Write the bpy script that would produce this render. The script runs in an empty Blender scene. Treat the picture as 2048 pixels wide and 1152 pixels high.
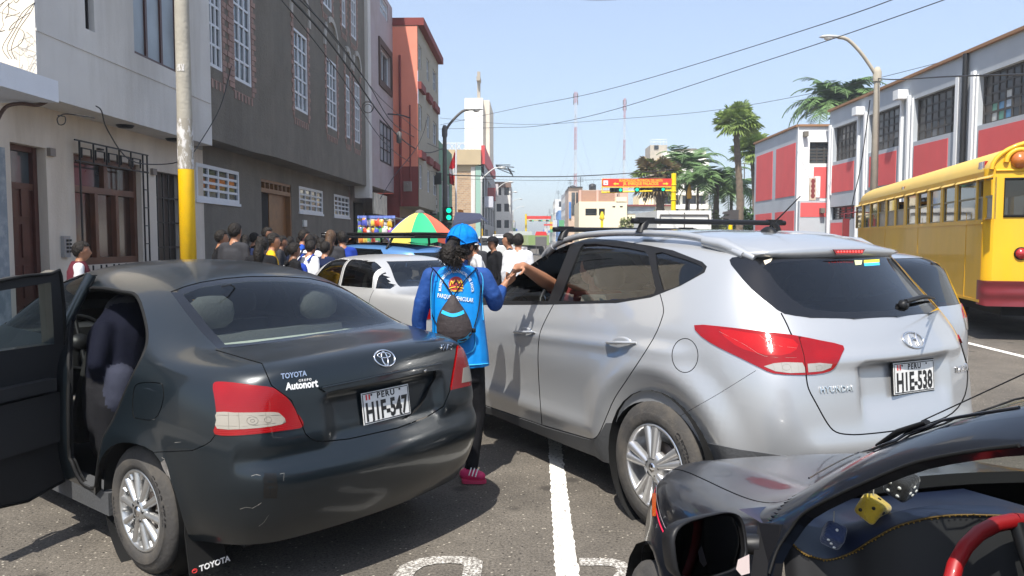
import bpy,bmesh,math,random
import numpy as np
from mathutils import Vector,Matrix,geometry
from mathutils.bvhtree import BVHTree
from math import sin,cos,pi,radians,atan,atan2,sqrt
random.seed(7)
SC=bpy.context.scene
C=SC.collection
# ---------------- camera ----------------
F,CAMH,HORY=1550.0,1.58,477.0
PITCH=atan((576-HORY)/F)
cam=bpy.data.objects.new('camera',bpy.data.cameras.new('camera'));C.objects.link(cam)
cam.location=(0,0,CAMH);cam.rotation_euler=(pi/2-PITCH,0,0)
cam.data.sensor_width=36;cam.data.lens=F/2048*36
cam.data.clip_start=.05;cam.data.clip_end=4000
SC.camera=cam
# ---------------- sky, sun, exposure ----------------
SUN=Vector((-.185,-.60,1.0)).normalized()          # towards the sun
elev=math.asin(SUN.z);azim=atan2(SUN.x,SUN.y)
W=bpy.data.worlds.new('World');SC.world=W;W.use_nodes=True
nt=W.node_tree;bg=nt.nodes['Background']
sky=nt.nodes.new('ShaderNodeTexSky');sky.sky_type='NISHITA';sky.sun_disc=False
sky.sun_elevation=elev;sky.sun_rotation=azim;sky.altitude=0
sky.air_density=1.0;sky.dust_density=1.6;sky.ozone_density=1.6
hz=nt.nodes.new('ShaderNodeMix');hz.data_type='RGBA';hz.inputs[0].default_value=.4;hz.inputs[7].default_value=(2.5,2.95,3.9,1)
nt.links.new(sky.outputs[0],hz.inputs[6]);nt.links.new(hz.outputs[2],bg.inputs[0]);bg.inputs[1].default_value=.13
sl=bpy.data.lights.new('sun','SUN');sl.energy=4.3;sl.angle=radians(.53);sl.color=(1,.955,.88)
so=bpy.data.objects.new('sun',sl);C.objects.link(so)
so.rotation_euler=(-SUN).to_track_quat('-Z','Y').to_euler();so.location=(0,0,60)
SC.view_settings.view_transform='Standard';SC.view_settings.look='None'
SC.view_settings.exposure=0.9;SC.view_settings.gamma=1;SC.view_settings.use_curve_mapping=False
SC.cycles.max_bounces=7;SC.cycles.transparent_max_bounces=16;SC.cycles.glossy_bounces=4
SC.cycles.caustics_reflective=False;SC.cycles.caustics_refractive=False
SC.cycles.sample_clamp_indirect=6
# ---------------- pixel / street helpers ----------------
CAM=Vector((0,0,CAMH))
FW=Vector((0,cos(PITCH),-sin(PITCH)));UP=Vector((0,sin(PITCH),cos(PITCH)))
def ray(px,py):
    return (FW + Vector((1,0,0))*((px-1024)/F) + UP*((576-py)/F))
def proj(p):
    d=Vector(p)-CAM;w=d.dot(FW)
    return (1024+F*d.x/w,576-F*d.dot(UP)/w)
def at(px,py,y):                       # world point seen at a pixel, y metres ahead
    r=ray(px,py);return CAM + r*(y/r.y)
def gnd(px,py,z=0.):
    r=ray(px,py);return CAM + r*((z-CAMH)/r.z)
SA=radians(1.33)                       # the street runs a little to the right of straight ahead
SU=Vector((cos(SA),-sin(SA),0));SV=Vector((sin(SA),cos(SA),0))
def S(u,v,z=0.):
    return SU*u + SV*v + Vector((0,0,z))
def onU(px,py,u):                      # on the plane u = const -> (v, z)
    r=ray(px,py);t=u/r.dot(SU);p=CAM+r*t
    return p.dot(SV),p.z
def onV(px,py,v):                      # on the plane v = const -> (u, z)
    r=ray(px,py);t=v/r.dot(SV);p=CAM+r*t
    return p.dot(SU),p.z
# ---------------- materials ----------------
MATS={}
def mat(name,col=(.5,.5,.5),rough=.6,metal=0.,spec=.5,var=.0,vscale=3.,bump=0.,bscale=40.,coat=0.,emit=None,estr=1.,dirt=None,dirtamt=0.,dscale=1.5,streak=False,alpha=None,sheen=0.,detail=4):
    if name in MATS: return MATS[name]
    m=bpy.data.materials.new(name);m.use_nodes=True;MATS[name]=m
    n=m.node_tree;N=n.nodes;L=n.links;b=N['Principled BSDF']
    b.inputs['Base Color'].default_value=(*col,1);b.inputs['Roughness'].default_value=rough
    b.inputs['Metallic'].default_value=metal;b.inputs['Specular IOR Level'].default_value=spec
    b.inputs['Coat Weight'].default_value=coat;b.inputs['Coat Roughness'].default_value=.06
    if sheen: b.inputs['Sheen Weight'].default_value=sheen
    tc=N.new('ShaderNodeTexCoord')
    src=None
    if var > 0:
        t=N.new('ShaderNodeTexNoise');t.inputs['Scale'].default_value=vscale;t.inputs['Detail'].default_value=detail
        L.new(tc.outputs['Object'],t.inputs['Vector'])
        mr=N.new('ShaderNodeMapRange');mr.inputs[1].default_value=.25;mr.inputs[2].default_value=.75
        mr.inputs[3].default_value=1-var;mr.inputs[4].default_value=1+var
        L.new(t.outputs[0],mr.inputs[0])
        h=N.new('ShaderNodeHueSaturation');h.inputs['Color'].default_value=(*col,1)
        L.new(mr.outputs[0],h.inputs['Value']);src=h.outputs[0]
    if dirt:
        t2=N.new('ShaderNodeTexNoise');t2.inputs['Scale'].default_value=dscale;t2.inputs['Detail'].default_value=7;t2.inputs['Roughness'].default_value=.65
        if streak:
            mp=N.new('ShaderNodeMapping');mp.inputs['Scale'].default_value=(1,1,.16)
            L.new(tc.outputs['Object'],mp.inputs['Vector']);L.new(mp.outputs[0],t2.inputs['Vector'])
        else: L.new(tc.outputs['Object'],t2.inputs['Vector'])
        mr2=N.new('ShaderNodeMapRange');mr2.inputs[1].default_value=.45;mr2.inputs[2].default_value=.75
        mr2.inputs[3].default_value=0;mr2.inputs[4].default_value=dirtamt
        L.new(t2.outputs[0],mr2.inputs[0])
        mx=N.new('ShaderNodeMix');mx.data_type='RGBA';mx.inputs[7].default_value=(*dirt,1)
        if src: L.new(src,mx.inputs[6])
        else: mx.inputs[6].default_value=(*col,1)
        L.new(mr2.outputs[0],mx.inputs[0]);src=mx.outputs[2]
        mr3=N.new('ShaderNodeMapRange');mr3.inputs[3].default_value=rough;mr3.inputs[4].default_value=min(1,rough+.3)
        L.new(mr2.outputs[0],mr3.inputs[0]);L.new(mr3.outputs[0],b.inputs['Roughness'])
    if src: L.new(src,b.inputs['Base Color'])
    if bump > 0:
        t3=N.new('ShaderNodeTexNoise');t3.inputs['Scale'].default_value=bscale;t3.inputs['Detail'].default_value=5
        L.new(tc.outputs['Object'],t3.inputs['Vector'])
        bp=N.new('ShaderNodeBump');bp.inputs['Strength'].default_value=bump;bp.inputs['Distance'].default_value=.02
        L.new(t3.outputs[0],bp.inputs['Height']);L.new(bp.outputs[0],b.inputs['Normal'])
    if emit:
        b.inputs['Emission Color'].default_value=(*emit,1);b.inputs['Emission Strength'].default_value=estr
    return m
def glass_mat(name,tint=(.5,.55,.55),rough=.02,refl=1.):
    if name in MATS: return MATS[name]
    m=bpy.data.materials.new(name);m.use_nodes=True;MATS[name]=m
    n=m.node_tree;N=n.nodes;L=n.links;N.clear()
    o=N.new('ShaderNodeOutputMaterial');tr=N.new('ShaderNodeBsdfTransparent');tr.inputs[0].default_value=(*tint,1)
    g=N.new('ShaderNodeBsdfGlossy');g.inputs['Roughness'].default_value=rough;g.inputs[0].default_value=(1,1,1,1)
    fr=N.new('ShaderNodeFresnel');fr.inputs[0].default_value=1.5
    ml=N.new('ShaderNodeMath');ml.operation='MULTIPLY';ml.inputs[1].default_value=refl;ml.use_clamp=True
    L.new(fr.outputs[0],ml.inputs[0])
    mx=N.new('ShaderNodeMixShader');L.new(ml.outputs[0],mx.inputs[0]);L.new(tr.outputs[0],mx.inputs[1]);L.new(g.outputs[0],mx.inputs[2])
    L.new(mx.outputs[0],o.inputs[0]);return m
# ---------------- object helpers ----------------
def tag(o,label=None,cat=None,group=None,kind=None):
    if label: o['label']=label
    if cat: o['category']=cat
    if group: o['group']=group
    if kind: o['kind']=kind
    return o
def empty(name,loc=(0,0,0),rz=0.,label=None,cat=None,group=None,parent=None):
    o=bpy.data.objects.new(name,None);C.objects.link(o);o.location=loc;o.rotation_euler=(0,0,rz)
    o.empty_display_size=.2
    if parent: o.parent=parent
    return tag(o,label,cat,group)
def link(name,me,parent=None,loc=None,rz=None):
    o=bpy.data.objects.new(name,me);C.objects.link(o)
    if parent: o.parent=parent
    if loc is not None: o.location=loc
    if rz is not None: o.rotation_euler=(0,0,rz)
    return o
def copy_tree(o,parent=None,kids=None):
    if kids is None:
        kids={}
        for x in bpy.data.objects:
            if x.parent: kids.setdefault(x.parent.name,[]).append(x)
    c=o.copy();C.objects.link(c);c.parent=parent
    for ch in kids.get(o.name,[]): copy_tree(ch,c,kids)
    return c
class MB:
    def __init__(s): s.v=[];s.f=[];s.m=[];s.sm=[]
    def add(s,vs,fs,mi=0,smooth=False):
        k=len(s.v);s.v += [tuple(p) for p in vs]
        for f in fs: s.f.append([i+k for i in f]);s.m.append(mi);s.sm.append(smooth)
        return s
    def box(s,x0,x1,y0,y1,z0,z1,mi=0,M=None):
        vs=[(x,y,z) for x in (x0,x1) for y in (y0,y1) for z in (z0,z1)]
        if M is not None: vs=[M @ Vector(p) for p in vs]
        return s.add(vs,[(0,1,3,2),(4,6,7,5),(0,4,5,1),(2,3,7,6),(0,2,6,4),(1,5,7,3)],mi)
    def quad(s,a,b,c,d,mi=0): return s.add([a,b,c,d],[(0,1,2,3)],mi)
    def tube(s,pts,r,n=8,mi=0,cap=True,smooth=True,flat=1.):
        pts=[Vector(p) for p in pts];rs=r if isinstance(r,(list,tuple)) else [r]*len(pts)
        rings=[];prev=None
        for i,p in enumerate(pts):
            t=(pts[min(i+1,len(pts)-1)]-pts[max(i-1,0)]).normalized()
            if prev is None:
                a=Vector((0,0,1)) if abs(t.z) < .9 else Vector((1,0,0));e=t.cross(a).normalized()
            else: e=(prev - t*prev.dot(t)).normalized()
            prev=e;g=t.cross(e)
            rings.append([p+(e*cos(2*pi*k/n)+g*sin(2*pi*k/n)*flat)*rs[i] for k in range(n)])
        vs=[q for R in rings for q in R];fs=[]
        for i in range(len(pts)-1):
            for k in range(n):
                a,b=i*n+k,i*n+(k+1) % n
                fs.append((a,b,b+n,a+n))
        s.add(vs,fs,mi,smooth)
        if cap:
            s.add(rings[0],[tuple(range(n))[::-1]],mi);s.add(rings[-1],[tuple(range(n))],mi)
        return s
    def lathe(s,prof,n=24,o=(0,0,0),axis='Z',mi=0,smooth=True,arc=None,M=None):
        vs=[];o=Vector(o)
        for (r,h) in prof:
            for k in range(n):
                a=2*pi*k/n
                if axis == 'Z': p=Vector((r*cos(a),r*sin(a),h))
                elif axis == 'Y': p=Vector((r*cos(a),h,r*sin(a)))
                else: p=Vector((h,r*cos(a),r*sin(a)))
                p=p+o
                vs.append(M @ p if M is not None else p)
        fs=[(i*n+k,i*n+(k+1) % n,(i+1)*n+(k+1) % n,(i+1)*n+k) for i in range(len(prof)-1) for k in range(n)]
        return s.add(vs,fs,mi,smooth)
    def prism(s,poly,fn,d0,d1,mi=0,smooth=False):
        n=len(poly)
        tri=geometry.tessellate_polygon([[Vector((a,b,0)) for a,b in poly]])
        A=[fn(a,b,d0) for a,b in poly];B=[fn(a,b,d1) for a,b in poly]
        s.add(A+B,[tuple(t) for t in tri]+[tuple(i+n for i in t)[::-1] for t in tri],mi,smooth)
        s.add(A+B,[(i,(i+1) % n,(i+1) % n+n,i+n) for i in range(n)],mi,smooth)
        return s
    def mesh(s,name,mats=None,recalc=True):
        me=bpy.data.meshes.new(name);me.from_pydata(s.v,[],s.f)
        for m in (mats if isinstance(mats,(list,tuple)) else [mats]):
            if m: me.materials.append(m)
        me.polygons.foreach_set('material_index',s.m);me.polygons.foreach_set('use_smooth',s.sm)
        if recalc:
            bm=bmesh.new();bm.from_mesh(me);bmesh.ops.recalc_face_normals(bm,faces=bm.faces);bm.to_mesh(me);bm.free()
        me.update();return me
    def build(s,name,mats,parent=None,loc=None,rz=None,recalc=True):
        return link(name,s.mesh(name,mats,recalc),parent,loc,rz)
def text_mesh(txt,size=1.,extrude=.002,align='CENTER',space=1.,shear=0.,offset=0.,res=2):
    cu=bpy.data.curves.new('t','FONT');cu.body=txt;cu.size=size;cu.extrude=extrude;cu.align_x=align;cu.align_y='CENTER'
    cu.space_character=space;cu.shear=shear;cu.offset=offset;cu.resolution_u=res
    o=bpy.data.objects.new('t',cu);C.objects.link(o)
    dg=bpy.context.evaluated_depsgraph_get();dg.update()
    me=bpy.data.meshes.new_from_object(o.evaluated_get(dg))
    bpy.data.objects.remove(o);bpy.data.curves.remove(cu)
    return me
def text_obj(name,txt,size,material,M,parent=None,warp=None,**k):
    me=text_mesh(txt,size,**k);me.name=name
    me.materials.clear();me.materials.append(material)
    for v in me.vertices:
        p=v.co.copy()
        if warp: p=warp(p)
        v.co=M @ p if M is not None else p
    me.update()
    return link(name,me,parent)
def basis(o,x,y):                      # matrix with given x/y axes (z = x cross y) at o
    x=Vector(x).normalized();z=x.cross(Vector(y)).normalized();y=z.cross(x)
    M=Matrix((x,y,z)).transposed().to_4x4();M.translation=Vector(o);return M
def catenary(a,b,sag,n=14):
    a,b=Vector(a),Vector(b)
    return [a.lerp(b,i/n)-Vector((0,0,sag*4*(i/n)*(1-i/n))) for i in range(n+1)]
# ===  CAR BODY TOOLS  ===
def car_matrix(cx,cy,ang_left,z=0.):
    a=radians(ang_left)
    h=Vector((-sin(a),cos(a),0));l=Vector((-cos(a),-sin(a),0))
    M=Matrix((h,l,Vector((0,0,1)))).transposed().to_4x4();M.translation=(cx,cy,z);return M
def smooth_poly(P,closed=True,n=4):
    P=[np.array(p,float) for p in P];k=len(P);out=[]
    rng=range(k) if closed else range(k-1)
    for i in rng:
        p0,p1,p2,p3=(P[(i-1) % k] if closed or i > 0 else P[i]),P[i],P[(i+1) % k],(P[(i+2) % k] if closed or i+2 < k else P[(i+1) % k])
        for j in range(n):
            t=j/n
            out.append(tuple(.5*((2*p1)+(-p0+p2)*t+(2*p0-5*p1+4*p2-p3)*t*t+(-p0+3*p1-3*p2+p3)*t**3)))
    if not closed: out.append(tuple(P[-1]))
    return out
def strip(P,w,closed=False,smooth=0):
    if smooth: P=smooth_poly(P,closed,smooth)
    P=[np.array(p,float) for p in P];k=len(P);L=[];R=[]
    for i in range(k):
        a=P[(i-1) % k] if closed or i > 0 else P[i];b=P[(i+1) % k] if closed or i < k-1 else P[i]
        d=b-a;d /= np.hypot(*d)+1e-9;n=np.array([-d[1],d[0]])*w;L.append(tuple(P[i]+n));R.append(tuple(P[i]-n))
    if closed: return [L,R]          # two loops: even-odd ring
    return [L+R[::-1]]
def inside(loops,pts):
    x,y=pts[:,0],pts[:,1];c=np.zeros(len(pts),bool)
    for P in loops:
        P=np.asarray(P,float);a=P;b=np.roll(P,-1,0)
        for (x0,y0),(x1,y1) in zip(a,b):
            if y0 == y1: continue
            m=((y0 > y) != (y1 > y)) & (x < (x1-x0)*(y-y0)/(y1-y0)+x0);c ^= m
    return c
def loops_of(r):
    return r if isinstance(r[0][0],(tuple,list,np.ndarray)) else [r]
class Hull:
    def __init__(s,M): s.M=M;s.Mi=M.inverted()
    def cage(s,st,K,rear_x=None,rear_z=None,front_x=None,levels=3,sculpt=None,crease=None):
        nr=len(st[0][1]);V=[];idx={}
        def vert(key,p):
            if key not in idx: idx[key]=len(V);V.append(p)
            return idx[key]
        for i,(x,rows) in enumerate(st):
            for j,r in enumerate(rows):
                dx=r[2] if len(r) > 2 else 0
                vert((i,j,1),(x+dx,r[0],r[1]))
                if r[0] > 1e-6: vert((i,j,-1),(x+dx,-r[0],r[1]))
                else: idx[(i,j,-1)]=idx[(i,j,1)]
        Fc=[]
        for i in range(len(st)-1):
            for j in range(nr-1):
                for sg in (1,-1):
                    q=[idx[(i,j,sg)],idx[(i+1,j,sg)],idx[(i+1,j+1,sg)],idx[(i,j+1,sg)]]
                    Fc.append(q if sg > 0 else q[::-1])
        for end,prof in ((0,front_x),(len(st)-1,rear_x)):
            x,rows=st[end]
            def key(r,c,sg):
                if c == K: return (end,r,sg)
                if r == K: return (end,c,sg)
                return ('cap',end,r,c,sg)
            for r in range(K):
                for c in range(K+1,nr):
                    yK=rows[K][0];yc=rows[c][0]*(rows[r][0]/yK)
                    e=rows[r];xe=x+(e[2] if len(e) > 2 else 0)
                    t=1-(rows[c][0]/yK)**2
                    xx=xe+(prof[r]-xe)*t
                    ez=rows[r][1]+(rows[K][1]*0)
                    zz=ez + (rear_z[r]*t if rear_z and end else 0)
                    vert(key(r,c,1),(xx,yc,zz))
                    if yc > 1e-6: vert(key(r,c,-1),(xx,-yc,zz))
                    else: idx[key(r,c,-1)]=idx[key(r,c,1)]
            for r in range(K):
                for c in range(K,nr-1):
                    for sg in (1,-1):
                        q=[idx[key(r,c,sg)],idx[key(r,c+1,sg)],idx[key(r+1,c+1,sg)],idx[key(r+1,c,sg)]]
                        if (sg > 0) == (end > 0): q=q[::-1]
                        Fc.append(q[::-1])
        bm=bmesh.new()
        vs=[bm.verts.new(p) for p in V]
        for f in Fc:
            if len(set(f)) == len(f):
                try: bm.faces.new([vs[k] for k in f])
                except ValueError: pass
        bmesh.ops.recalc_face_normals(bm,faces=bm.faces)
        me=bpy.data.meshes.new('hull');bm.to_mesh(me);bm.free()
        if crease:
            at_=me.attributes.new('crease_edge','FLOAT','EDGE');ids={}
            for e in me.edges: ids[tuple(sorted(e.vertices))]=e.index
            for (a,b,w) in crease:
                for sg in (1,-1):
                    kk=tuple(sorted((idx.get((*a,sg),-1),idx.get((*b,sg),-1))))
                    if kk in ids: at_.data[ids[kk]].value=w
        o=bpy.data.objects.new('hull',me);C.objects.link(o)
        md=o.modifiers.new('s','SUBSURF');md.levels=levels;md.render_levels=levels
        dg=bpy.context.evaluated_depsgraph_get();dg.update()
        ev=o.evaluated_get(dg).to_mesh()
        n=len(ev.vertices);P=np.empty(n*3);ev.vertices.foreach_get('co',P);P=P.reshape(-1,3)
        if sculpt is not None: P=sculpt(P)
        ev.calc_loop_triangles();T=np.empty(len(ev.loop_triangles)*3,int);ev.loop_triangles.foreach_get('vertices',T);T=T.reshape(-1,3)
        bpy.data.objects.remove(o)
        s.finish(P,T);return s
    def finish(s,P,T):
        N=np.zeros_like(P);fn=np.cross(P[T[:,1]]-P[T[:,0]],P[T[:,2]]-P[T[:,0]])
        for k in range(3): np.add.at(N,T[:,k],fn)
        N /= np.linalg.norm(N,axis=1,keepdims=True)+1e-12
        cen=P.mean(0)
        if np.mean(np.einsum('ij,ij->i',N,P-cen)) < 0: N=-N;T=T[:,::-1].copy();fn=-fn
        s.P,s.T,s.N=P,T,N;s.fn=fn/(np.linalg.norm(fn,axis=1,keepdims=True)+1e-12)
        s.bvh=BVHTree.FromPolygons([tuple(p) for p in P],[tuple(int(x) for x in t) for t in T],all_triangles=True)
        s.pieces={}
    def hit(s,px,py):
        o=s.Mi @ CAM;d=(s.Mi.to_3x3() @ ray(px,py)).normalized()
        p,n,i,dist=s.bvh.ray_cast(o,d)
        if p is None:                     # just off the silhouette: step towards the body's middle
            c=proj(s.M @ Vector(tuple(s.P.mean(0))))
            if abs(c[0]-px)+abs(c[1]-py) < 30: return None,None
            print('off hull',px,py);k=6/math.hypot(c[0]-px,c[1]-py);return s.hit(px+(c[0]-px)*k,py+(c[1]-py)*k)
        t=s.T[i];w=bary(np.array(p),s.P[t[0]],s.P[t[1]],s.P[t[2]]);nn=Vector(tuple(w @ s.N[t])).normalized()
        return p,nn
    def side_hit(s,x,z,sgn=1):
        p,n,i,d=s.bvh.ray_cast(Vector((x,3*sgn,z)),Vector((0,-sgn,0)))
        return p,n
    def project(s,mode):
        if mode == 'cam':
            A=np.array(s.M)[:3,:3];t=np.array(s.M)[:3,3];Wd=s.P@A.T+t-np.array(CAM)
            w=Wd@np.array(FW);Q=np.stack([1024+F*Wd[:,0]/w,576-F*(Wd@np.array(UP))/w],1)
            fc=(Wd[s.T].mean(1));Fn=s.fn@A.T
            facing=-np.einsum('ij,ij->i',Fn,fc)/np.linalg.norm(fc,axis=1)
            return Q,(facing > .015) & (w[s.T].min(1) > .1)
        if mode == 'left': return s.P[:,[0,2]].copy(),s.fn[:,1] > .1
        if mode == 'right': return s.P[:,[0,2]].copy(),s.fn[:,1] < -.1
        if mode == 'rear': return s.P[:,[1,2]].copy(),s.fn[:,0] < -.1
        if mode == 'front': return s.P[:,[1,2]].copy(),s.fn[:,0] > .1
        if mode == 'top': return s.P[:,[0,1]].copy(),s.fn[:,2] > .3
    def cut(s,passes):
        keep=(s.P,s.N,s.T,s.fn);names=['body'];reg0=np.zeros(len(s.T),int)
        for mode,regs,lim in passes:
            P,N,T=s.P,s.N,s.T;newP=[tuple(p) for p in P];newN=[tuple(n) for n in N];nT,nR,nF=[],[],[]
            Q,ok=s.project(mode)
            if lim is not None: ok=ok & lim(P[T].mean(1))
            segs=[];L2=[]
            for nm,r in regs:
                lo=loops_of(r);L2.append((nm,lo))
                if nm not in names: names.append(nm)
                for l in lo:
                    l=[tuple(map(float,p)) for p in l]
                    for i in range(len(l)):
                        a,b=l[i],l[(i+1) % len(l)]
                        if abs(a[0]-b[0])+abs(a[1]-b[1]) > 1e-9: segs.append((*a,*b))
            segs=np.array(segs)
            sx0,sx1=np.minimum(segs[:,0],segs[:,2]),np.maximum(segs[:,0],segs[:,2]);sy0,sy1=np.minimum(segs[:,1],segs[:,3]),np.maximum(segs[:,1],segs[:,3])
            tri=Q[T];tx0,tx1=tri[:,:,0].min(1),tri[:,:,0].max(1);ty0,ty1=tri[:,:,1].min(1),tri[:,:,1].max(1)
            cen=tri.mean(1);reg=np.zeros(len(T),int)
            for nm,lo in L2: reg[inside(lo,cen)]=names.index(nm)
            cmask=ok & (tx1 > sx0.min()) & (tx0 < sx1.max()) & (ty1 > sy0.min()) & (ty0 < sy1.max());cand=np.nonzero(cmask)[0]
            old=reg0.copy();reg0=np.where(cmask & (reg > 0),reg,reg0);gone=np.zeros(len(T),bool)
            Mi=s.Mi;camo=np.array(Mi @ CAM)
            for t in cand:
                m=(sx1 > tx0[t]) & (sx0 < tx1[t]) & (sy1 > ty0[t]) & (sy0 < ty1[t])
                if not m.any(): continue
                tq=tri[t];kp=[sg for sg in segs[m] if seg_tri(sg,tq)]
                if not kp: continue
                vs=[Vector(q) for q in tq];es=[]
                for sg in kp:
                    k=len(vs);vs += [Vector((sg[0],sg[1])),Vector((sg[2],sg[3]))];es.append((k,k+1))
                sc=max(tx1[t]-tx0[t],ty1[t]-ty0[t])
                try: ov,oe,of,_,_,_=geometry.delaunay_2d_cdt(vs,es,[(0,1,2)],1,sc*1e-5)
                except Exception: continue
                if len(of) < 2: continue
                ids=T[t];A3,B3,C3=P[ids];nrm=np.cross(B3-A3,C3-A3);mp=[]
                for v in ov:
                    if mode == 'cam':
                        r=np.array(Mi.to_3x3() @ ray(v.x,v.y));dn=r@nrm
                        p=camo+r*(((A3-camo)@nrm)/dn) if abs(dn) > 1e-14 else A3
                    else:
                        w2=bary2((v.x,v.y),tq);p=w2[0]*A3+w2[1]*B3+w2[2]*C3
                    w=np.clip(bary(p,A3,B3,C3),0,1);w /= w.sum();n=w@N[ids];n /= np.linalg.norm(n)
                    mp.append(len(newP));newP.append(tuple(p));newN.append(tuple(n))
                cs=np.array([[sum(ov[i].x for i in f)/len(f),sum(ov[i].y for i in f)/len(f)] for f in of])
                rg=np.full(len(of),0)
                for nm,lo in L2: rg[inside(lo,cs)]=names.index(nm)
                base=old[t]
                for f,r_ in zip(of,rg):
                    a=[mp[i] for i in f]
                    if np.dot(np.cross(np.subtract(newP[a[1]],newP[a[0]]),np.subtract(newP[a[2]],newP[a[0]])),s.fn[t]) < 0: a=a[::-1]
                    nT.append(a);nR.append(r_ if r_ > 0 else base);nF.append(s.fn[t])
                gone[t]=True
            s.P,s.N=np.array(newP),np.array(newN)
            if nT: s.T=np.concatenate([T[~gone],np.array(nT)]);s.fn=np.concatenate([s.fn[~gone],np.array(nF)]);reg0=np.concatenate([reg0[~gone],np.array(nR)])
        res={}
        for t,r_ in zip(s.T.tolist(),reg0.tolist()): res.setdefault(names[r_],[]).append(tuple(t))
        s.newP,s.newN=s.P,s.N;s.regs=res;s.P,s.N,s.T,s.fn=keep
        return res
    def piece(s,reg,name,mats,parent,offset=0.,fold=.02,smooth_tol=1e-4,inner=None,innerd=.03,foldmat=None,drop=None):
        tris=[]
        for r in (reg if isinstance(reg,(list,tuple)) else [reg]): tris += s.regs.get(r,[])
        if drop: tris=[t for t in tris if not drop(s.newP[list(t)].mean(0))]
        if not tris: print('EMPTY PIECE',reg,name);return None
        used=sorted({i for t in tris for i in t});key={};rm={};PP=[];NN=[]
        for i in used:
            k=tuple(np.round(s.newP[i]/smooth_tol).astype(int))
            if k not in key: key[k]=len(PP);PP.append(s.newP[i]);NN.append(s.newN[i])
            rm[i]=key[k]
        Ft=[]
        for t in tris:
            a=tuple(rm[i] for i in t)
            if len(set(a)) == 3: Ft.append(a)
        PP=np.array(PP);NN=np.array(NN);n0=len(PP)
        V=PP+NN*offset;nv=list(map(tuple,V));nn=list(map(tuple,NN));faces=list(Ft);mi=[0]*len(Ft)
        if fold:
            ec={}
            for a in Ft:
                for k in range(3):
                    e=(a[k],a[(k+1) % 3]);ec[e]=ec.get(e,0)+1
            bd=[e for e in ec if (e[1],e[0]) not in ec]
            for a,b in bd:
                pa,pb=V[a],V[b];qa,qb=pa-NN[a]*fold,pb-NN[b]*fold
                d=pb-pa;n=np.cross(d,NN[a]);ln=np.linalg.norm(n)
                if ln < 1e-12: continue
                n=n/ln;k=len(nv);nv += [tuple(pa),tuple(pb),tuple(qb),tuple(qa)];nn += [tuple(n)]*4
                faces.append((k,k+3,k+2,k+1));mi.append(foldmat or 0)
        if inner is not None:
            k=len(nv);nv += list(map(tuple,V-NN*innerd));nn += list(map(tuple,-NN))
            for a in Ft: faces.append((a[2]+k,a[1]+k,a[0]+k));mi.append(inner)
        me=bpy.data.meshes.new(name);me.from_pydata(nv,[],faces)
        for m in (mats if isinstance(mats,(list,tuple)) else [mats]): me.materials.append(m)
        me.polygons.foreach_set('material_index',mi);me.polygons.foreach_set('use_smooth',[True]*len(faces))
        me.update()
        me.normals_split_custom_set_from_vertices(nn)
        return link(name,me,parent)
def bary(p,a,b,c):
    v0,v1,v2=b-a,c-a,p-a;d00,d01,d11,d20,d21=v0@v0,v0@v1,v1@v1,v2@v0,v2@v1
    den=d00*d11-d01*d01
    if abs(den) < 1e-18: return np.array([1.,0,0])
    v=(d11*d20-d01*d21)/den;w=(d00*d21-d01*d20)/den;return np.array([1-v-w,v,w])
def bary2(p,t):
    (x0,y0),(x1,y1),(x2,y2)=t;den=(y1-y2)*(x0-x2)+(x2-x1)*(y0-y2)
    a=((y1-y2)*(p[0]-x2)+(x2-x1)*(p[1]-y2))/den;b=((y2-y0)*(p[0]-x2)+(x0-x2)*(p[1]-y2))/den
    return a,b,1-a-b
def seg_tri(sg,t):
    ax,ay,bx,by=sg
    dx,dy=bx-ax,by-ay
    s=[(t[i][0]-ax)*dy-(t[i][1]-ay)*dx for i in range(3)]
    if (s[0] > 0) == (s[1] > 0) == (s[2] > 0): 
        if (s[0] > 0) == (s[2] > 0): return False
    for i in range(3):
        x0,y0=t[i];x1,y1=t[(i+1) % 3];x2,y2=t[(i+2) % 3]
        ex,ey=x1-x0,y1-y0;ref=(x2-x0)*ey-(y2-y0)*ex
        sa=(ax-x0)*ey-(ay-y0)*ex;sb=(bx-x0)*ey-(by-y0)*ex
        if ref > 0 and sa <= 0 and sb <= 0: return False
        if ref < 0 and sa >= 0 and sb >= 0: return False
    return True
def sstep(a,b,x): t=np.clip((x-a)/(b-a),0,1);return t*t*(3-2*t)
def gauss(x,c,w): return np.exp(-((x-c)/w)**2)
def edge_px(H,P,step=6):
    return P
def on_hull(H,quad,off=.004):
    p=[]
    for q in quad:
        h,n=H.hit(*q);p.append(h+n*off)
    c=(p[0]+p[1]+p[2]+p[3])/4;x=((p[1]-p[0])+(p[2]-p[3]));y=((p[0]-p[3])+(p[1]-p[2]))
    w,h=x.length/2,y.length/2
    return basis(c,x,y),w,h
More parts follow.
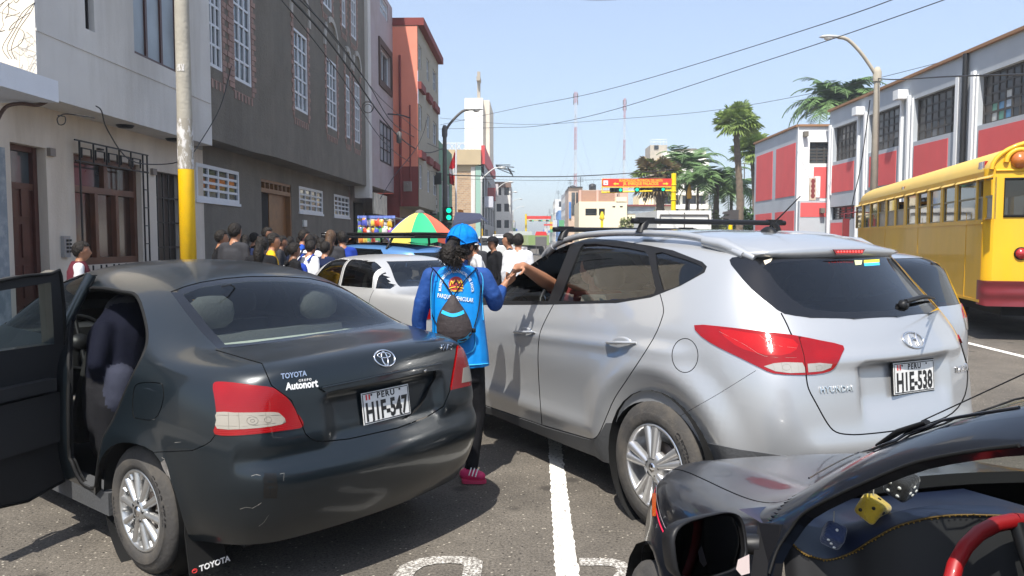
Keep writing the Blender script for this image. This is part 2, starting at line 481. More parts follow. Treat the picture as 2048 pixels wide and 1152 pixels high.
# ===  GROUND  ===
def ground_material():
    m=bpy.data.materials.new('asphalt');m.use_nodes=True;n=m.node_tree;N=n.nodes;L=n.links;b=N['Principled BSDF']
    tc=N.new('ShaderNodeTexCoord')
    def noise(sc,det=5,ro=.6):
        t=N.new('ShaderNodeTexNoise');t.inputs['Scale'].default_value=sc;t.inputs['Detail'].default_value=det;t.inputs['Roughness'].default_value=ro
        L.new(tc.outputs['Object'],t.inputs['Vector']);return t.outputs[0]
    def ramp(src,a,b_,ca,cb):
        r=N.new('ShaderNodeValToRGB');r.color_ramp.elements[0].position=a;r.color_ramp.elements[1].position=b_
        r.color_ramp.elements[0].color=(*ca,1);r.color_ramp.elements[1].color=(*cb,1);L.new(src,r.inputs[0]);return r.outputs[0]
    base=ramp(noise(.9,8,.78),.34,.66,(.077,.068,.057),(.152,.134,.111))
    fine=ramp(noise(70,5,.8),.36,.64,(.45,.45,.45),(1.5,1.5,1.5))
    mx=N.new('ShaderNodeMix');mx.data_type='RGBA';mx.blend_type='MULTIPLY';mx.inputs[0].default_value=1
    L.new(base,mx.inputs[6]);L.new(fine,mx.inputs[7])
    vo=N.new('ShaderNodeTexVoronoi');vo.inputs['Scale'].default_value=34;vo.inputs['Randomness'].default_value=1;L.new(tc.outputs['Object'],vo.inputs['Vector'])
    chip=ramp(vo.outputs['Distance'],.13,.22,(1,1,1),(0,0,0))
    sel=ramp(vo.outputs['Color'],.66,.74,(0,0,0),(1,1,1))
    mm=N.new('ShaderNodeMath');mm.operation='MULTIPLY';L.new(chip,mm.inputs[0]);L.new(sel,mm.inputs[1])
    mx2=N.new('ShaderNodeMix');mx2.data_type='RGBA';mx2.inputs[7].default_value=(.42,.38,.31,1)
    L.new(mm.outputs[0],mx2.inputs[0]);L.new(mx.outputs[2],mx2.inputs[6])
    vo2=N.new('ShaderNodeTexVoronoi');vo2.inputs['Scale'].default_value=31;L.new(tc.outputs['Object'],vo2.inputs['Vector'])
    pit=ramp(vo2.outputs['Distance'],.1,.2,(1,1,1),(0,0,0));sel2=ramp(vo2.outputs['Color'],.55,.6,(0,0,0),(1,1,1))
    mm2=N.new('ShaderNodeMath');mm2.operation='MULTIPLY';L.new(pit,mm2.inputs[0]);L.new(sel2,mm2.inputs[1])
    mx3=N.new('ShaderNodeMix');mx3.data_type='RGBA';mx3.inputs[7].default_value=(.012,.01,.009,1)
    L.new(mm2.outputs[0],mx3.inputs[0]);L.new(mx2.outputs[2],mx3.inputs[6])
    vo4=N.new('ShaderNodeTexVoronoi');vo4.inputs['Scale'].default_value=3.1;L.new(tc.outputs['Object'],vo4.inputs['Vector'])
    sp=ramp(vo4.outputs['Distance'],.1,.22,(1,1,1),(0,0,0));sel4=ramp(vo4.outputs['Color'],.5,.6,(0,0,0),(.8,.8,.8))
    mm4=N.new('ShaderNodeMath');mm4.operation='MULTIPLY';L.new(sp,mm4.inputs[0]);L.new(sel4,mm4.inputs[1])
    oil=N.new('ShaderNodeMath');oil.operation='MAXIMUM';oil.inputs[1].default_value=0
    L.new(mm4.outputs[0],oil.inputs[0])
    mx4=N.new('ShaderNodeMix');mx4.data_type='RGBA';mx4.inputs[7].default_value=(.04,.035,.03,1)
    L.new(oil.outputs[0],mx4.inputs[0]);L.new(mx3.outputs[2],mx4.inputs[6])
    L.new(mx4.outputs[2],b.inputs['Base Color']);b.inputs['Roughness'].default_value=.82;b.inputs['Specular IOR Level'].default_value=.35
    bp=N.new('ShaderNodeBump');bp.inputs['Strength'].default_value=.55;bp.inputs['Distance'].default_value=.01
    L.new(noise(120,4),bp.inputs['Height'])
    bp2=N.new('ShaderNodeBump');bp2.inputs['Strength'].default_value=.5;bp2.inputs['Distance'].default_value=.02
    L.new(mm2.outputs[0],bp2.inputs['Height']);bp2.invert=True;L.new(bp.outputs[0],bp2.inputs['Normal'])
    L.new(bp2.outputs[0],b.inputs['Normal'])
    return m
M_ASPH=ground_material()
b=MB();b.quad((-1500,-300,-.02),(1500,-300,-.02),(1500,2500,-.02),(-1500,2500,-.02))
tag(b.build('ground',mat('dry_earth',(.2,.18,.15),.95,var=.2,vscale=.2)),kind='structure')
b=MB();b.quad((-4.6,-20,0),(12.3,-20,0),(12.3,46,0),(-4.6,46,0))
tag(b.build('road',M_ASPH,None,(0,0,0),-SA),kind='structure')
b=MB();b.quad((-60,46,0),(60,46,0),(60,60,0),(-60,60,0));b.quad((-4.6,60,0),(9,60,0),(9,500,0),(-4.6,500,0))
tag(b.build('far_road',M_ASPH,None,(0,0,0),-SA),kind='structure')
M_CONC=mat('pavement_concrete',(.33,.31,.28),.9,var=.15,vscale=1.3,bump=.3,bscale=30,dirt=(.12,.1,.08),dirtamt=.5)
def pavement(name,u0,u1,v0,v1):
    b=MB();b.box(u0,u1,v0,v1,-.01,.14);
    o=tag(b.build(name,M_CONC,None,(0,0,0),-SA),kind='structure')
    return o
pavement('pavement',-6.4,-4.6,-20,46);pavement('pavement',12.3,15.2,-20,46)
pavement('pavement',-6.5,-4.6,60,420);pavement('pavement',9,60,60,420)
def ragged(pts_a,pts_b,z=.004):
    vs=[(*p,z) for p in pts_a]+[(*p,z) for p in pts_b];n=len(pts_a)
    return vs,[(i,i+1,n+i+1,n+i) for i in range(n-1)]
def paint_material():
    m=mat('road_paint',(.74,.72,.66),.75,bump=.3,bscale=60);n=m.node_tree;N=n.nodes;L=n.links;b=N['Principled BSDF']
    tc=N.new('ShaderNodeTexCoord');t=N.new('ShaderNodeTexNoise');t.inputs['Scale'].default_value=38;t.inputs['Detail'].default_value=8;t.inputs['Roughness'].default_value=.75
    L.new(tc.outputs['Object'],t.inputs['Vector'])
    r=N.new('ShaderNodeValToRGB');r.color_ramp.elements[0].position=.38;r.color_ramp.elements[1].position=.46
    r.color_ramp.elements[0].color=(.16,.14,.12,1);r.color_ramp.elements[1].color=(.74,.72,.66,1)
    L.new(t.outputs[0],r.inputs[0]);L.new(r.outputs[0],b.inputs['Base Color']);return m
M_PAINT=paint_material()
def worn_material():
    m=mat('worn_road_paint',(.5,.48,.44),.8);n=m.node_tree;N=n.nodes;L=n.links;b=N['Principled BSDF']
    tc=N.new('ShaderNodeTexCoord');t=N.new('ShaderNodeTexNoise');t.inputs['Scale'].default_value=70;t.inputs['Detail'].default_value=8;t.inputs['Roughness'].default_value=.8
    L.new(tc.outputs['Object'],t.inputs['Vector'])
    r=N.new('ShaderNodeValToRGB');r.color_ramp.elements[0].position=.46;r.color_ramp.elements[1].position=.58
    r.color_ramp.elements[0].color=(.12,.105,.09,1);r.color_ramp.elements[1].color=(.6,.58,.53,1)
    L.new(t.outputs[0],r.inputs[0]);L.new(r.outputs[0],b.inputs['Base Color']);return m
M_WORN=worn_material()
rr=random.Random(3)
A,B_=[],[]
pA0,pA1=gnd(1096,880),gnd(1112,1180);pB0,pB1=gnd(1121,880),gnd(1162,1180)
for i in range(101):
    t=i/100*1.25-.25
    a=pA0.lerp(pA1,t);c=pB0.lerp(pB1,t)
    A.append((a.x+rr.uniform(-.006,.006),a.y));B_.append((c.x+rr.uniform(-.006,.006),c.y))
b=MB();b.add(*ragged(A,B_));tag(b.build('lane_line',M_PAINT),kind='structure')
p0,p1=gnd(1950,690),gnd(2080,722);d=(p1-p0).normalized();nrm=Vector((-d.y,d.x,0))*.06
b=MB();q=[p0-d*3,p1+d*2];b.quad(*[x+Vector((0,0,.005)) for x in (q[0]-nrm,q[1]-nrm,q[1]+nrm,q[0]+nrm)])
tag(b.build('road_marking',M_PAINT),kind='structure')
def pix_poly(outer,z=.0045):
    return [gnd(x,y,z) for x,y in outer]
def band(outer,inner):
    b=MB();o=pix_poly(outer);i=pix_poly(inner);n=len(o)
    b.add(o+i,[(k,k+1,n+k+1,n+k) for k in range(n-1)]);return b
b=band([(778,1190),(786,1150),(800,1132),(828,1119),(868,1112),(920,1112),(948,1114),(966,1122),(962,1152),(955,1190)],
         [(812,1190),(826,1152),(832,1142),(848,1132),(872,1127),(900,1126),(924,1128),(928,1131),(924,1152),(918,1190)])
tag(b.build('worn_lettering_marking',M_WORN),kind='structure')
b=band([(1158,1116),(1190,1116),(1225,1117),(1250,1124),(1266,1138),(1268,1152),(1264,1190)],
         [(1160,1131),(1190,1131),(1214,1131),(1232,1135),(1236,1142),(1226,1152),(1214,1190)])
tag(b.build('worn_lettering_marking',M_WORN),kind='structure')
# ===  BUILDINGS  ===
M_WHITEW=mat('whitewash',(.60,.58,.55),.85,var=.09,vscale=.9,bump=.2,bscale=25,dirt=(.3,.27,.22),dirtamt=.5,dscale=1.6,streak=True)
M_CREAMW=mat('cream_render',(.66,.6,.5),.85,var=.05,vscale=1.5,bump=.15,bscale=25,dirt=(.42,.36,.28),dirtamt=.4,dscale=1.5,streak=True)
M_LOWW=mat('warm_white_render',(.62,.55,.47),.85,var=.09,vscale=1.1,bump=.2,bscale=25,dirt=(.3,.23,.17),dirtamt=.55,dscale=1.5,streak=True)
M_CANOPY=mat('canopy_plaster',(.72,.74,.78),.8,bump=.2,bscale=20,dirt=(.5,.5,.5),dirtamt=.3)
M_GRAYR=mat('grey_render',(.165,.148,.122),.95,var=.12,vscale=2.5,bump=.9,bscale=22,dirt=(.09,.078,.062),dirtamt=.7,dscale=.9,streak=True)
M_WINW=mat('white_window_paint',(.62,.64,.67),.5,bump=.1)
M_PINKB=mat('pink_brick',(.3,.2,.17),.9,var=.2,vscale=9)
M_GLASSD=mat('dark_window_glass',(.02,.023,.026),.08,spec=.6,var=.3,vscale=1.3)
M_GLASSB=mat('grey_window_glass',(.055,.065,.072),.07,spec=.7,var=.6,vscale=2.1)
M_CURT=mat('curtained_window',(.27,.31,.34),.35,var=.25,vscale=1.4,spec=.6)
M_DARKIN=mat('dark_interior',(.012,.011,.01),.9)
M_BROWNW=mat('varnished_wood',(.1,.035,.018),.35,var=.3,vscale=4,spec=.5)
M_REDWOOD=mat('red_brown_door',(.07,.022,.016),.4,var=.2,vscale=5)
M_ORWOOD=mat('orange_brown_wood',(.2,.09,.028),.5,var=.2,vscale=5)
M_IRON=mat('black_iron',(.015,.015,.016),.5,spec=.4)
M_CONCP=mat('pole_concrete',(.38,.35,.29),.85,var=.15,vscale=3,bump=.4,bscale=20,dirt=(.18,.16,.13),dirtamt=.6,dscale=2,streak=True)
M_YELP=mat('yellow_pole_paint',(.88,.52,.0),.5,bump=.15,dirt=(.5,.32,.03),dirtamt=.3,dscale=4)
M_WHT=mat('white_vinyl',(.8,.8,.8),.5)
class Bld:
    def __init__(s,name,u0,v0,label,cat='building',group=None):
        s.u0,s.v0=u0,v0
        s.root=empty(name,S(u0,v0,0),-SA,label,cat,group)
    def part(s,mb,name,mats,parent=None):
        mb.v=[(x-s.u0,y-s.v0,z) for x,y,z in mb.v]
        return mb.build(name,mats,parent or s.root)
def fnU(u,sgn=1):        # wall in plane u; d>0 sticks out towards the street
    return lambda a,z,d: (u(a)+sgn*d if callable(u) else u+sgn*d,a,z)
def fnV(v):               # wall facing the camera
    return lambda a,z,d: (a,v-d,z)
def cuboid(mb,fn,a0,a1,z0,z1,d0,d1,mi=0):
    P=[fn(a,z,d) for a in (a0,a1) for d in (d0,d1) for z in (z0,z1)]
    return mb.add(P,[(0,1,3,2),(4,6,7,5),(0,4,5,1),(2,3,7,6),(0,2,6,4),(1,5,7,3)],mi)
def wall(mb,fn,a0,a1,z0,z1,holes=(),reveal=.15,mi=0,step=None,mr=None):
    A={a0,a1};Z={z0,z1}
    for h in holes:
        A |= {min(max(h[0],a0),a1),min(max(h[1],a0),a1)};Z |= {min(max(h[2],z0),z1),min(max(h[3],z0),z1)}
    if step:
        k=int((a1-a0)/step)
        for i in range(1,k): A.add(a0+(a1-a0)*i/k)
    A=sorted(A);Z=sorted(Z)
    for i in range(len(A)-1):
        if A[i+1]-A[i] < 1e-6: continue
        for j in range(len(Z)-1):
            am,zm=(A[i]+A[i+1])/2,(Z[j]+Z[j+1])/2
            if any(h[0] < am < h[1] and h[2] < zm < h[3] for h in holes): continue
            mb.add([fn(A[i],Z[j],0),fn(A[i+1],Z[j],0),fn(A[i+1],Z[j+1],0),fn(A[i],Z[j+1],0)],[(0,1,2,3)],mi)
    for h in holes:
        c=[(h[0],h[2]),(h[1],h[2]),(h[1],h[3]),(h[0],h[3])]
        for k in range(4):
            p,q=c[k],c[(k+1) % 4]
            mb.add([fn(*p,0),fn(*q,0),fn(*q,-reveal),fn(*p,-reveal)],[(0,1,2,3)],mi if mr is None else mr)
def window(B,fn,a0,a1,z0,z1,cols,rows,fm,gm,bar=.04,frame=.06,d=-.1,parent=None,panes=False,name='window',sill=None,barrows=None):
    mb=MB()
    cuboid(mb,fn,a0,a0+frame,z0,z1,d,d+.06);cuboid(mb,fn,a1-frame,a1,z0,z1,d,d+.06)
    cuboid(mb,fn,a0+frame,a1-frame,z0,z0+frame,d,d+.06);cuboid(mb,fn,a0+frame,a1-frame,z1-frame,z1,d,d+.06)
    W_=a1-a0-2*frame;H_=z1-z0-2*frame
    for i in range(1,cols):
        a=a0+frame+W_*i/cols;cuboid(mb,fn,a-bar/2,a+bar/2,z0+frame,z1-frame,d+.003,d+.05)
    for j in range(1,rows):
        z=z0+frame+H_*j/rows;cuboid(mb,fn,a0+frame,a1-frame,z-bar/2,z+bar/2,d+.006,d+.046)
    if sill: cuboid(mb,fn,a0-.05,a1+.05,z0-.06,z0-.003,d,sill)
    w=B.part(mb,name,fm,parent)
    if panes:
        cw,ch=W_/cols,H_/rows;me={}
        for i in range(cols):
            for j in range(rows):
                m_=panes(i,j)
                key=id(m_)
                q=MB();A0=a0+frame+cw*i;Z0=z0+frame+ch*j
                p0=fn(A0,Z0,d+.02)
                if key not in me:
                    cuboid(q,fn,A0,A0+cw,Z0,Z0+ch,d+.015,d+.025)
                    q.v=[(x-p0[0],y-p0[1],z-p0[2]) for x,y,z in q.v];me[key]=q.mesh('pane',m_)
                o=link('pane',me[key],w);o.location=(p0[0]-B.u0,p0[1]-B.v0,p0[2])
    else:
        q=MB();cuboid(q,fn,a0+frame/2,a1-frame/2,z0+frame/2,z1-frame/2,d+.01,d+.02)
        B.part(q,'pane',gm,w)
    return w
def VU(x,u): return onU(x,400,u)[0]
def ZU(x,y,u): return onU(x,y,u)[1]
def UV(x,v): return onV(x,400,v)[0]
def ZV(x,y,v): return onV(x,y,v)[1]
# ---------- near white house on the left ----------
UL,UO=-6.3,-5.8
B=Bld('white_house',UL,3.,'white two storey house with overhanging upper floor, brown door and barred wooden window','house')
f=fnU(UL);vE=14.9
d1=(VU(24,UL),VU(95,UL),0.14,ZU(24,284,UL));w1=(VU(150,UL),VU(283,UL),ZU(150,532,UL),ZU(150,306,UL));d2=(VU(313,UL),VU(368,UL),.14,ZU(313,342,UL))
mb=MB();wall(mb,f,5.0,vE,0,3.27,[d1,w1,d2],.22);B.part(mb,'wall',M_LOWW)
fo=fnU(UO);vs=VU(84,UO)
w2=(VU(278,UO),VU(374,UO),ZU(278,110,UO),7.6);w3=(VU(183,UO),VU(201,UO),ZU(183,62,UO),7.2)
mb=MB();wall(mb,fo,vs,14.15,3.27,9.2,[w2,w3],.16)
mb.quad((UO,vs,3.27),(UL,vs,3.27),(UL,14.15,3.27),(UO,14.15,3.27))
mb.quad((UO,14.15,3.27),(UO-.6,14.15,3.27),(UO-.6,14.15,9.2),(UO,14.15,9.2))
mb.quad((-16,vs,9.2),(UO,vs,9.2),(UO,14.15,9.2),(-16,14.15,9.2))
B.part(mb,'upper_wall',M_WHITEW)
mb=MB();mb.quad((-12,vs-.003,3.3),(UO,vs-.003,3.3),(UO,vs-.003,9.2),(-12,vs-.003,9.2));B.part(mb,'end_wall',M_CREAMW)
mb=MB();z_=w2[2]-.28;cuboid(mb,fo,vs,14.1,z_,z_+.03,-.01,.012);B.part(mb,'groove_moulding',M_WHITEW)
window(B,fo,*w2,3,1,M_REDWOOD,M_CURT,bar=.06,frame=.07,d=-.14)
mb=MB();cuboid(mb,fo,w2[0]+.07,w2[1]-.07,6.05,6.11,-.13,-.075);B.part(mb,'transom',M_REDWOOD)
window(B,fo,*w3,1,1,M_IRON,M_GLASSD,d=-.14,frame=.03)
mb=MB();zt=d1[3]-.55
cuboid(mb,f,d1[0],d1[1]-.02,.14,zt,-.2,-.15);
for k in range(4):
    for j in range(2):
        a=d1[0]+.12+j*(d1[1]-d1[0]-.2)/2;w_=(d1[1]-d1[0]-.4)/2
        cuboid(mb,f,a,a+w_,.3+k*.52,.3+k*.52+.42,-.15,-.13)
dd=B.part(mb,'door',M_REDWOOD)
mb=MB();cuboid(mb,f,d1[0],d1[1]-.02,zt,zt+.08,-.2,-.12);cuboid(mb,f,d1[0],d1[1]-.02,d1[3]-.07,d1[3],-.2,-.12);cuboid(mb,f,d1[1]-.1,d1[1]-.02,.14,d1[3],-.21,-.11);B.part(mb,'door_frame',M_REDWOOD)
mb=MB();cuboid(mb,f,d1[0],d1[1]-.1,zt+.08,d1[3]-.07,-.19,-.17);B.part(mb,'transom_glass',M_GLASSB)
mb=MB();a0,a1,z0,z1=w1
cuboid(mb,f,a0,a0+.09,z0,z1,-.18,-.08);cuboid(mb,f,a1-.09,a1,z0,z1,-.18,-.08);cuboid(mb,f,a0+.09,a1-.09,z1-.1,z1,-.18,-.08);cuboid(mb,f,a0+.09,a1-.09,z0,z0+.1,-.18,-.08)
zm=z0+(z1-z0)*.665;cuboid(mb,f,a0+.09,a1-.09,zm,zm+.09,-.17,-.07)
W_=a1-a0
for t in (.36,.67): cuboid(mb,f,a0+W_*t-.04,a0+W_*t+.04,z0+.1,zm,-.175,-.075)
cuboid(mb,f,a0+W_*.48,a0+W_*.48+.1,zm+.09,z1-.1,-.175,-.075)
ww=B.part(mb,'wooden_window',M_BROWNW)
rp=random.Random(4)
for (p0,p1,q0,q1,m_) in ((.03,.36,z0+.1,zm,M_BROWNW),(.36,.67,z0+.1,zm,M_REDWOOD),(.67,.97,z0+.1,zm,M_BROWNW),(.03,.48,zm+.09,z1-.1,M_GLASSB),(.5,.97,zm+.09,z1-.1,M_GLASSD)):
    mb=MB();cuboid(mb,f,a0+W_*p0,a0+W_*p1,q0,q1,-.16,-.15);B.part(mb,'pane',mat('wood_tinted_glass_%d' % rp.randint(0,2),(.045,.018,.01),.12,spec=.8,var=.5,vscale=2) if m_ is not M_GLASSB else m_,ww)
mb=MB()
g0,g1=VU(146,UL),VU(291,UL)-.0;gt=z1+.17
for a in (g0,g1-.28,g1-.14): cuboid(mb,f,a,a+.02,z0-.15,gt,.1,.12)
for z in (gt-.02,gt-.3): cuboid(mb,f,g0-.1,g1-.1,z,z+.02,.1,.12)
n=5
for i in range(n):
    a=g0+(g1-g0-.3)*i/n;s=(g1-g0-.3)/n
    cuboid(mb,f,a+.15*s,a+.17*s+.01,gt-.24,gt-.1,.1,.12);cuboid(mb,f,a+.15*s,a+.85*s,gt-.11,gt-.095,.1,.12);cuboid(mb,f,a+.83*s,a+.83*s+.015,gt-.24,gt-.1,.1,.12)
    cuboid(mb,f,a+.15*s,a+.85*s,z0-.12,z0-.1,.1,.12);cuboid(mb,f,a,a+.015,gt-.3,gt-.02,.1,.12);cuboid(mb,f,a+.3*s,a+.3*s+.015,z0-.2,z0,.1,.12);cuboid(mb,f,a+.7*s,a+.7*s+.015,z0-.2,z0,.1,.12)
for i in range(6): cuboid(mb,f,g1-.28,g1-.13,z0+(gt-z0)*i/6,z0+(gt-z0)*i/6+.015,.1,.12)
cuboid(mb,f,g0-.1,g1,z0-.16,z0-.14,.1,.12)
B.part(mb,'iron_window_guard',M_IRON)
mb=MB();cuboid(mb,f,d2[0],d2[1],d2[2],d2[3],-.2,-.17);B.part(mb,'door',mat('dark_door',(.03,.022,.018),.35))
mb=MB()
for i in range(6): a=d2[0]+(d2[1]-d2[0])*i/5;cuboid(mb,f,a-.012,a+.012,d2[2],d2[3],-.1,-.08)
for k in range(7): z=d2[2]+(d2[3]-d2[2])*k/6;cuboid(mb,f,d2[0],d2[1],z-.012,z+.012,-.105,-.085)
B.part(mb,'door_grille',M_IRON)
def wallbox(x0,x1,y0,y1,u,B,nm,m_,dd=.05):
    fn=fnU(u);mb=MB();cuboid(mb,fn,VU(x0,u),VU(x1,u),ZU(x0,y1,u),ZU(x0,y0,u),.002,dd);return B.part(mb,nm,m_)
M_METER=mat('grey_brown_box',(.2,.17,.15),.6)
wallbox(97,108,296,312,UL,B,'meter_box',M_METER);wallbox(302,310,337,349,UL,B,'meter_box',M_METER)
ic=wallbox(118,131,472,515,UL,B,'intercom',mat('intercom_metal',(.35,.36,.38),.4,metal=.6))
mb=MB()
for k in range(4):
    for j in range(2): cuboid(mb,f,VU(118,UL)+.05+j*.07,VU(118,UL)+.09+j*.07,ZU(118,510,UL)+.05*k+.03,ZU(118,510,UL)+.05*k+.06,.05,.06)
B.part(mb,'button',M_IRON,ic)
wallbox(196,205,297,300,UL,B,'soffit_lamp',M_IRON)
for x_ in (255,350):
    v_=VU(x_,UO-.25);mb=MB();mb.lathe([(0,3.23),(.1,3.23),(.13,3.268)],12,(UO-.25,v_,0));B.part(mb,'soffit_lamp',M_IRON)
B=Bld('neighbour_house',UL,3,'house at the street end with white concrete canopy over its entrance and grey pilaster')
uc=-5.35;vc=VU(125,uc)
mb=MB();mb.box(-7.2,uc,4.6,vc,3.12,3.36);B.part(mb,'canopy',M_CANOPY)
mb=MB();v9=VU(14,UL+.1);mb.box(UL-1,UL+.1,4,v9,0,ZU(14,296,UL+.1));B.part(mb,'pilaster',mat('grey_blue_paint',(.2,.23,.26),.7,dirt=(.6,.6,.6),dirtamt=.6,dscale=5))
mb=MB();mb.box(-14,UL-.01,2.8,4.97,0,3.1);mb.box(-14,UL-.005,3,vs-.06,3.37,3.5);B.part(mb,'wall',M_LOWW)
# ---------- dark grey rendered building ----------
B=Bld('grey_school_building',UL,14.2,'dark grey rendered building with tall white latticed windows and pink brick edging')
mk=[(393,478,398,325,4,4),(598,645,423,372,4,4),(668,698,432,388,4,4)]
holes=[(VU(a,UL),VU(b_,UL),ZU(a,c,UL),ZU(a,d,UL)) for a,b_,c,d,_,_ in mk]
dr=(VU(523,UL),VU(583,UL),.14,ZU(523,357,UL))
mb=MB();wall(mb,f,14.9,27.0,0,3.42,holes+[dr],.2);B.part(mb,'wall',M_GRAYR)
for h in holes: window(B,f,h[0],h[1],h[2],h[3],4 if h[1]-h[0] < 3 else 7,4,M_WINW,M_GLASSD,bar=.05,frame=.07,d=-.05,sill=.03)
def ug(a): 
    t=min(1,max(0,(a-16.2)/1.3));return -5.83+.14*t*t*(3-2*t)
fg=fnU(ug)
zt2,zb2=ZU(587,55,-5.7),ZU(590,217,-5.7)
cols2=[(421,459),(482,515),(587,614),(652,672),(690,698),(707,718)]
z3b=ZU(650,12,-5.7)
cols3=[(587,612),(650,668),(687,695),(705,716)]
w2s=[(VU(a,-5.75),VU(b_,-5.75),zb2,zt2) for a,b_ in cols2];w3s=[(VU(a,-5.7),VU(b_,-5.7),z3b,z3b+2.0) for a,b_ in cols3]
mb=MB();wall(mb,fg,14.16,26.95,3.4,10.4,w2s+w3s,.14,step=.22)
nn=40
for i in range(nn):
    a,b_=14.16+12.79*i/nn,14.16+12.79*(i+1)/nn
    mb.quad((ug(a),a,3.4),(UL,a,3.4),(UL,b_,3.4),(ug(b_),b_,3.4));mb.quad((ug(a),a,10.4),(-14,a,10.4),(-14,b_,10.4),(ug(b_),b_,10.4))
mb.quad((-14,14.16,9),(-5.83,14.16,9),(-5.83,14.16,10.4),(-14,14.16,10.4))
mb.quad((-14,26.95,3.4),(-5.69,26.95,3.4),(-5.69,26.95,10.4),(-14,26.95,10.4))
B.part(mb,'upper_wall',M_GRAYR)
rq=random.Random(5)
for k,h in enumerate(w2s+w3s):
    nc=4 if k == 0 else 3 if h[1]-h[0] > .7 else 2
    window(B,fg,h[0],h[1],h[2],h[3],nc,5,M_WINW,M_GLASSB,bar=.045,frame=.06,d=-.06)
    mb=MB()
    n=int((h[3]-h[2]+.5)/.11)
    for s,e in ((-1,h[0]),(1,h[1])):
        if k == 1 and s == -1: wd=(.26,.34)
        else: wd=(.12,.2)
        for i in range(n):
            w_=wd[i % 2];z=h[2]-.2+i*.11
            a0,a1=(e-w_,e-.004) if s < 0 else (e+.004,e+w_)
            cuboid(mb,fg,a0,a1,z+.006,z+.104,-.002,.016+rq.uniform(0,.008))
    m_=int((h[1]-h[0]+.2)/.09)
    for i in range(m_):
        a=h[0]-.1+i*.09;cuboid(mb,fg,a,a+.078,h[2]-.24-(.14 if i % 2 else 0),h[2]-.22+.0,-.002,.014)
    B.part(mb,'brick_trim',M_PINKB)['kind']='stuff'
for h in w2s[2:]:
    mb=MB();c=(h[0]+h[1])/2;r=(h[1]-h[0])/2+.12;n=12;zc=h[3]+.28
    for i in range(n):
        if i in (3,): continue
        t0,t1=pi*i/n,pi*(i+.93)/n;P=[]
        for (t,q) in ((t0,r),(t0,r+.13),(t1,r+.13),(t1,r)): P.append((c-q*cos(t),zc+q*sin(t)*1.15))
        V_=[fg(a,z,.0) for a,z in P]+[fg(a,z,.05) for a,z in P]
        mb.add(V_,[(4,5,6,7),(0,1,5,4),(1,2,6,5),(2,3,7,6),(3,0,4,7)])
    B.part(mb,'arch_moulding',mat('arch_plaster',(.42,.4,.37),.9,dirt=(.2,.19,.17),dirtamt=.6,dscale=4))
mb=MB();zt=ZU(523,383,UL)
cuboid(mb,f,dr[0]+.9,dr[1]-.05,.14,zt,-.19,-.13);B.part(mb,'door',M_ORWOOD)
mb=MB();cuboid(mb,f,dr[0],dr[0]+.9,.14,zt,-.19,-.15);B.part(mb,'dark_doorway',M_DARKIN)
mb=MB();cuboid(mb,f,dr[0],dr[1],zt,zt+.1,-.19,-.02);cuboid(mb,f,dr[0],dr[1],dr[3]-.06,dr[3],-.19,-.02)
for i in range(8): a=dr[0]+(dr[1]-dr[0]-.06)*i/7;cuboid(mb,f,a,a+.06,zt+.1,dr[3]-.06,-.15,-.03)
cuboid(mb,f,dr[1]-.08,dr[1]-.002,.14,zt,-.2,-.01)
B.part(mb,'door_frame',M_ORWOOD)
mb=MB();cuboid(mb,f,dr[0],dr[1],zt+.1,dr[3]-.06,-.13,-.12);B.part(mb,'transom_glass',M_GLASSB)
wallbox(604,610,440,453,UL,B,'meter_box',mat('white_box',(.6,.6,.58),.5))
# ---------- lilac building with white pier ----------
B=Bld('lilac_building',-5.6,27,'pale lilac building with brown framed windows beside a white pier')
M_LIL=mat('lilac_render',(.40,.34,.35),.85,var=.06,vscale=2,bump=.2,dirt=(.33,.25,.2),dirtamt=.5,dscale=.8)
u5=-5.6;f5=fnU(u5);vA=VU(727,u5);vB=VU(744,u5);vC=VU(788,u5)
mb=MB();cuboid(mb,f5,26.98,vB,3.0,10.9,-.5,.02);B.part(mb,'white_pier',M_WHITEW)
hs=[(VU(762,u5),VU(783,u5),ZU(758,170,u5)+.25,ZU(758,74,u5)-.25),(VU(761,u5),VU(783,u5),ZU(761,322,u5),ZU(761,240,u5)),(VU(764,u5),VU(780,u5),ZU(764,12,u5)-.3,10.7)]
mb=MB();wall(mb,f5,vB,vC,3.45,10.9,hs,.2);mb.quad((-14,vB,10.9),(u5,vB,10.9),(u5,vC,10.9),(-14,vC,10.9));mb.quad((-7,vB,3.45),(u5,vB,3.45),(u5,vC,3.45),(-7,vC,3.45))
B.part(mb,'wall',M_LIL)
mb=MB();a0,a1,z0,z1=hs[0]
for q in ((a0-.22,a0-.003,z0-.25,z1+.25),(a1+.003,a1+.2,z0-.25,z1+.25),(a0,a1,z1+.003,z1+.25),(a0,a1,z0-.25,z0-.003)): cuboid(mb,f5,*q,-.01,.06)
B.part(mb,'window_surround',mat('brown_surround',(.07,.04,.03),.7))
window(B,f5,*hs[0],2,1,M_WINW,M_GLASSB,d=-.15);window(B,f5,*hs[1],3,3,M_IRON,M_CURT,d=-.05,bar=.03);window(B,f5,*hs[2],2,2,M_WINW,M_CURT,d=-.1)
mb=MB();wall(mb,fnU(-6.3),27.02,vC,0,3.45,[(27.6,29.2,.2,2.9),(29.6,31.2,.2,2.6)],.3);B.part(mb,'ground_wall',mat('dirty_render',(.16,.14,.12),.9,var=.2,vscale=3))
mb=MB();cuboid(mb,fnU(-6.3),27.6,29.2,.2,2.9,-.9,-.3);cuboid(mb,fnU(-6.3),29.6,31.2,.2,2.6,-.9,-.3);B.part(mb,'doorway',M_DARKIN)
wallbox(745,771,385,427,-5.75,B,'shop_board',mat('pale_board',(.62,.57,.47),.6,var=.3,vscale=3),.06)
mb=MB();mb.box(-8.5,-5.72,28,30.9,10.9,14);B.part(mb,'roof_tank_room',M_CREAMW)
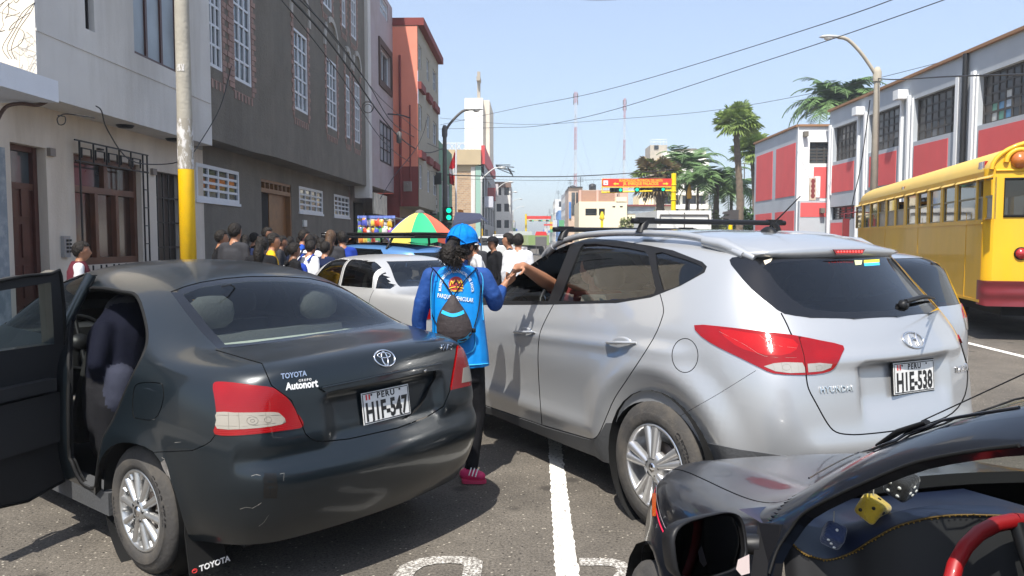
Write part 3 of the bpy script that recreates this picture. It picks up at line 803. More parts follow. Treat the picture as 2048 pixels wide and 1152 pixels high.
# ---------- red building with beige facade ----------
vR=vC+.02;uR=UV(838,vR)
B=Bld('red_building',uR,vR,'four storey building with plain red side wall and beige facade with red bands')
M_REDW=mat('red_render',(.74,.25,.17),.85,var=.08,vscale=1,bump=.2,dirt=(.62,.2,.13),dirtamt=.6,dscale=.5,streak=True)
M_REDD=mat('maroon_render',(.2,.04,.035),.85,var=.1);M_BEI=mat('beige_render',(.36,.33,.26),.9,var=.06,bump=.2,dirt=(.28,.25,.2),dirtamt=.4)
zT=ZV(800,38,vR);zM=ZV(800,333,vR);vE2=VU(878,uR)
mb=MB();mb.quad((-12,vR,zM),(uR-.02,vR,zM),(uR-.02,vR,zT),(-12,vR,zT));B.part(mb,'side_wall',M_REDW)
mb=MB();mb.quad((-12,vR,0),(uR-.8,vR,0),(uR-.8,vR,zM),(-12,vR,zM));mb.quad((uR-.8,vR,2.9),(uR-.02,vR,2.9),(uR-.02,vR,zM),(uR-.8,vR,zM));B.part(mb,'side_wall_base',M_REDD)
fr=fnU(uR);hs=[]
for (x0,x1) in ((839.5,845),(855,860),(867,874)):
    for (yt,yb) in ((95,140),(212,262),(330,378)): hs.append((VU(x0,uR),VU(x1,uR),ZU(842,yb,uR),ZU(842,yt,uR)))
mb=MB();wall(mb,fr,vR,vE2,2.9,zT-.25,hs,.15);mb.quad((uR,vR,2.9),(uR-1.2,vR,2.9),(uR-1.2,vE2,2.9),(uR,vE2,2.9));B.part(mb,'facade',M_BEI)
for h in hs: window(B,fr,*h,2,2,M_WINW,M_GLASSB,d=-.1,frame=.04,bar=.03)
mb=MB();cuboid(mb,fr,vR-.02,vE2+.1,zT-.25,zT+.05,-3,.25);
for y in (172,305):
    z=ZU(842,y,uR)
    for h in hs[::3]: cuboid(mb,fr,h[0]-.25,h[1]+.35,z-.28,z+.02,-.01,.14)
B.part(mb,'red_band',M_REDD)
mb=MB();wall(mb,fnU(uR-.9),vR,vE2+.05,0,2.9,[(vR+1,vR+3.4,0,2.5),(vR+4,vR+6.5,0,2.5)],.4);B.part(mb,'ground_wall',mat('shop_wall',(.3,.25,.2),.9))
mb=MB();cuboid(mb,fnU(uR-.9),vR+1,vR+6.5,0,2.5,-.6,-.4);B.part(mb,'shop_shutter',M_DARKIN)
mb=MB();mb.box(-12,uR-.02,vR,vE2,zT-.3,zT-.1);B.part(mb,'roof',M_CONC)
mb=MB();mb.tube([(-5.3,vR-.1,z) for z in (2.9,9)],.05);mb.tube([(-4.9,vR-.1,z) for z in (3.5,7)],.03);B.part(mb,'conduit',M_REDD)
# ---------- green corner building ----------
B=Bld('green_corner_building',uR,vE2+.12,'low green corner building behind the traffic light pole')
M_GRN=mat('green_render',(.16,.3,.2),.85,var=.1);vg=vE2+.12;zG=ZU(882,285,uR);hs=[(vg+1.2,vg+2.6,3.2,4.6),(vg+3.8,vg+5.2,3.2,4.6),(vg+.8,vg+3,.1,2.5),(vg+3.8,vg+6,.1,2.5)]
mb=MB();wall(mb,fr,vg,45.6,0,zG,hs,.15);mb.quad((-12,vg,zG),(uR,vg,zG),(uR,45.6,zG),(-12,45.6,zG));mb.quad((-12,45.6,0),(uR,45.6,0),(uR,45.6,zG),(-12,45.6,zG));B.part(mb,'wall',M_GRN)
for h in hs[:2]: window(B,fr,*h,2,2,M_WINW,M_GLASSB,d=-.1)
mb=MB();cuboid(mb,fr,vg+.8,vg+6,.1,2.5,-.4,-.16);B.part(mb,'shop_opening',M_DARKIN)
mb=MB();mb.lathe([(0,0),(.5,0),(.5,.9),(.1,1.05),(0,1.05)],14,(uR-1.,vg+3,zG));B.part(mb,'water_tank',M_IRON)
# ---------- brick church building across the junction, tower and cross ----------
vK=84.;B=Bld('brick_church_hall',UV(968,vK),vK,'three storey brick hall with red parapet corner beyond the junction')
def brick_material(name,c1,c2,mort,sc,rough=.9):
    m=mat(name,c1,rough);n=m.node_tree;N=n.nodes;L=n.links;bb=N['Principled BSDF']
    tc=N.new('ShaderNodeTexCoord');mp=N.new('ShaderNodeMapping');mp.inputs['Rotation'].default_value=(pi/2,0,0)
    br=N.new('ShaderNodeTexBrick');br.inputs['Color1'].default_value=(*c1,1);br.inputs['Color2'].default_value=(*c2,1);br.inputs['Mortar'].default_value=(*mort,1)
    br.inputs['Scale'].default_value=sc;br.inputs['Mortar Size'].default_value=.03
    L.new(tc.outputs['Object'],mp.inputs[0]);L.new(mp.outputs[0],br.inputs[0]);L.new(br.outputs[0],bb.inputs['Base Color']);return m
M_BRK=brick_material('far_brick',(.42,.27,.15),(.3,.18,.1),(.4,.34,.25),1.3)
M_OCH=mat('ochre_beam',(.42,.33,.2),.9,var=.15,vscale=.4);M_TEAL=mat('teal_pier',(.25,.4,.33),.8)
ux=UV(968,vK);uw=UV(880,vK);zt=ZV(930,300,vK)
mb=MB();mb.box(uw,ux-.6,vK,vK+20,0,zt-1.6);B.part(mb,'brick_wall',M_BRK)
mb=MB();mb.box(uw,ux-.3,vK-.5,vK+20,zt-1.6,zt);mb.box(uw,ux-.6,vK-.06,vK,4.0,4.2);mb.box(uw,ux-.6,vK-.06,vK,zt-2.3,zt-1.6);B.part(mb,'concrete_beam',M_OCH)
mb=MB();mb.box(ux-.9,ux-.3,vK-.15,vK+.4,0,zt-1.7);B.part(mb,'corner_pier',M_TEAL)
mb=MB();mb.box(ux-1.4,ux-.95,vK-.12,vK+.3,4,zt-1.8);B.part(mb,'white_pier',M_WHITEW)
vK2=VU(990,ux);
mb=MB();mb.add([(ux-.3,vK,zt-1.5),(ux-.3,vK,zt+.5),(ux-.3,vK2,zt-.1),(ux-.3,vK2,zt-1.1),(ux+.1,vK,zt-1.5),(ux+.1,vK,zt+.5),(ux+.1,vK2,zt-.1),(ux+.1,vK2,zt-1.1)],[(0,1,2,3),(4,7,6,5),(0,4,5,1),(3,2,6,7),(1,5,6,2),(0,3,7,4)]);B.part(mb,'red_parapet',mat('red_parapet',(.5,.05,.05),.6))
mb=MB();wall(mb,fnU(ux),vK,vK2,0,zt-1.5,[(vK+2+i*6,vK+6+i*6,3.2+j*3,5.4+j*3) for i in range(4) for j in range(2)]+[(vK+2,vK+8,0,2.6)],.5);B.part(mb,'facade',mat('grey_facade',(.3,.3,.3),.8))
mb=MB();mb.box(ux-1,ux-.5,vK+1,vK2,0,zt-2);B.part(mb,'window_band',M_GLASSD)
for k,(y0,hh) in enumerate(((vK+1.5,1.2),(vK+7,1.5),(vK+15,1.5))): mb=MB();mb.box(ux,ux+.9,y0,y0+1.5,5+k,5+k+hh);B.part(mb,'wall_sign',mat('wall_sign_%d' % k,[(.5,.5,.55),(.3,.05,.05),(.55,.5,.5)][k],.6))
mb=MB()
for i in range(int((ux-1-uw)/.75)): a=uw+.3+i*.75;mb.tube([(a,vK,zt),(a+.55,vK,zt+.7)],.05,4);mb.tube([(a+.55,vK,zt),(a,vK,zt+.7)],.05,4)
mb.box(uw,ux-.4,vK-.05,vK+.05,zt+.7,zt+.78);B.part(mb,'roof_railing',M_WINW)
mb=MB()
for k in range(5):
    p=Vector((ux+.3,vK2-5+k*1.2,zt+.4));mb.tube([p,p+Vector((2.+.5*(k % 2),0,-.2*k))],.06,4);mb.tube([p+Vector((1.6,0,-.2)),p+Vector((2.3,0,-1.2))],.05,4)
B.part(mb,'power_bracket',M_IRON)
vW=100.;B=Bld('church_tower',UV(966,vW),vW,'tall plain white church tower topped by a cross','tower')
u0_,u1_=UV(930,vW),UV(966,vW);zt=ZV(950,196,vW)
M_TOW=mat('tower_white',(.8,.78,.72),.8,var=.03)
mb=MB();mb.box(u0_,u1_,vW,vW+6,0,zt);B.part(mb,'tower_shaft',M_TOW)
mb=MB();mb.box(u1_+.003,u1_+.8,vW+1.2,vW+12,0,zt-.05);B.part(mb,'side_slab',M_CREAMW)
mb=MB();uc_=UV(956.5,vW);mb.box(uc_-.2,uc_+.2,vW+1.5,vW+1.9,zt,ZV(956,138,vW));mb.box(uc_-.24,uc_+.24,vW+.7,vW+2.8,ZV(956,158,vW),ZV(956,150,vW));B.part(mb,'cross',mat('cross_concrete',(.35,.31,.25),.8))
# ---------- simple town blocks with built windows ----------
def block(name,label,u0,u1,v0,v1,z1,col,nf,nw,side='L',wcol=None,group='houses lining the far street',trim=None):
    B=Bld(name,u0 if side == 'L' else u1,v0,label,'building',group)
    M_=mat('render_%02d%02d%02d' % tuple(int(c*99) for c in col),col,.85,var=.08,vscale=.5,dirt=tuple(c*.7 for c in col),dirtamt=.4,dscale=.3)
    ff=z1/nf;fv=fnV(v0);wd=(u1-u0)/nw
    hs=[(u0+wd*(i+.2),u0+wd*(i+.8),ff*j+ff*.32,ff*j+ff*.8) for i in range(nw) for j in range(nf)]
    mb=MB();wall(mb,fv,u0,u1,0,z1,hs,.2)
    uf=u1 if side == 'L' else u0;fs_=fnU(uf,1 if side == 'L' else -1);m2=max(2,int((v1-v0)/4));w2_=(v1-v0)/m2
    h2=[(v0+w2_*(i+.2),v0+w2_*(i+.8),ff*j+ff*.3,ff*j+ff*.82) for i in range(m2) for j in range(nf)]
    wall(mb,fs_,v0,v1,0,z1,h2,.2);mb.quad((u0,v0,z1),(u1,v0,z1),(u1,v1,z1),(u0,v1,z1))
    B.part(mb,'wall',M_)
    me={}
    for fn_,H2 in ((fv,hs),(fs_,h2)):
        for h in H2:
            key=(fn_ is fv)
            q=MB();cuboid(q,fn_,*h,-.2,-.12)
            p0=q.v[0]
            if key not in me: q.v=[(x-p0[0],y-p0[1],z-p0[2]) for x,y,z in q.v];me[key]=q.mesh('window',M_GLASSD)
            o=link('window',me[key],B.root);o.location=(p0[0]-B.u0,p0[1]-B.v0,p0[2])
    if trim:
        mb=MB();cuboid(mb,fv,u0-.1,u1+.1,z1-.5,z1+.3,0,.3);B.part(mb,'parapet',mat('trim_%d' % int(trim[0]*100),trim,.8))
    if group:
        rt_=random.Random(int(v0));um=(u0+u1)/2
        mb=MB();x=uf+(-1 if side == 'L' else 1)*rt_.uniform(1,3);mb.lathe([(0,0),(.6,0),(.6,1.0),(.15,1.2),(0,1.2)],10,(x,v0+2,z1));B.part(mb,'water_tank',M_IRON)
        mb=MB();x2=uf+(-.8 if side == 'L' else .8);mb.tube([(x2,v0+.5,z1),(x2,v0+.5,z1+2.2)],.04,4);[mb.tube([(x2-.5,v0+.5,z1+1.4+.3*j),(x2+.5,v0+.5,z1+1.4+.3*j)],.03,4) for j in range(3)];B.part(mb,'roof_aerial',M_IRON)
        mb=MB();s_=1 if side == 'L' else -1;a=v0+rt_.uniform(2,8);zz=rt_.uniform(2.8,4.5);mb.box(*sorted((uf+.02*s_,uf+1.1*s_)),a,a+.15,zz,zz+rt_.uniform(.8,2.2));B.part(mb,'shop_sign',mat('shop_sign_%d' % (int(v0) % 5),[(.6,.05,.04),(.7,.5,.05),(.05,.15,.5),(.6,.6,.6),(.1,.35,.15)][int(v0) % 5],.6))
    return B
k=0
block('balcony_building','white four storey building with brown top floor and dark balcony bands',UV(990,112),UV(1021,112),112,124,ZV(1000,368,112),(.72,.7,.66),4,2,trim=(.2,.13,.1),group=None)
rb=random.Random(11)
colsL=[((.45,.36,.3),'tan'),((.62,.6,.55),'off white'),((.35,.2,.14),'brick red'),((.5,.5,.5),'grey'),((.55,.45,.25),'ochre'),((.3,.38,.35),'grey green')]
v=124.5;k=0
while v < 330:
    L_=rb.uniform(14,26);h_=rb.uniform(5.5,10.5);c,nm=colsL[k % 6]
    block('far_house','house number %s from the balcony building, %s front, lamp post side of the avenue' % (['one','two','three','four','five','six','seven','eight','nine','ten','eleven','twelve','thirteen','fourteen','fifteen'][k],nm),-12,-5+rb.uniform(-.5,.6)-v*.004,v,v+L_,h_,c,max(2,round(h_/3)),2);v += L_+.3;k += 1
v=128.;k=0
while v < 330:
    L_=rb.uniform(14,26);h_=[9.5,11,8,11.5,7,9,10][k % 7];c,nm=colsL[(k*2+1) % 6] if k else ((.62,.55,.45),'cream')
    if k == 2: c,nm=(.12,.25,.5),'blue'
    block('far_house','house number %s beyond the pink corner house, %s front, gantry side of the avenue' % (['one','two','three','four','five','six','seven','eight','nine','ten','eleven','twelve','thirteen','fourteen','fifteen'][k],nm),7.0+rb.uniform(-.8,.5),16,v,v+L_,h_,c,max(2,round(h_/3)),2,'R');v += L_+.3;k += 1
block('back_house','low tan house behind the white arcaded building',44,60,130,145,8,(.5,.42,.33),3,4,'R',group=None)
# ---------- cream house behind the gantry ----------
vH=105.;B=Bld('cream_house',UV(1165,vH),vH,'cream two storey house with recessed balcony and brick walled roof behind the gantry','house')
M_CRM=mat('cream_paint',(.75,.66,.47),.8,var=.04,vscale=.4);M_BRK2=brick_material('roof_brick',(.36,.18,.1),(.28,.13,.08),(.33,.25,.2),1.6)
X=lambda x: UV(x,vH);Z=lambda y: ZV(1250,y,vH)
mb=MB();h1=[(X(1171),X(1194),Z(431),Z(417)),(X(1198),X(1210),Z(431),Z(417)),(X(1225),X(1231),Z(415),Z(412)),(X(1240),X(1246),Z(415),Z(412))]
wall(mb,fnV(vH),X(1158),X(1254),0,Z(403),h1,.6);mb.quad((X(1158),vH,Z(403)),(X(1254),vH,Z(403)),(X(1254),vH+14,Z(403)),(X(1158),vH+14,Z(403)));mb.quad((X(1158),vH,0),(X(1158),vH+14,0),(X(1158),vH+14,Z(403)),(X(1158),vH,Z(403)))
B.part(mb,'wall',M_CRM)
mb=MB();[cuboid(mb,fnV(vH),h[0],h[1],h[2],h[3],-.8,-.6) for h in h1];B.part(mb,'window',M_GLASSD)
mb=MB();[mb.tube([(X(1171)+i*.18,vH+.05,Z(431)),(X(1171)+i*.18,vH+.05,Z(427))],.02,4) for i in range(9)];mb.tube([(X(1171),vH+.05,Z(427)),(X(1194),vH+.05,Z(427))],.03,4);B.part(mb,'balcony_rail',M_IRON)
mb=MB();mb.box(X(1254)+.02,X(1345),vH+.6,vH+14,0,Z(412));mb.box(X(1282),X(1312),vH+2,vH+8,Z(412),Z(388));B.part(mb,'side_wing',M_CRM)
mb=MB();mb.box(X(1254)+.02,X(1345),vH+.1,vH+.6,Z(412),Z(409));B.part(mb,'red_eave',M_REDD)
mb=MB();mb.box(X(1256),X(1312),vH+.5,vH+.65,Z(427),Z(414));B.part(mb,'window',M_CURT)
mb=MB();mb.box(X(1290),X(1296),vH+1.9,vH+2,Z(400),Z(394));B.part(mb,'window',M_GLASSD)
mb=MB();mb.box(X(1160),X(1238),vH+4,vH+4.4,Z(403),Z(377));B.part(mb,'roof_brick_wall',M_BRK2)
mb=MB();[mb.box(X(x)-.15,X(x)+.15,vH+3.9,vH+4,Z(403),Z(376)) for x in (1164,1200,1238)];mb.box(X(1255),X(1273),vH+9,vH+12,Z(403),Z(350));B.part(mb,'roof_pier',mat('pinkish_concrete',(.5,.33,.27),.8))
mb=MB();mb.box(X(1232),X(1253),vH-.1,vH+1.5,Z(403),Z(394));B.part(mb,'roof_box',M_CRM)
vH=116.;B=Bld('brick_corner_house',UV(1135,vH),vH,'pinkish house with brick upper wall, blue banner and roof sign by the avenue','house')
X=lambda x: UV(x,vH);Z=lambda y: ZV(1150,y,vH)
mb=MB();mb.box(X(1137),X(1165),vH,vH+11,0,Z(376));B.part(mb,'wall',mat('pink_render',(.55,.42,.33),.8,var=.2,vscale=.5))
mb=MB();mb.box(X(1137)-.1,X(1165),vH-.3,vH+11,Z(376),Z(373.5));mb.box(X(1152),X(1156),vH-.2,vH,Z(440),Z(385));B.part(mb,'dark_trim',M_GLASSD)
mb=MB();mb.box(X(1138),X(1142),vH-.2,vH,Z(437),Z(404));B.part(mb,'blue_banner',mat('banner_blue',(.05,.2,.55),.6))
mb=MB();mb.box(X(1143),X(1150),vH-.1,vH,Z(430),Z(385));B.part(mb,'window_strip',M_GLASSB)
# ---------- white arcaded building behind the palms ----------
vH=110.;B=Bld('arcaded_building',UV(1345,vH),vH,'white building with arched windows, balconies and a grey stair tower behind palms')
X=lambda x: UV(x,vH);Z=lambda y: ZV(1375,y,vH);M_WB=mat('arcade_white',(.78,.76,.68),.8,var=.03)
hs=[(X(1368),X(1392),Z(381),Z(366)),(X(1396),X(1412),Z(381),Z(366)),(X(1322),X(1346),Z(408),Z(391)),(X(1365),X(1394),Z(408),Z(391)),(X(1398),X(1412),Z(408),Z(391)),(X(1352),X(1358),Z(430),Z(340))]
mb=MB();wall(mb,fnV(vH),X(1316),X(1417),0,Z(318),hs,.8);mb.quad((X(1316),vH,Z(318)),(X(1417),vH,Z(318)),(X(1417),vH+12,Z(318)),(X(1316),vH+12,Z(318)));mb.box(X(1330),X(1417),vH+2,vH+12,Z(318),Z(299));mb.quad((X(1417),vH,0),(X(1417),vH+12,0),(X(1417),vH+12,Z(318)),(X(1417),vH,Z(318)))
B.part(mb,'wall',M_WB)
mb=MB();[cuboid(mb,fnV(vH),h[0],h[1],h[2],h[3],-1,-.8) for h in hs];B.part(mb,'window',M_GLASSD)
for c in (1380,1404):
    mb=MB();r=X(1380+11)-X(1380);P=[(X(c)-r*cos(pi*i/10),Z(366)+r*sin(pi*i/10)) for i in range(11)];mb.prism(P,fnV(vH),.01,.05);B.part(mb,'arch_window',M_GLASSD)
mb=MB();cuboid(mb,fnV(vH),X(1316)-.2,X(1417)+.2,Z(390),Z(386),0,.8);cuboid(mb,fnV(vH),X(1316)-.2,X(1417)+.2,Z(418),Z(410),0,.8);B.part(mb,'balcony',M_WB)
mb=MB();mb.box(X(1308),X(1343),vH+4,vH+9,0,Z(283));B.part(mb,'stair_tower',mat('tower_grey',(.4,.36,.3),.9,var=.1))
mb=MB();mb.box(X(1316),X(1325),vH+3.9,vH+4,Z(292),Z(284));B.part(mb,'tower_window',M_GLASSD)
mb=MB()
for i in range(6): x=1309+i*6.6;mb.tube([(X(x),vH+4,Z(283)),(X(x),vH+4,Z(272))],.04,4)
for y in (272,277): mb.tube([(X(1309),vH+4,Z(y)),(X(1342),vH+4,Z(y))],.04,4)
B.part(mb,'roof_railing',M_WINW)
mb=MB();mb.add([(X(1343),vH+3,Z(299)),(X(1417),vH+3,Z(299)),(X(1400),vH+3,Z(292)),(X(1360),vH+3,Z(292)),(X(1343),vH+9,Z(299)),(X(1417),vH+9,Z(299)),(X(1400),vH+9,Z(292)),(X(1360),vH+9,Z(292))],[(0,1,2,3),(4,7,6,5),(0,3,7,4),(1,5,6,2),(3,2,6,7)]);B.part(mb,'roof_shed',M_GRAYR)
# ---------- grey and red hall on the right ----------
M_HG=mat('hall_grey',(.42,.45,.48),.8,var=.06,vscale=1,bump=.1,dirt=(.36,.39,.42),dirtamt=.4,streak=True);M_HR=mat('hall_red',(.68,.10,.10),.8,var=.06,vscale=1.2,bump=.1,dirt=(.55,.12,.11),dirtamt=.5,dscale=1.5,streak=True)
M_HW=mat('hall_white',(.78,.79,.79),.8,dirt=(.6,.6,.6),dirtamt=.3,streak=True);M_TILE=mat('ochre_coping',(.3,.16,.08),.8)
UH=14.6;B=Bld('striped_hall',UH,15,'long grey hall with red panels and dark gridded windows behind the bus','hall')
fh=fnU(UH,-1);vN=VU(1656,UH);zR=ZU(1656,226,UH)
bays=[((1664,1713),(325,258)),((1733,1797),(308,232)),((1822,1903),(286,203)),((1949,2085),(254,159))]
zb,zt=ZU(1664,325,UH),ZU(1664,258,UH)
hs=[(VU(b_,UH),VU(a,UH),zb,zt) for (a,b_),_ in bays]+[(16.5,20,zb,zt)]
zl0,zl1=ZU(1664,440,UH),ZU(1664,414,UH)
hl=[(VU(1710,UH),VU(1661,UH),zl0,zl1),(VU(1790,UH),VU(1735,UH),zl0,zl1),(VU(1890,UH),VU(1825,UH),zl0,zl1)]
mb=MB();wall(mb,fh,15,vN,0,zR,hs+hl,.25);mb.quad((UH,15,zR),(UH+20,15,zR),(UH+20,vN,zR),(UH,vN,zR));mb.quad((UH,vN,0),(UH+20,vN,0),(UH+20,vN,zR),(UH,vN,zR));mb.quad((UH,15,0),(UH+20,15,0),(UH+20,15,zR),(UH,15,zR))
B.part(mb,'wall',M_HG)
rw=random.Random(8)
M_PN=[mat('hall_pane_%d' % i,c,.3,spec=.6,var=.4,vscale=1) for i,c in enumerate([(.03,.03,.03),(.05,.045,.04),(.09,.085,.08),(.16,.155,.15),(.045,.03,.02)])]
M_PL=[mat('coloured_pane_%d' % i,c,.4) for i,c in enumerate([(.35,.42,.5),(.1,.25,.42),(.12,.3,.22),(.5,.5,.47)])]  # pale, blue and green colours for a few chosen panes
def pick(i,j):
    r=rw.random();return M_PN[0] if r < .38 else M_PN[1] if r < .66 else M_PN[4] if r < .8 else M_PN[2] if r < .93 else M_PN[3]
for k,h in enumerate(hs):
    nc=6 if k < 3 else 9
    if k == 3: pk=lambda i,j: M_PL[(i*5+j*3) % 4] if (j < 2 and i in (5,6,7)) or (j == 2 and i == 5) else M_PN[(i+j) % 2*4]
    else: pk=pick
    window(B,fh,*h,nc,5 if k < 3 else 5,mat('steel_window_bars',(.06,.055,.05),.6),None,bar=.07,frame=.07,d=-.22,panes=pk)
for h in hl: window(B,fh,*h,4,4,M_IRON,M_GLASSD,d=-.2,bar=.04)
mb=MB();zp0,zp1=ZU(1664,386,UH),ZU(1664,332,UH)
for (x0,x1) in ((1663,1706),(1737,1790),(1825,1892),(1953,2090)): cuboid(mb,fh,VU(x1,UH),VU(x0,UH),zp0,zp1,.001,.02)
for (x0,x1) in ((1663,1700),(1737,1785),(1825,1885)): cuboid(mb,fh,VU(x1,UH),VU(x0,UH),.3,ZU(1664,446,UH),.001,.02)
B.part(mb,'red_panel',M_HR)
mb=MB()
for x0,x1 in ((1657.5,1660),(1714,1716.5),(1727,1730),(1799,1802),(1812,1816),(1908,1914),(1938,1944)): cuboid(mb,fh,VU(x1,UH),VU(x0,UH),0,ZU(1664,250,UH),.001,.1)
for x0,x1 in ((1661,1663),(1731.5,1733),(1819.5,1821.5),(1946,1948.5)): cuboid(mb,fh,VU(x1,UH),VU(x0,UH),zp0-.1,zt+.05,.001,.06)
B.part(mb,'pilaster',M_HW)
for x in (1722,1806): 
    a=VU(x,UH);z=zR-.75;mb=MB();cuboid(mb,fh,a-.22,a+.22,z,z+.35,0,.42);B.part(mb,'rain_spout',M_HW)
mb=MB();cuboid(mb,fh,14.9,vN+.05,zR,zR+.1,-.5,.12);B.part(mb,'coping',M_TILE)
mb=MB();a=VU(1927,UH);mb.tube([(UH-.1,a,.2),(UH-.1,a,zR)],.09,8);B.part(mb,'downpipe',M_IRON)
vS=vN+.6;uS0=UV(1593,vS);B=Bld('striped_hall_annex',uS0,vS,'smaller white and grey annex with two tall red panels beside the long hall','hall')
zS=ZV(1620,253,vS);X=lambda x: UV(x,vS);Z=lambda y: ZV(1620,y,vS)
hw=[(X(1617),X(1665),Z(327),Z(284))]
mb=MB();wall(mb,fnV(vS),uS0,UH+6,0,zS,hw,.25);B.part(mb,'white_wall',M_HW)
window(B,fnV(vS),*hw[0],3,6,mat('steel_window_bars',(.06,)*3),M_GLASSB,d=-.2,bar=.07)
mb=MB();cuboid(mb,fnV(vS),X(1626),UH+1,Z(396),Z(334),.001,.02);cuboid(mb,fnV(vS),X(1597),X(1652),Z(434),Z(406),.3,.32);B.part(mb,'red_panel',M_HR)
mb=MB();cuboid(mb,fnV(vS),X(1595),X(1655),0,Z(402),.02,.3);B.part(mb,'porch',M_HG)
mb=MB();cuboid(mb,fnV(vS),X(1627),X(1638),Z(395),Z(353),.02,.12);B.part(mb,'white_signboard',M_HW)
mb=MB();cuboid(mb,fnV(vS),X(1615),X(1627),Z(401),Z(357),.2,.3);sg=B.part(mb,'vertical_sign',mat('sign_cream',(.55,.45,.35),.6))
mb=MB()
for k in range(4): z=Z(398)+k*(Z(360)-Z(398))/4;r_=.11;c=X(1621);mb.add([(c+r_*cos(t*pi/3)*1,vS-.31,z+.15+r_*sin(t*pi/3)*1.3) for t in range(6)],[tuple(range(6))])
B.part(mb,'sign_emblem',mat('sign_maroon',(.2,.04,.04),.6),sg)
for (x,y) in ((1602,264),(1634,417)):
    mb=MB();cuboid(mb,fnV(vS),X(x),X(x+8),Z(y+10),Z(y),.02 if y < 300 else .33,.3 if y < 300 else .6);B.part(mb,'wall_lamp',M_GRAYR)
uf=uS0;vF=VU(1508,uf);f2=fnU(uf,-1)
mb=MB();wall(mb,f2,vS,vF,0,zS);mb.quad((uf,vS,zS),(UH+6,vS,zS),(UH+6,vF,zS),(uf,vF,zS));B.part(mb,'grey_wall',M_HG)
mb=MB();zz0,zz1=ZU(1590,391,uf),ZU(1590,286,uf)
for x0,x1 in ((1551,1589),(1512,1544)): cuboid(mb,f2,VU(x1,uf),VU(x0,uf),zz0,zz1,.001,.02);cuboid(mb,f2,VU(x1,uf),VU(x0,uf),.2,ZU(1590,421,uf),.001,.02)
B.part(mb,'red_panel',M_HR)
mb=MB();cuboid(mb,f2,vS,vF,zS,zS+.1,-.4,.1);cuboid(mb,fnV(vS),uS0,UH+6,zS,zS+.1,-.3,.1);B.part(mb,'coping',M_TILE)
# ===  STREET FURNITURE  ===
p=at(375,450,11.5);z1=at(375,336,11.5).z
R_=empty('utility_pole',(p.x,p.y,.14),0,'grey concrete pole with yellow painted foot standing in front of the white house','pole')
mb=MB();mb.lathe([(.0,0),(.118,0),(.112,z1-.14)],20);mb.build('painted_foot',M_YELP,R_)
mb=MB();mb.lathe([(.1105,z1-.14),(.103,4.4),(.098,5.3),(.085,8.5)],20);mb.build('shaft',M_CONCP,R_)
mb=MB();mb.lathe([(.1135,z1-.14-.02),(.1140,z1+.1),(.1120,z1+.45),(.106,z1+.62)],20)
m=mat('chipped_white_paint',(.62,.6,.57),.7);n=m.node_tree;N=n.nodes;L=n.links;bb=N['Principled BSDF'];tc=N.new('ShaderNodeTexCoord');t=N.new('ShaderNodeTexNoise');t.inputs['Scale'].default_value=9;t.inputs['Detail'].default_value=8;t.inputs['Roughness'].default_value=.75
mp=N.new('ShaderNodeMapping');mp.inputs['Scale'].default_value=(1,1,.4);L.new(tc.outputs['Object'],mp.inputs[0]);L.new(mp.outputs[0],t.inputs['Vector']);r=N.new('ShaderNodeValToRGB');r.color_ramp.elements[0].position=.48;r.color_ramp.elements[1].position=.53;r.color_ramp.elements[0].color=(.3,.27,.22,1);r.color_ramp.elements[1].color=(.62,.6,.58,1);L.new(t.outputs[0],r.inputs[0]);L.new(r.outputs[0],bb.inputs['Base Color'])
mb.build('old_paint_band',m,R_)
for (y0,y1) in ((128,142),(246,252)):
    a,b_=at(375,y1,11.4).z-.14,at(375,y0,11.4).z-.14;mb=MB();mb.lathe([(.112,a),(.112,b_)],20);mb.v=[v for v in mb.v];
    mb=MB();k=8;mb.add([(.109*cos(-pi/2-.5+i/k*1.),.109*sin(-pi/2-.5+i/k*1.),z) for z in (a,b_) for i in range(k+1)],[(i,i+1,i+k+2,i+k+1) for i in range(k)]);mb.build('pasted_label',m,R_)
def lamp_post(px,ytop,v,arm,zt,label,m,r=.09,head=None,group=None,up=.9,cat='street lamp',foot=None):
    u=UV(px,v);loc=S(u,v,.1);R_=empty('street_lamp',loc,-SA,label,cat,group)
    mb=MB();mb.lathe([(0,0),(r,0),(r*.62,zt)],12);mb.build('post',m,R_)
    if foot:
        mb=MB();mb.lathe([(r*1.03,0),(r*.95,foot)],12);mb.build('painted_foot',M_YELP,R_)
    mb=MB();mb.tube(smooth_poly([(0,0,zt-.3),(arm*.14,0,zt+up*.06),(arm*.42,0,zt+up*.55),(arm*.72,0,zt+up*.92),(arm*.95,0,zt+up)],False,3),r*.42,8);mb.lathe([(r*.9,zt-.45),(r*.95,zt-.1),(r*.5,zt+.1),(0,zt+.1)],12);mb.build('arm',m,R_)
    s=1 if arm > 0 else -1;mb=MB();x=arm
    P=[]
    for i,(t,w,h0,h1) in enumerate(((-.12,.05,-.03,.05),(.05,.10,-.05,.08),(.3,.15,-.03,.10),(.55,.13,-.03,.08),(.68,.05,.0,.03))):
        for k in range(8): a=2*pi*k/8;P.append((x+s*t-.05*s,w*cos(a),zt+up+(h1 if sin(a) > 0 else -h0)*sin(a)))
    mb.add(P,[(i*8+k,i*8+(k+1) % 8,(i+1)*8+(k+1) % 8,(i+1)*8+k) for i in range(4) for k in range(8)]+[tuple(range(8))[::-1],tuple(32+k for k in range(8))],0,True);mb.build('lamp_head',mat('lamp_housing',(.5,.5,.48),.4,metal=.3),R_)
    mb=MB();mb.lathe([(.13,0),(.115,-.06),(.06,-.1),(0,-.11)],12);mb.v=[(x+s*.3+a*1.3,b*1.,zt+up-.02+c) for a,b,c in mb.v];mb.build('lamp_glass',mat('lamp_glass',(.72,.72,.68),.15,coat=1),R_)
    return R_
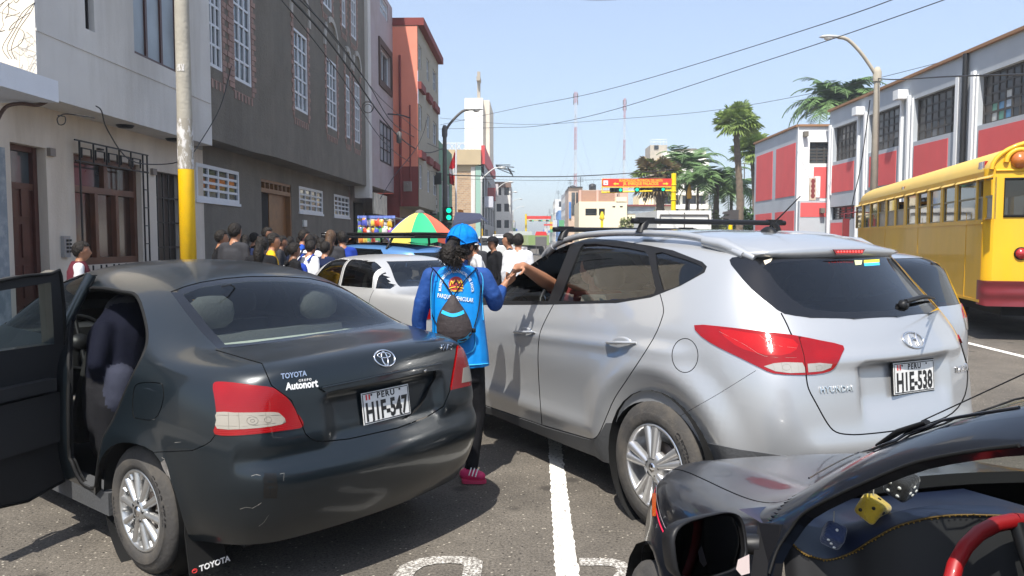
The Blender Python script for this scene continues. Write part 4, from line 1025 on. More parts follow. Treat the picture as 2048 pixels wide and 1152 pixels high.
M_LPC=mat('lamp_post_concrete',(.4,.36,.29),.85,var=.1,dirt=(.25,.22,.17),dirtamt=.4,dscale=2);M_LPD=mat('dark_lamp_post',(.11,.105,.1),.7,var=.15);M_LPW=mat('pale_lamp_post',(.55,.55,.52),.7)
lamp_post(1747,130,30.8,-1.62,8.0,'tall beige concrete street lamp rising behind the bus in front of the striped hall',M_LPC,.17,up=1.25)
lamp_post(890,265,38.2,1.25,6.9,'dark street lamp at the near corner carrying traffic lights and cables',M_LPD,.15,up=.85)
G_='pale street lamps receding along the avenue'
lamp_post(963,350,73.,1.7,7.2,'nearest of the pale street lamps beyond the junction, in front of the brick hall',M_LPW,.12,group=G_,foot=2.4)
lamp_post(990,365,96.,1.75,7.5,'second pale street lamp beyond the junction, by the balcony building',M_LPW,.12,group=G_,foot=2.4)
lamp_post(1006,385,115.,1.6,7.4,'third pale street lamp beyond the junction',M_LPW,.12,group=G_)
lamp_post(1017,399,137.,1.9,7.5,'fourth pale street lamp beyond the junction',M_LPW,.12,group=G_)
lamp_post(1026,405,170.,1.9,7.5,'most distant pale street lamp on the avenue',M_LPW,.12,group=G_)
p=at(1487,440,70);R_=empty('plaza_lamp',(p.x,p.y,.1),0,'slim orange and grey lamp mast with crossbar between the palms','street lamp')
mb=MB();mb.lathe([(.09,0),(.07,3.4)],8);mb.build('painted_foot',mat('orange_paint',(.6,.25,.05),.6),R_);mb=MB();mb.lathe([(.07,3.4),(.05,8.2)],8);mb.tube([(-.9,0,8.4),(-.5,0,8.1),(0,0,8.2),(.5,0,8.1),(.6,0,8.3)],.04,6);mb.build('mast',M_LPD,R_)
mb=MB();mb.box(.1,.6,-.2,.2,8.3,8.5);mb.box(-1.0,-.7,-.2,.2,8.35,8.5);mb.build('floodlight',M_LPD,R_)
# ---------- gantries ----------
M_SGR=mat('sign_red',(.62,.035,.02),.45);M_SGY=mat('sign_yellow',(.85,.55,.03),.45);M_TLB=mat('traffic_light_black',(.012,.014,.013),.5);M_GRN_L=mat('green_light',(.02,.5,.25),.4,emit=(.0,.62,.33),estr=1.3);M_REDO=mat('unlit_lens',(.03,.008,.008),.3)
M_DARKL=mat('dark_lens',(.02,.025,.022),.3)
def signal(parent,x,z,y=0.,n=3,horiz=True,lit=0,s=.3):
    T=empty('traffic_light',(x,y,z),0,parent=parent);k=n
    mb=MB();w=s*n/2
    if horiz: mb.box(-w,w,-.02,.16,-s/2,s/2)
    else: mb.box(-s/2,s/2,-.02,.16,-w,w)
    mb.build('housing',M_TLB,T)
    for i in range(n):
        o=-w+s*(i+.5);c=(o,0) if horiz else (0,o)
        mb=MB();mb.lathe([(s*.36,-.02),(s*.34,-.05),(0,-.055)],14,(c[0],0,c[1]),'Y')
        mb.build('lens',M_GRN_L if i in (lit if isinstance(lit,tuple) else (lit,)) else M_DARKL,T)
        mb=MB();q=10;P=[(c[0]+s*.43*cos(pi*j/q),-.02,c[1]+s*.43*sin(pi*j/q)) for j in range(q+1)]+[(c[0]+s*.43*cos(pi*j/q),-.16,c[1]+s*.43*sin(pi*j/q)) for j in range(q+1)]
        mb.add(P,[(j,j+1,j+q+2,j+q+1) for j in range(q)]);mb.build('visor',M_TLB,T)
    return T
vG=50.;uP=UV(1347,vG);loc=S(uP,vG,.1);f0=vG/1550*1.0
G=empty('sign_gantry',loc,-SA,'yellow traffic gantry over the avenue with a wide red street name sign and green lights','traffic gantry')
gx=lambda x: UV(x,vG)-uP;gz=lambda y: ZV(1280,y,vG)-.1
mb=MB();mb.tube([(0,0,0),(0,0,gz(347))],.16,10);
for y in (370,383,400): mb.lathe([(.16,gz(y)-.04),(.19,gz(y)-.03),(.19,gz(y)+.03),(.16,gz(y)+.04)],10)
mb.build('post',mat('gantry_yellow',(.82,.6,.0),.4),G)
mb=MB();mb.tube([(0,0,gz(381)),(gx(1203),0,gz(385))],.05,8);mb.tube([(0,0,gz(360)),(gx(1204),0,gz(358))],.035,8);mb.tube([(gx(1204),0,gz(358)),(gx(1204),0,gz(385))],.03,6);mb.tube([(gx(1204),0,gz(374)),(0,0,gz(374))],.035,8);mb.build('beam',mat('gantry_yellow',(0,0,0)),G)
mb=MB();mb.box(gx(1204),gx(1342.5),-.09,-.05,gz(373),gz(357.5));sgn=mb.build('name_board',M_SGR,G)
Mt=lambda x,y: basis((gx(x),-.093,gz(y)),(1,0,0),(0,0,1))
text_obj('lettering','MUNICIPALIDAD PROVINCIAL DEL SANTA',.235,M_SGY,Mt(1281,361.5) @ Matrix.Diagonal((.62,1,1,1)),sgn,extrude=.002,offset=.004)
text_obj('lettering','JR. ENRIQUE PALACIOS',.27,M_SGY,Mt(1281,367.8) @ Matrix.Diagonal((.80,1,1,1)),sgn,extrude=.002,offset=.006)
for x,s in ((1232,-1),(1330,1)):
    mb=MB();mb.prism([(.2*s,0),(.05*s,.11),(.05*s,.045),(-.16*s,.045),(-.16*s,-.045),(.05*s,-.045),(.05*s,-.11)],lambda a,b,d: (gx(x)+a,-.093-d,gz(367.8)+b),0,.004);mb.build('arrow_mark',M_SGY,sgn)
mb=MB();mb.box(gx(1206.5),gx(1215.5),-.097,-.092,gz(370),gz(361));c_=mb.build('crest_panel',M_WHT,sgn);mb=MB();mb.box(gx(1209),gx(1213),-.1,-.098,gz(367.5),gz(366));mb.box(gx(1209),gx(1213),-.1,-.098,gz(364.5),gz(363.5));mb.build('crest_mark',M_SGR,c_)
mb=MB();mb.box(gx(1204),gx(1342),-.1,-.06,gz(375),gz(373.2));mb.build('lower_rim',M_SGY,sgn)
signal(G,gx(1232),gz(380),-.1,3,True,2,.27);signal(G,gx(1273.5),gz(379.5),-.1,1,True,0,.30);signal(G,gx(1317),gz(379),-.1,3,True,2,.27)
vG2=140.;uP2=UV(1052,vG2);G2=empty('sign_gantry',S(uP2,vG2,.1),-SA,'small distant yellow gantry with red sign, second along the avenue','traffic gantry')
gx2=lambda x: UV(x,vG2)-uP2;gz2=lambda y: ZV(1080,y,vG2)-.1
mb=MB();mb.tube([(0,0,0),(0,0,gz2(428))],.17,8);mb.tube([(0,0,gz2(440)),(gx2(1102),0,gz2(441))],.06,6);mb.build('post',mat('gantry_yellow',(0,0,0)),G2)
mb=MB();mb.box(gx2(1053),gx2(1102),-.1,-.06,gz2(438),gz2(432));mb.build('name_board',M_SGR,G2)
for x in (1063,1081,1096): signal(G2,gx2(x),gz2(441.5),-.1,3,True,2,.25)
vG3=200.;uP3=UV(1121,vG3);G3=empty('sign_gantry',S(uP3,vG3,.1),-SA,'faintest and farthest red gantry sign across the avenue','traffic gantry')
gx3=lambda x: UV(x,vG3)-uP3;gz3=lambda y: ZV(1080,y,vG3)-.1
mb=MB();mb.tube([(0,0,0),(0,0,gz3(446))],.17,8);mb.build('post',mat('gantry_yellow',(0,0,0)),G3);mb=MB();mb.box(gx3(1088),gx3(1120),-.1,0,gz3(451.5),gz3(448));mb.build('name_board',M_SGR,G3)
R_=empty('corner_signal',S(UV(889,37.9),37.9,0),-SA,'black traffic lights with two lit green lenses on the dark corner lamp post','traffic light')
zc=ZV(898,428,37.9);signal(R_,UV(898,37.9)-UV(889,37.9),zc,-.1,2,False,(0,1),.34)
mb=MB();mb.box(.0,.75,-.1,.05,zc-.55,zc-.42);mb.tube([(0,0,zc-.3),(.0,0,zc+.3)],.03,6);mb.build('bracket',M_TLB,R_)
for y in (405,422):
    T=empty('side_signal',(-.55,.0,ZV(880,y,37.9)),0,parent=R_);mb=MB();mb.box(-.16,.16,-.1,.3,-.2,.2);mb.build('housing',M_TLB,T);mb=MB();mb.box(-.02,.2,-.13,-.1,-.12,.12);mb.build('visor',mat('pale_metal',(.5,.5,.5),.4),T)
T=empty('side_signal',(-.38,0,ZV(880,357,37.9)),0,parent=R_);mb=MB();mb.box(-.12,.22,-.1,.2,-.28,.28);mb.build('housing',M_TLB,T);mb=MB();mb.box(-.2,-.12,-.12,.2,-.3,.3);mb.build('yellow_back',M_SGY,T)
p=at(1461,440,43);R_=empty('plaza_signal',(p.x,p.y,.1),0,'traffic light seen from behind on a yellow post in front of the palms','traffic light')
mb=MB();mb.tube([(0,0,0),(0,0,2.25)],.12,8);mb.build('post',mat('gantry_yellow',(0,0,0)),R_)
mb=MB();mb.box(-.1,.42,-.1,.25,2.25,3.05);mb.build('housing',mat('dark_housing',(.05,.05,.05),.6),R_)
for k in range(3): mb=MB();mb.prism([(-.1,0),(-.42,.04),(-.36,.16),(-.1,.2)],lambda a,b,d: (a,-.1+d,2.3+.25*k+b),0,.3);mb.build('visor',mat('dark_housing',(0,0,0)),R_)
for (x,yt,v,lb) in ((1204,425,92,'thin yellow signal post below the red roofed wing'),(1378,373,58,'yellow capped palm-side signal head')):
    p=at(x,440,v);R_=empty('signal_post',(p.x,p.y,.1),0,lb,'post');zt=at(x,yt,v).z
    mb=MB()
    if yt > 400: mb.tube([(0,0,0),(0,0,zt)],.15,8);mb.lathe([(.15,zt-1),(.32,zt-.8),(.2,zt-.3),(.1,zt)],8);mb.build('post',mat('gantry_yellow',(0,0,0)),R_)
    else:
        mb.tube([(0,0,0),(0,0,zt-.6)],.06,8);mb.build('post',M_LPD,R_);mb=MB();mb.lathe([(.16,zt-1),(.2,zt-.75),(.14,zt-.3),(.04,zt+.05),(0,zt+.06)],8);mb.build('signal_head',mat('amber_head',(.6,.3,.02),.5),R_)
# ---------- flag on a pole ----------
vF_=44.;R_=empty('flag_pole',S(UV(911,vF_),vF_,0),-SA,'white flag pole with a red and white flag hanging beside the dark street lamp','flag pole')
zf=ZV(912,285,vF_);mb=MB();mb.tube([(0,0,0),(.05,0,zf)],.05,6);mb.build('pole',M_WINW,R_)
mb=MB();z0_,z1_=ZV(905,372,vF_),ZV(905,300,vF_);nx,nz=6,14;P=[]
for j in range(nz+1):
    t=j/nz;w=.12+.30*sin(min(1,t*1.3)*pi*.55)*(1-.45*t)
    for i in range(nx+1): s=i/nx;P.append((-s*w-.06*t,.10*sin(s*9+t*5),z1_+(z0_-z1_)*t+(.15*s if t > .5 else -.35*s*(1-t))))
fs=[(j*(nx+1)+i,j*(nx+1)+i+1,(j+1)*(nx+1)+i+1,(j+1)*(nx+1)+i) for j in range(nz) for i in range(nx)]
for f_ in fs:
    j=f_[0]//(nx+1);mb.add([P[k] for k in f_],[(0,1,2,3)],1 if 7 <= j <= 9 else 0,True)
mb.build('flag',[mat('flag_red',(.55,.01,.02),.7),mat('flag_white',(.75,.75,.75),.7)],R_)
# ---------- radio masts ----------
def mast(px,yt,yb,d,label,w=1.0):
    p=at(px,470,d);R_=empty('radio_mast',(p.x,p.y,0),0,label,'radio mast');h=at(px,yt,d).z
    A,B2=MB(),MB();n=int(h/2.2)
    for k in range(n):
        z0,z1=k*h/n,(k+1)*h/n;m_=A if (k//4) % 2 else B2
        c=[(w/2*cos(a),w/2*sin(a)) for a in (pi/2,pi*7/6,pi*11/6)]
        for i in range(3):
            q,r2=c[i],c[(i+1) % 3];m_.tube([(*q,z0),(*q,z1)],.07,4,cap=False);m_.tube([(*q,z0),(*r2,z1)],.05,4,cap=False)
    A.build('white_section',mat('mast_white',(.6,.6,.6),.6),R_)['kind']='stuff';B2.build('red_section',mat('mast_red',(.45,.12,.1),.6),R_)['kind']='stuff'
    mb=MB();
    for q in (.93,.97): mb.tube([(w*.7,0,h*q-1),(w*.7,0,h*q+1)],.2,6);mb.tube([(-w*.7,0,h*q-1),(-w*.7,0,h*q+1)],.2,6)
    mb.build('antenna_panel',M_LPD,R_)
    mb=MB()
    for k in range(3):
        a=pi/2+k*2*pi/3
        for q in (.6,.85): mb.tube([(0,0,h*q),(cos(a)*h*.25,sin(a)*h*.25,0)],.03,3,cap=False)
    mb.build('guy_wire',M_LPD,R_)['kind']='stuff'
mast(1150,183,0,300,'tall red and white lattice radio mast against the sky, the nearer-looking of two',1.1);mast(1247,196,0,340,'thinner second radio mast in the haze towards the palms',.9)
# ---------- palms ----------
M_TRK=mat('palm_trunk',(.16,.12,.085),.95,var=.35,vscale=5,bump=.8,bscale=10);M_FR1=mat('fan_frond',(.22,.30,.08),.55,var=.35,vscale=1.5,spec=.4);M_FR2=mat('feather_frond',(.09,.16,.045),.6,var=.4,vscale=1.2);M_DRY=mat('dry_frond',(.26,.19,.09),.9,var=.3)
def fan_palm(px,ytop,d,label,h_px_crown=60,dry=False,rs=1,ybase=440,tr=.27,n=72):
    r=random.Random(rs);p=at(px,ybase,d);top=at(px,ytop,d).z;sc=d/1550.;cr=h_px_crown*sc*.62;zc=top-cr*.85
    R_=empty('fan_palm',(p.x,p.y,.1),0,label,'palm tree')
    mb=MB();N_=40;prof=[]
    for i in range(N_+1):
        t=i/N_;rr_=tr*(1-.35*t)*(1+(.12 if i % 2 else -.05));prof.append((rr_*(1.25 if t > .92 else 1),zc*t))
    mb.lathe(prof,10);mb.v=[(x+.18*sin(z*.5),y,z) for x,y,z in mb.v];mb.build('trunk',M_TRK,R_)
    tx=.18*sin(zc*.5);mb=MB()
    for k in range(n):
        az=r.uniform(0,2*pi);el=r.uniform(-.55,1.5) if not dry else r.uniform(-1.2,.9)
        isd=el < -.62 or (dry and r.random() < .5)
        L_=cr*r.uniform(.35,.62);d0=Vector((cos(az)*cos(el),sin(az)*cos(el),sin(el)))
        b0=Vector((tx,0,zc));hub=b0+d0*L_;side=d0.cross(Vector((0,0,1))).normalized();upv=side.cross(d0).normalized()
        mb.tube([b0,hub],.03,4,1 if isd else 0,cap=False)
        bl=15;R2=cr*r.uniform(.42,.55)
        for i in range(bl):
            a=(i/(bl-1)-.5)*radians(230);dd=(d0*cos(a)+side*sin(a));dd=(dd+upv*.18*cos(3*a)+Vector((0,0,-.12)))
            ln=R2*(1-.25*abs(a)/2)*r.uniform(.85,1.08);tip=hub+dd*ln+Vector((0,0,-.22*ln));mid=hub+dd*ln*.6
            pw=(side*cos(a)-d0*sin(a))*ln*.075
            mb.add([hub,mid+pw,tip,mid-pw],[(0,1,2),(0,2,3)],1 if isd else 0)
    mb.build('crown',[M_FR1,M_DRY],R_,recalc=False)
def feather_palm(px,yc,d,label,cr,rs=1,n=22,tr=.2,ybase=440,droop=1.,mats=None):
    r=random.Random(rs);p=at(px,ybase,d);zc=at(px,yc,d).z
    R_=empty('feather_palm',(p.x,p.y,.1),0,label,'palm tree')
    mb=MB();mb.lathe([(tr*(1-.4*i/20)*(1.1 if i % 2 else .95),zc*i/20) for i in range(21)],9);mb.build('trunk',M_TRK,R_)
    mb=MB()
    for k in range(n):
        az=2*pi*k/n+r.uniform(-.3,.3);el=r.uniform(.1,1.3);L_=cr*r.uniform(.85,1.15);pts=[];q=Vector((0,0,zc));e=el
        for i in range(13): pts.append(q.copy());q=q+Vector((cos(az)*cos(e),sin(az)*cos(e),sin(e)))*L_/12;e -= droop*.17*(.5+i/12)
        mb.tube(pts,.035,4,0,cap=False)
        for i in range(1,13):
            t=(pts[i]-pts[i-1]).normalized();sd=t.cross(Vector((0,0,1))).normalized()
            for s in (-1,1):
                for w in (0,.5):
                    b0=pts[i-1].lerp(pts[i],w);ll=L_*.29*sin(pi*min(1,(i+w)/13*.9+.12))*r.uniform(.8,1.15);tip=b0+(sd*s+t*.55+Vector((0,0,-.25*r.uniform(.2,1.6)))).normalized()*ll
                    pw=t*ll*.085;mb.add([b0-pw*.5,b0+pw*.5,(b0+tip)/2+pw,tip,(b0+tip)/2-pw],[(0,1,2),(0,2,4),(4,2,3)],0)
    mb.build('crown',mats or [M_FR2],R_,recalc=False)
fan_palm(1474,203,50,'tallest fan palm with a bare shaggy trunk and round bright crown',86,rs=3)
fan_palm(1504,263,56,'second fan palm half hidden by the red panelled annex',78,rs=5,tr=.2)
fan_palm(1316,300,62,'bushy fan palm with a skirt of dry fronds behind the gantry sign',96,True,7,tr=.4,n=70)
feather_palm(1374,338,64,'feathery palm with upright fronds in front of the arcaded building',3.6,2,22)
feather_palm(1395,372,58,'small greyish feather palm beside the arcaded building',2.3,9,16,tr=.12)
feather_palm(1432,372,60,'broad drooping feather palm between the arcaded building and the tall palm',4.4,4,26,tr=.3,droop=1.2)
feather_palm(1462,392,66,'low dark feather palm behind the tall fan palm trunk',3.3,6,18,droop=1.3)
feather_palm(1666,214,58,'large feather palm rising over the roof of the annex',4.0,12,46,tr=.3,ybase=440)
feather_palm(1705,214,66,'feather palm top peeping over the long hall roof',2.4,13,30,tr=.2,ybase=440)
def hedge(px0,px1,yt,d,label,rs,m):
    r=random.Random(rs);a,b_=at(px0,440,d),at(px1,440,d);h=at(px0,yt,d).z;R_=empty('hedge',((a.x+b_.x)/2,d,.1),0,label,'hedge');W_=(b_.x-a.x)
    mb=MB()
    for k in range(2600):
        x=r.uniform(-.5,.5);env=.75+.25*sin(x*17+rs)*.5+.25*sin(x*41)*.3;z=h*env*(r.random()**.45);y=r.uniform(-1.2,1.2)*(1-.6*(z/h)**3)
        c=Vector((x*W_,y,z));s=r.uniform(.08,.2);d1=Vector((r.gauss(0,1),r.gauss(0,1),r.gauss(0,.7))).normalized()*s;d2=Vector((r.gauss(0,1),r.gauss(0,1),r.gauss(0,.7))).normalized()*s
        mb.add([c-d1,c+d2*.6,c+d1,c-d2*.6],[(0,1,2,3)])
    o=mb.build('foliage',m,R_,recalc=False);o['kind']='stuff'
    mb=MB();mb.lathe([(.1,0),(.08,1.0)],6);mb.build('stem',M_TRK,R_)
M_HDG=mat('hedge_leaf',(.15,.17,.05),.7,var=.5,vscale=1.5);M_HDG2=mat('dark_hedge_leaf',(.06,.13,.03),.7,var=.5,vscale=1.5)
hedge(1236,1345,425,64,'low olive hedge in front of the cream house wing',1,M_HDG);hedge(1300,1420,417,70,'taller olive hedge below the arcaded building',2,M_HDG);hedge(1400,1475,414,60,'olive hedge under the drooping palm',3,M_HDG);hedge(1468,1512,410,55,'dark green shrub against the annex corner',4,M_HDG2)
# ---------- snack kiosk and umbrella ----------
dK=16.;pk=at(752,470,dK);KX=pk.x;R_=empty('snack_kiosk',(KX,dK,.14),0,'street kiosk hung with bright snack bags under a blue striped awning','kiosk')
kx=lambda x: at(x,470,dK).x-KX;kz=lambda y: at(740,y,dK).z-.14
mb=MB();mb.box(kx(716),kx(718.5),0,.05,0,kz(438));mb.box(kx(716),kx(719),1.2,1.25,0,kz(438));mb.box(kx(788),kx(790),0,.05,0,kz(438));mb.box(kx(717),kx(790),0,1.25,kz(436),kz(434));mb.build('frame',mat('kiosk_steel',(.3,.3,.3),.5,metal=.5),R_)
mb=MB();mb.box(kx(719),kx(788),.1,1.2,0,.9);mb.build('counter',mat('kiosk_board',(.3,.3,.35),.7),R_)
mb=MB();n=14
for i in range(n):
    x0,x1=kx(717)+(kx(792)-kx(717))*i/n,kx(717)+(kx(792)-kx(717))*(i+1)/n
    mb.add([(x0,-.08-.02*sin(i*2),kz(431.5)),(x1,-.08-.02*sin(i*2+2),kz(431.5)),(x1,-.1-.03*sin(i*2+2),kz(437)),(x0,-.1-.03*sin(i*2),kz(437))],[(0,1,2,3)],0,True)
mb.build('awning',mat('awning_blue',(.1,.15,.4),.7,var=.3,vscale=6),R_)
mb=MB();mb.tube([(kx(718),-.05,kz(440)),(kx(790),-.05,kz(441))],.035,6);mb.build('rolled_cloth',mat('cloth_cream',(.5,.4,.28),.8,var=.4,vscale=9),R_)
bagc=[(.7,.08,.03),(.75,.45,.02),(.1,.12,.5),(.75,.7,.68),(.45,.08,.4),(.7,.25,.05),(.15,.4,.15),(.8,.6,.1)]
rk=random.Random(21);bm_={}
for row in range(6):
    for col in range(8):
        k=rk.randint(0,7);q=(k,rk.randint(0,1))
        if q not in bm_:
            m_=mat('snack_print_%d_%d' % q,bagc[k],.3,var=.2,coat=.6);n=m_.node_tree;N=n.nodes;L=n.links;bb=N['Principled BSDF'];tc=N.new('ShaderNodeTexCoord');vo=N.new('ShaderNodeTexVoronoi');vo.inputs['Scale'].default_value=9+q[1]*5
            L.new(tc.outputs['Object'],vo.inputs['Vector']);r=N.new('ShaderNodeValToRGB');r.color_ramp.interpolation='CONSTANT';c2=bagc[(k+3+q[1]) % 8];c3=bagc[(k+5) % 8]
            r.color_ramp.elements[0].color=(*bagc[k],1);r.color_ramp.elements[1].position=.45;r.color_ramp.elements[1].color=(*c2,1);e=r.color_ramp.elements.new(.7);e.color=(*c3,1)
            L.new(vo.outputs['Color'],r.inputs[0]);L.new(r.outputs[0],bb.inputs['Base Color'])
            mb=MB();nn_=5;P=[]
            for j in range(nn_+1):
                for i in range(nn_+1): u_,v_=i/nn_*2-1,j/nn_*2-1;P.append((u_*.055,-.028*(1-u_*u_)*(1-v_**4),v_*.085))
            mb.add(P,[(j*6+i,j*6+i+1,(j+1)*6+i+1,(j+1)*6+i) for j in range(nn_) for i in range(nn_)],0,True);bm_[q]=mb.mesh('snack_bag',m_,recalc=False)
        o=link('snack_bag',bm_[q],R_);o.location=(kx(722)+col*(kx(784)-kx(722))/7.5+rk.uniform(-.01,.01),-.06+rk.uniform(-.03,.03),kz(446)-row*.165+rk.uniform(-.02,.02));o.rotation_euler=(0,rk.uniform(-.15,.15),rk.uniform(-.3,.3))
dU=15.;pu=at(840,470,dU);R_=empty('parasol',(pu.x,dU,.14),radians(-42),'large street umbrella with blue, yellow, green and coral panels','umbrella')
zr,zt_,ru=at(840,468,dU).z-.14,at(840,424,dU).z-.14,(at(905,470,dU).x-at(770,470,dU).x)/2
uc_=[('coral',(.72,.13,.07)),('coral_two',(.70,.14,.08)),('blue_back',(.05,.07,.3)),('violet_blue',(.08,.1,.42)),('indigo',(.09,.12,.42)),('indigo_two',(.09,.12,.42)),('yellow',(.85,.72,.12)),('green',(.02,.36,.16))]
for k in range(8):
    mb=MB();P=[];a0,a1=2*pi*k/8-.2,2*pi*(k+1)/8-.2;n=6
    for j in range(n+1):
        t=j/n
        for i in range(n+1):
            s=i/n;a=a0+(a1-a0)*s;sc=cos((a1-a0)/2)/cos(a-(a0+a1)/2);R1=ru*t*(sc if True else 1)
            P.append((R1*cos(a),R1*sin(a),zt_-(zt_-zr)*(t**1.6)*(1.0)-.035*sin(pi*s)*t))
    mb.add(P,[(j*(n+1)+i,j*(n+1)+i+1,(j+1)*(n+1)+i+1,(j+1)*(n+1)+i) for j in range(n) for i in range(n)],0,True)
    E0=[P[n*(n+1)+i] for i in range(n+1)];mb.add(E0+[(x*1.01,y*1.01,z-.15) for x,y,z in E0],[(i,i+1,i+n+2,i+n+1) for i in range(n)],0,True)
    m_=mat('canopy_'+uc_[k][0],uc_[k][1],.75);mb.build('canopy_panel',m_,R_,recalc=False)
mb=MB();mb.tube([(0,0,0),(0,0,zt_+.03)],.02,6);mb.lathe([(.1,zt_-.02),(.07,zt_+.03),(0,zt_+.05)],8);mb.build('pole',M_LPD,R_)
mb=MB()
for k in range(8): a=2*pi*k/8-.2;mb.tube([(0,0,zt_-.03),(ru*.6*cos(a),ru*.6*sin(a),zt_-.03-(zt_-zr)*.45),(ru*cos(a),ru*sin(a),zr-.02)],.008,4)
mb.build('rib',M_LPD,R_)['kind']='stuff'
p=at(950,455,30.);R_=empty('tarpaulin_awning',(p.x,p.y,.14),0,'dark blue tarpaulin awning behind the blue cap, at the junction corner','awning')
z=at(950,447,30).z;mb=MB();x0,x1=at(905,450,30).x-p.x,at(962,450,30).x-p.x;mb.add([(x0,0,z-.15),(x1,0,z+.05),(x1-.1,1.5,z+.3),(x0,1.5,z+.35),(x1+.3,.6,z-.12)],[(0,1,2,3),(1,4,2)]);mb.add([(x0,0,z-.15),(x1,0,z+.05),(x1,-.02,z-.08),(x0,-.02,z-.32)],[(0,1,2,3)]);mb.build('sheet',mat('tarpaulin',(.03,.035,.07),.7),R_)
mb=MB();[mb.tube([(x,.1,0),(x,.1,z)],.03,5) for x in (x0,x1)];mb.build('prop',M_LPD,R_)
p=at(921,440,42.);R_=empty('snack_banner',(p.x,p.y,0),0,'narrow orange and white hanging banner beside the green traffic light','banner');mb=MB();mb.prism([(-.16,2.0),(.16,2.0),(.2,2.5),(.16,3.1),(-.12,3.15),(-.2,2.5)],lambda a,b,d: (a,d,b),0,.04)
m_=mat('banner_orange',(.7,.25,.05),.6);mb.build('cloth',m_,R_)
mb=MB();[mb.box(-.15,.13,-.012,-.002,2.1+i*.2,2.17+i*.2) for i in range(5)];mb.build('white_band',M_WHT,R_)
# ===  OVERHEAD CABLES  ===
M_WIRE=mat('cable_black',(.02,.02,.022),.6)
def cable(pts,r,label,name='overhead_cable',m=None,loc=None,cat='cable'):
    mb=MB();mb.tube(pts,r,5,cap=True);o=mb.build(name,m or M_WIRE);tag(o,label,cat,'overhead cables');return o
def pixc(P,n=5):                      # P: (px, py, distance)
    return [at(*p) for p in smooth_poly(P,False,n)]
cable(pixc([(880,250,60),(1045,214,48),(1200,183,38),(1400,126,30),(1700,30,22),(1860,-30,19)]),.014,'upper sky cable sloping up over the street lamp')
cable(pixc([(878,258,60),(1000,255,50),(1090,250,44),(1240,216,36),(1500,132,28),(1700,66,23),(2000,-40,18)]),.014,'second sky cable that passes just under the lamp head')
cable(pixc([(880,236,58),(1050,249,52),(1250,237,46),(1440,219,42),(1650,181,36),(1905,118,30),(2060,70,27)]),.012,'thin cable passing behind the tallest palm')
cable(pixc([(870,349,42),(1000,353,46),(1130,353,50),(1250,347,52),(1347,339,50)]),.03,'thick cable from the corner lamp to the yellow gantry')
cable(pixc([(890,357,46),(1100,361,50),(1340,356,52)]),.012,'thin slack cable below the thick junction cable')
cable(pixc([(1755,157,30.5),(1800,159,27),(1900,153,22),(2060,148,17)]),.022,'black service cable from the lamp post across the hall front')
cable(pixc([(1120,-6,16),(1200,1,16),(1330,-8,15)]),.004,'short sagging cable at the very top of the sky')
cable(pixc([(1740,200,30),(1722,330,31),(1706,400,32),(1700,440,32)]),.02,'cable hanging down from the lamp post beside the hall')
for k,(P,r) in enumerate((([(575,-10,12.5),(640,60,15),(700,140,19),(750,215,23),(800,275,29),(850,305,34),(890,295,38)],.022),([(590,-10,13),(660,62,16),(735,165,21),(790,250,28),(885,300,38)],.014),
        ([(555,-10,12),(600,45,14),(680,150,18),(760,275,25),(830,330,33),(886,348,38)],.011),([(600,-10,13.5),(690,105,18),(760,195,24),(838,262,32)],.01))):
    cable(pixc(P),r,['thickest cable of the bundle descending past the grey building','cable just above the thick one, past the arched mouldings','lowest thin cable crossing the tall white windows','uppermost thin cable reaching the red building'][k])
cable(pixc([(760,398,27),(790,350,29),(830,300,31),(848,262,32),(853,240,31.9)]),.014,'looping cable on the red side wall')
cable(pixc([(776,228,30.5),(800,230,31),(820,236,31.5)]),.03,'short black bracket arm on the red wall')
cable(pixc([(463,132,14.9),(440,215,14.3),(400,285,13.6),(378,312,12.6),(335,328,13.1),(260,320,11.6),(215,260,10.3),(203,222,9.9),(192,212,9.75)]),.009,'thin cable drooping from the grey building across the white house front')
cable(pixc([(-10,250,8.6),(10,215,8.7),(40,207,8.8),(75,210,8.9),(98,200,8.95)]),.022,'thick brown cable under the white canopy',m=mat('brown_cable',(.09,.05,.04),.6))
cable(pixc([(190,236,9.9),(160,231,9.8),(130,228,9.75),(115,236,9.7),(118,249,9.7),(129,247,9.72),(130,234,9.74),(115,231,9.7)]),.007,'coiled cable end below the overhanging floor')
c=at(736,215,22.);mb=MB()
for r_,zz in ((.15,0),(.12,-.03),(.16,.02)): mb.tube([(c.x+r_*cos(a*pi/10),c.y+.02*zz*10,c.z+zz+r_*sin(a*pi/10)) for a in range(21)],.011,5,cap=False)
tag(mb.build('cable_coil',M_WIRE),'coil of black cable hanging in front of the white pier','cable coil')
p=at(798,275,28.5);mb=MB();mb.lathe([(0,-.22),(.09,-.18),(.1,.16),(.03,.22),(0,.22)],10,p);tag(mb.build('cable_joint_box',M_LPD),'grey splice cylinder hung from the cables before the red wall','junction box')
p=at(816,373,31.6);mb=MB();mb.box(p.x-.16,p.x+.16,p.y-.15,p.y,p.z-.2,p.z+.2);mb.tube([(p.x,p.y-.16,p.z+.05),(p.x,p.y-.3,p.z+.02)],.06,8);tag(mb.build('wall_fitting',M_METER),'small beige electrical fitting low on the red wall','electrical box')
rc=random.Random(9);mb=MB()
for k in range(5):
    x,y=rc.uniform(-5,60),rc.uniform(-10,25);P=[(x,y,9.05)]
    for i in range(7): x += rc.uniform(-26,24);y += rc.uniform(-8,22);P.append((min(76,max(-14,x)),min(120,y),9.08-rc.random()*.1))
    mb.tube(pixc(P,4),.0035,4)
for k in range(3): mb.tube(pixc([(70,5,9.05),(45+8*k,25,9.05),(25+6*k,60,9.05),(5+9*k,95,9.05),(18+6*k,118,9.05)],4),.004,4)
tag(mb.build('cable_tangle',M_WIRE),'tangle of thin black cables on the sunlit end wall of the white house','cables',kind='stuff')
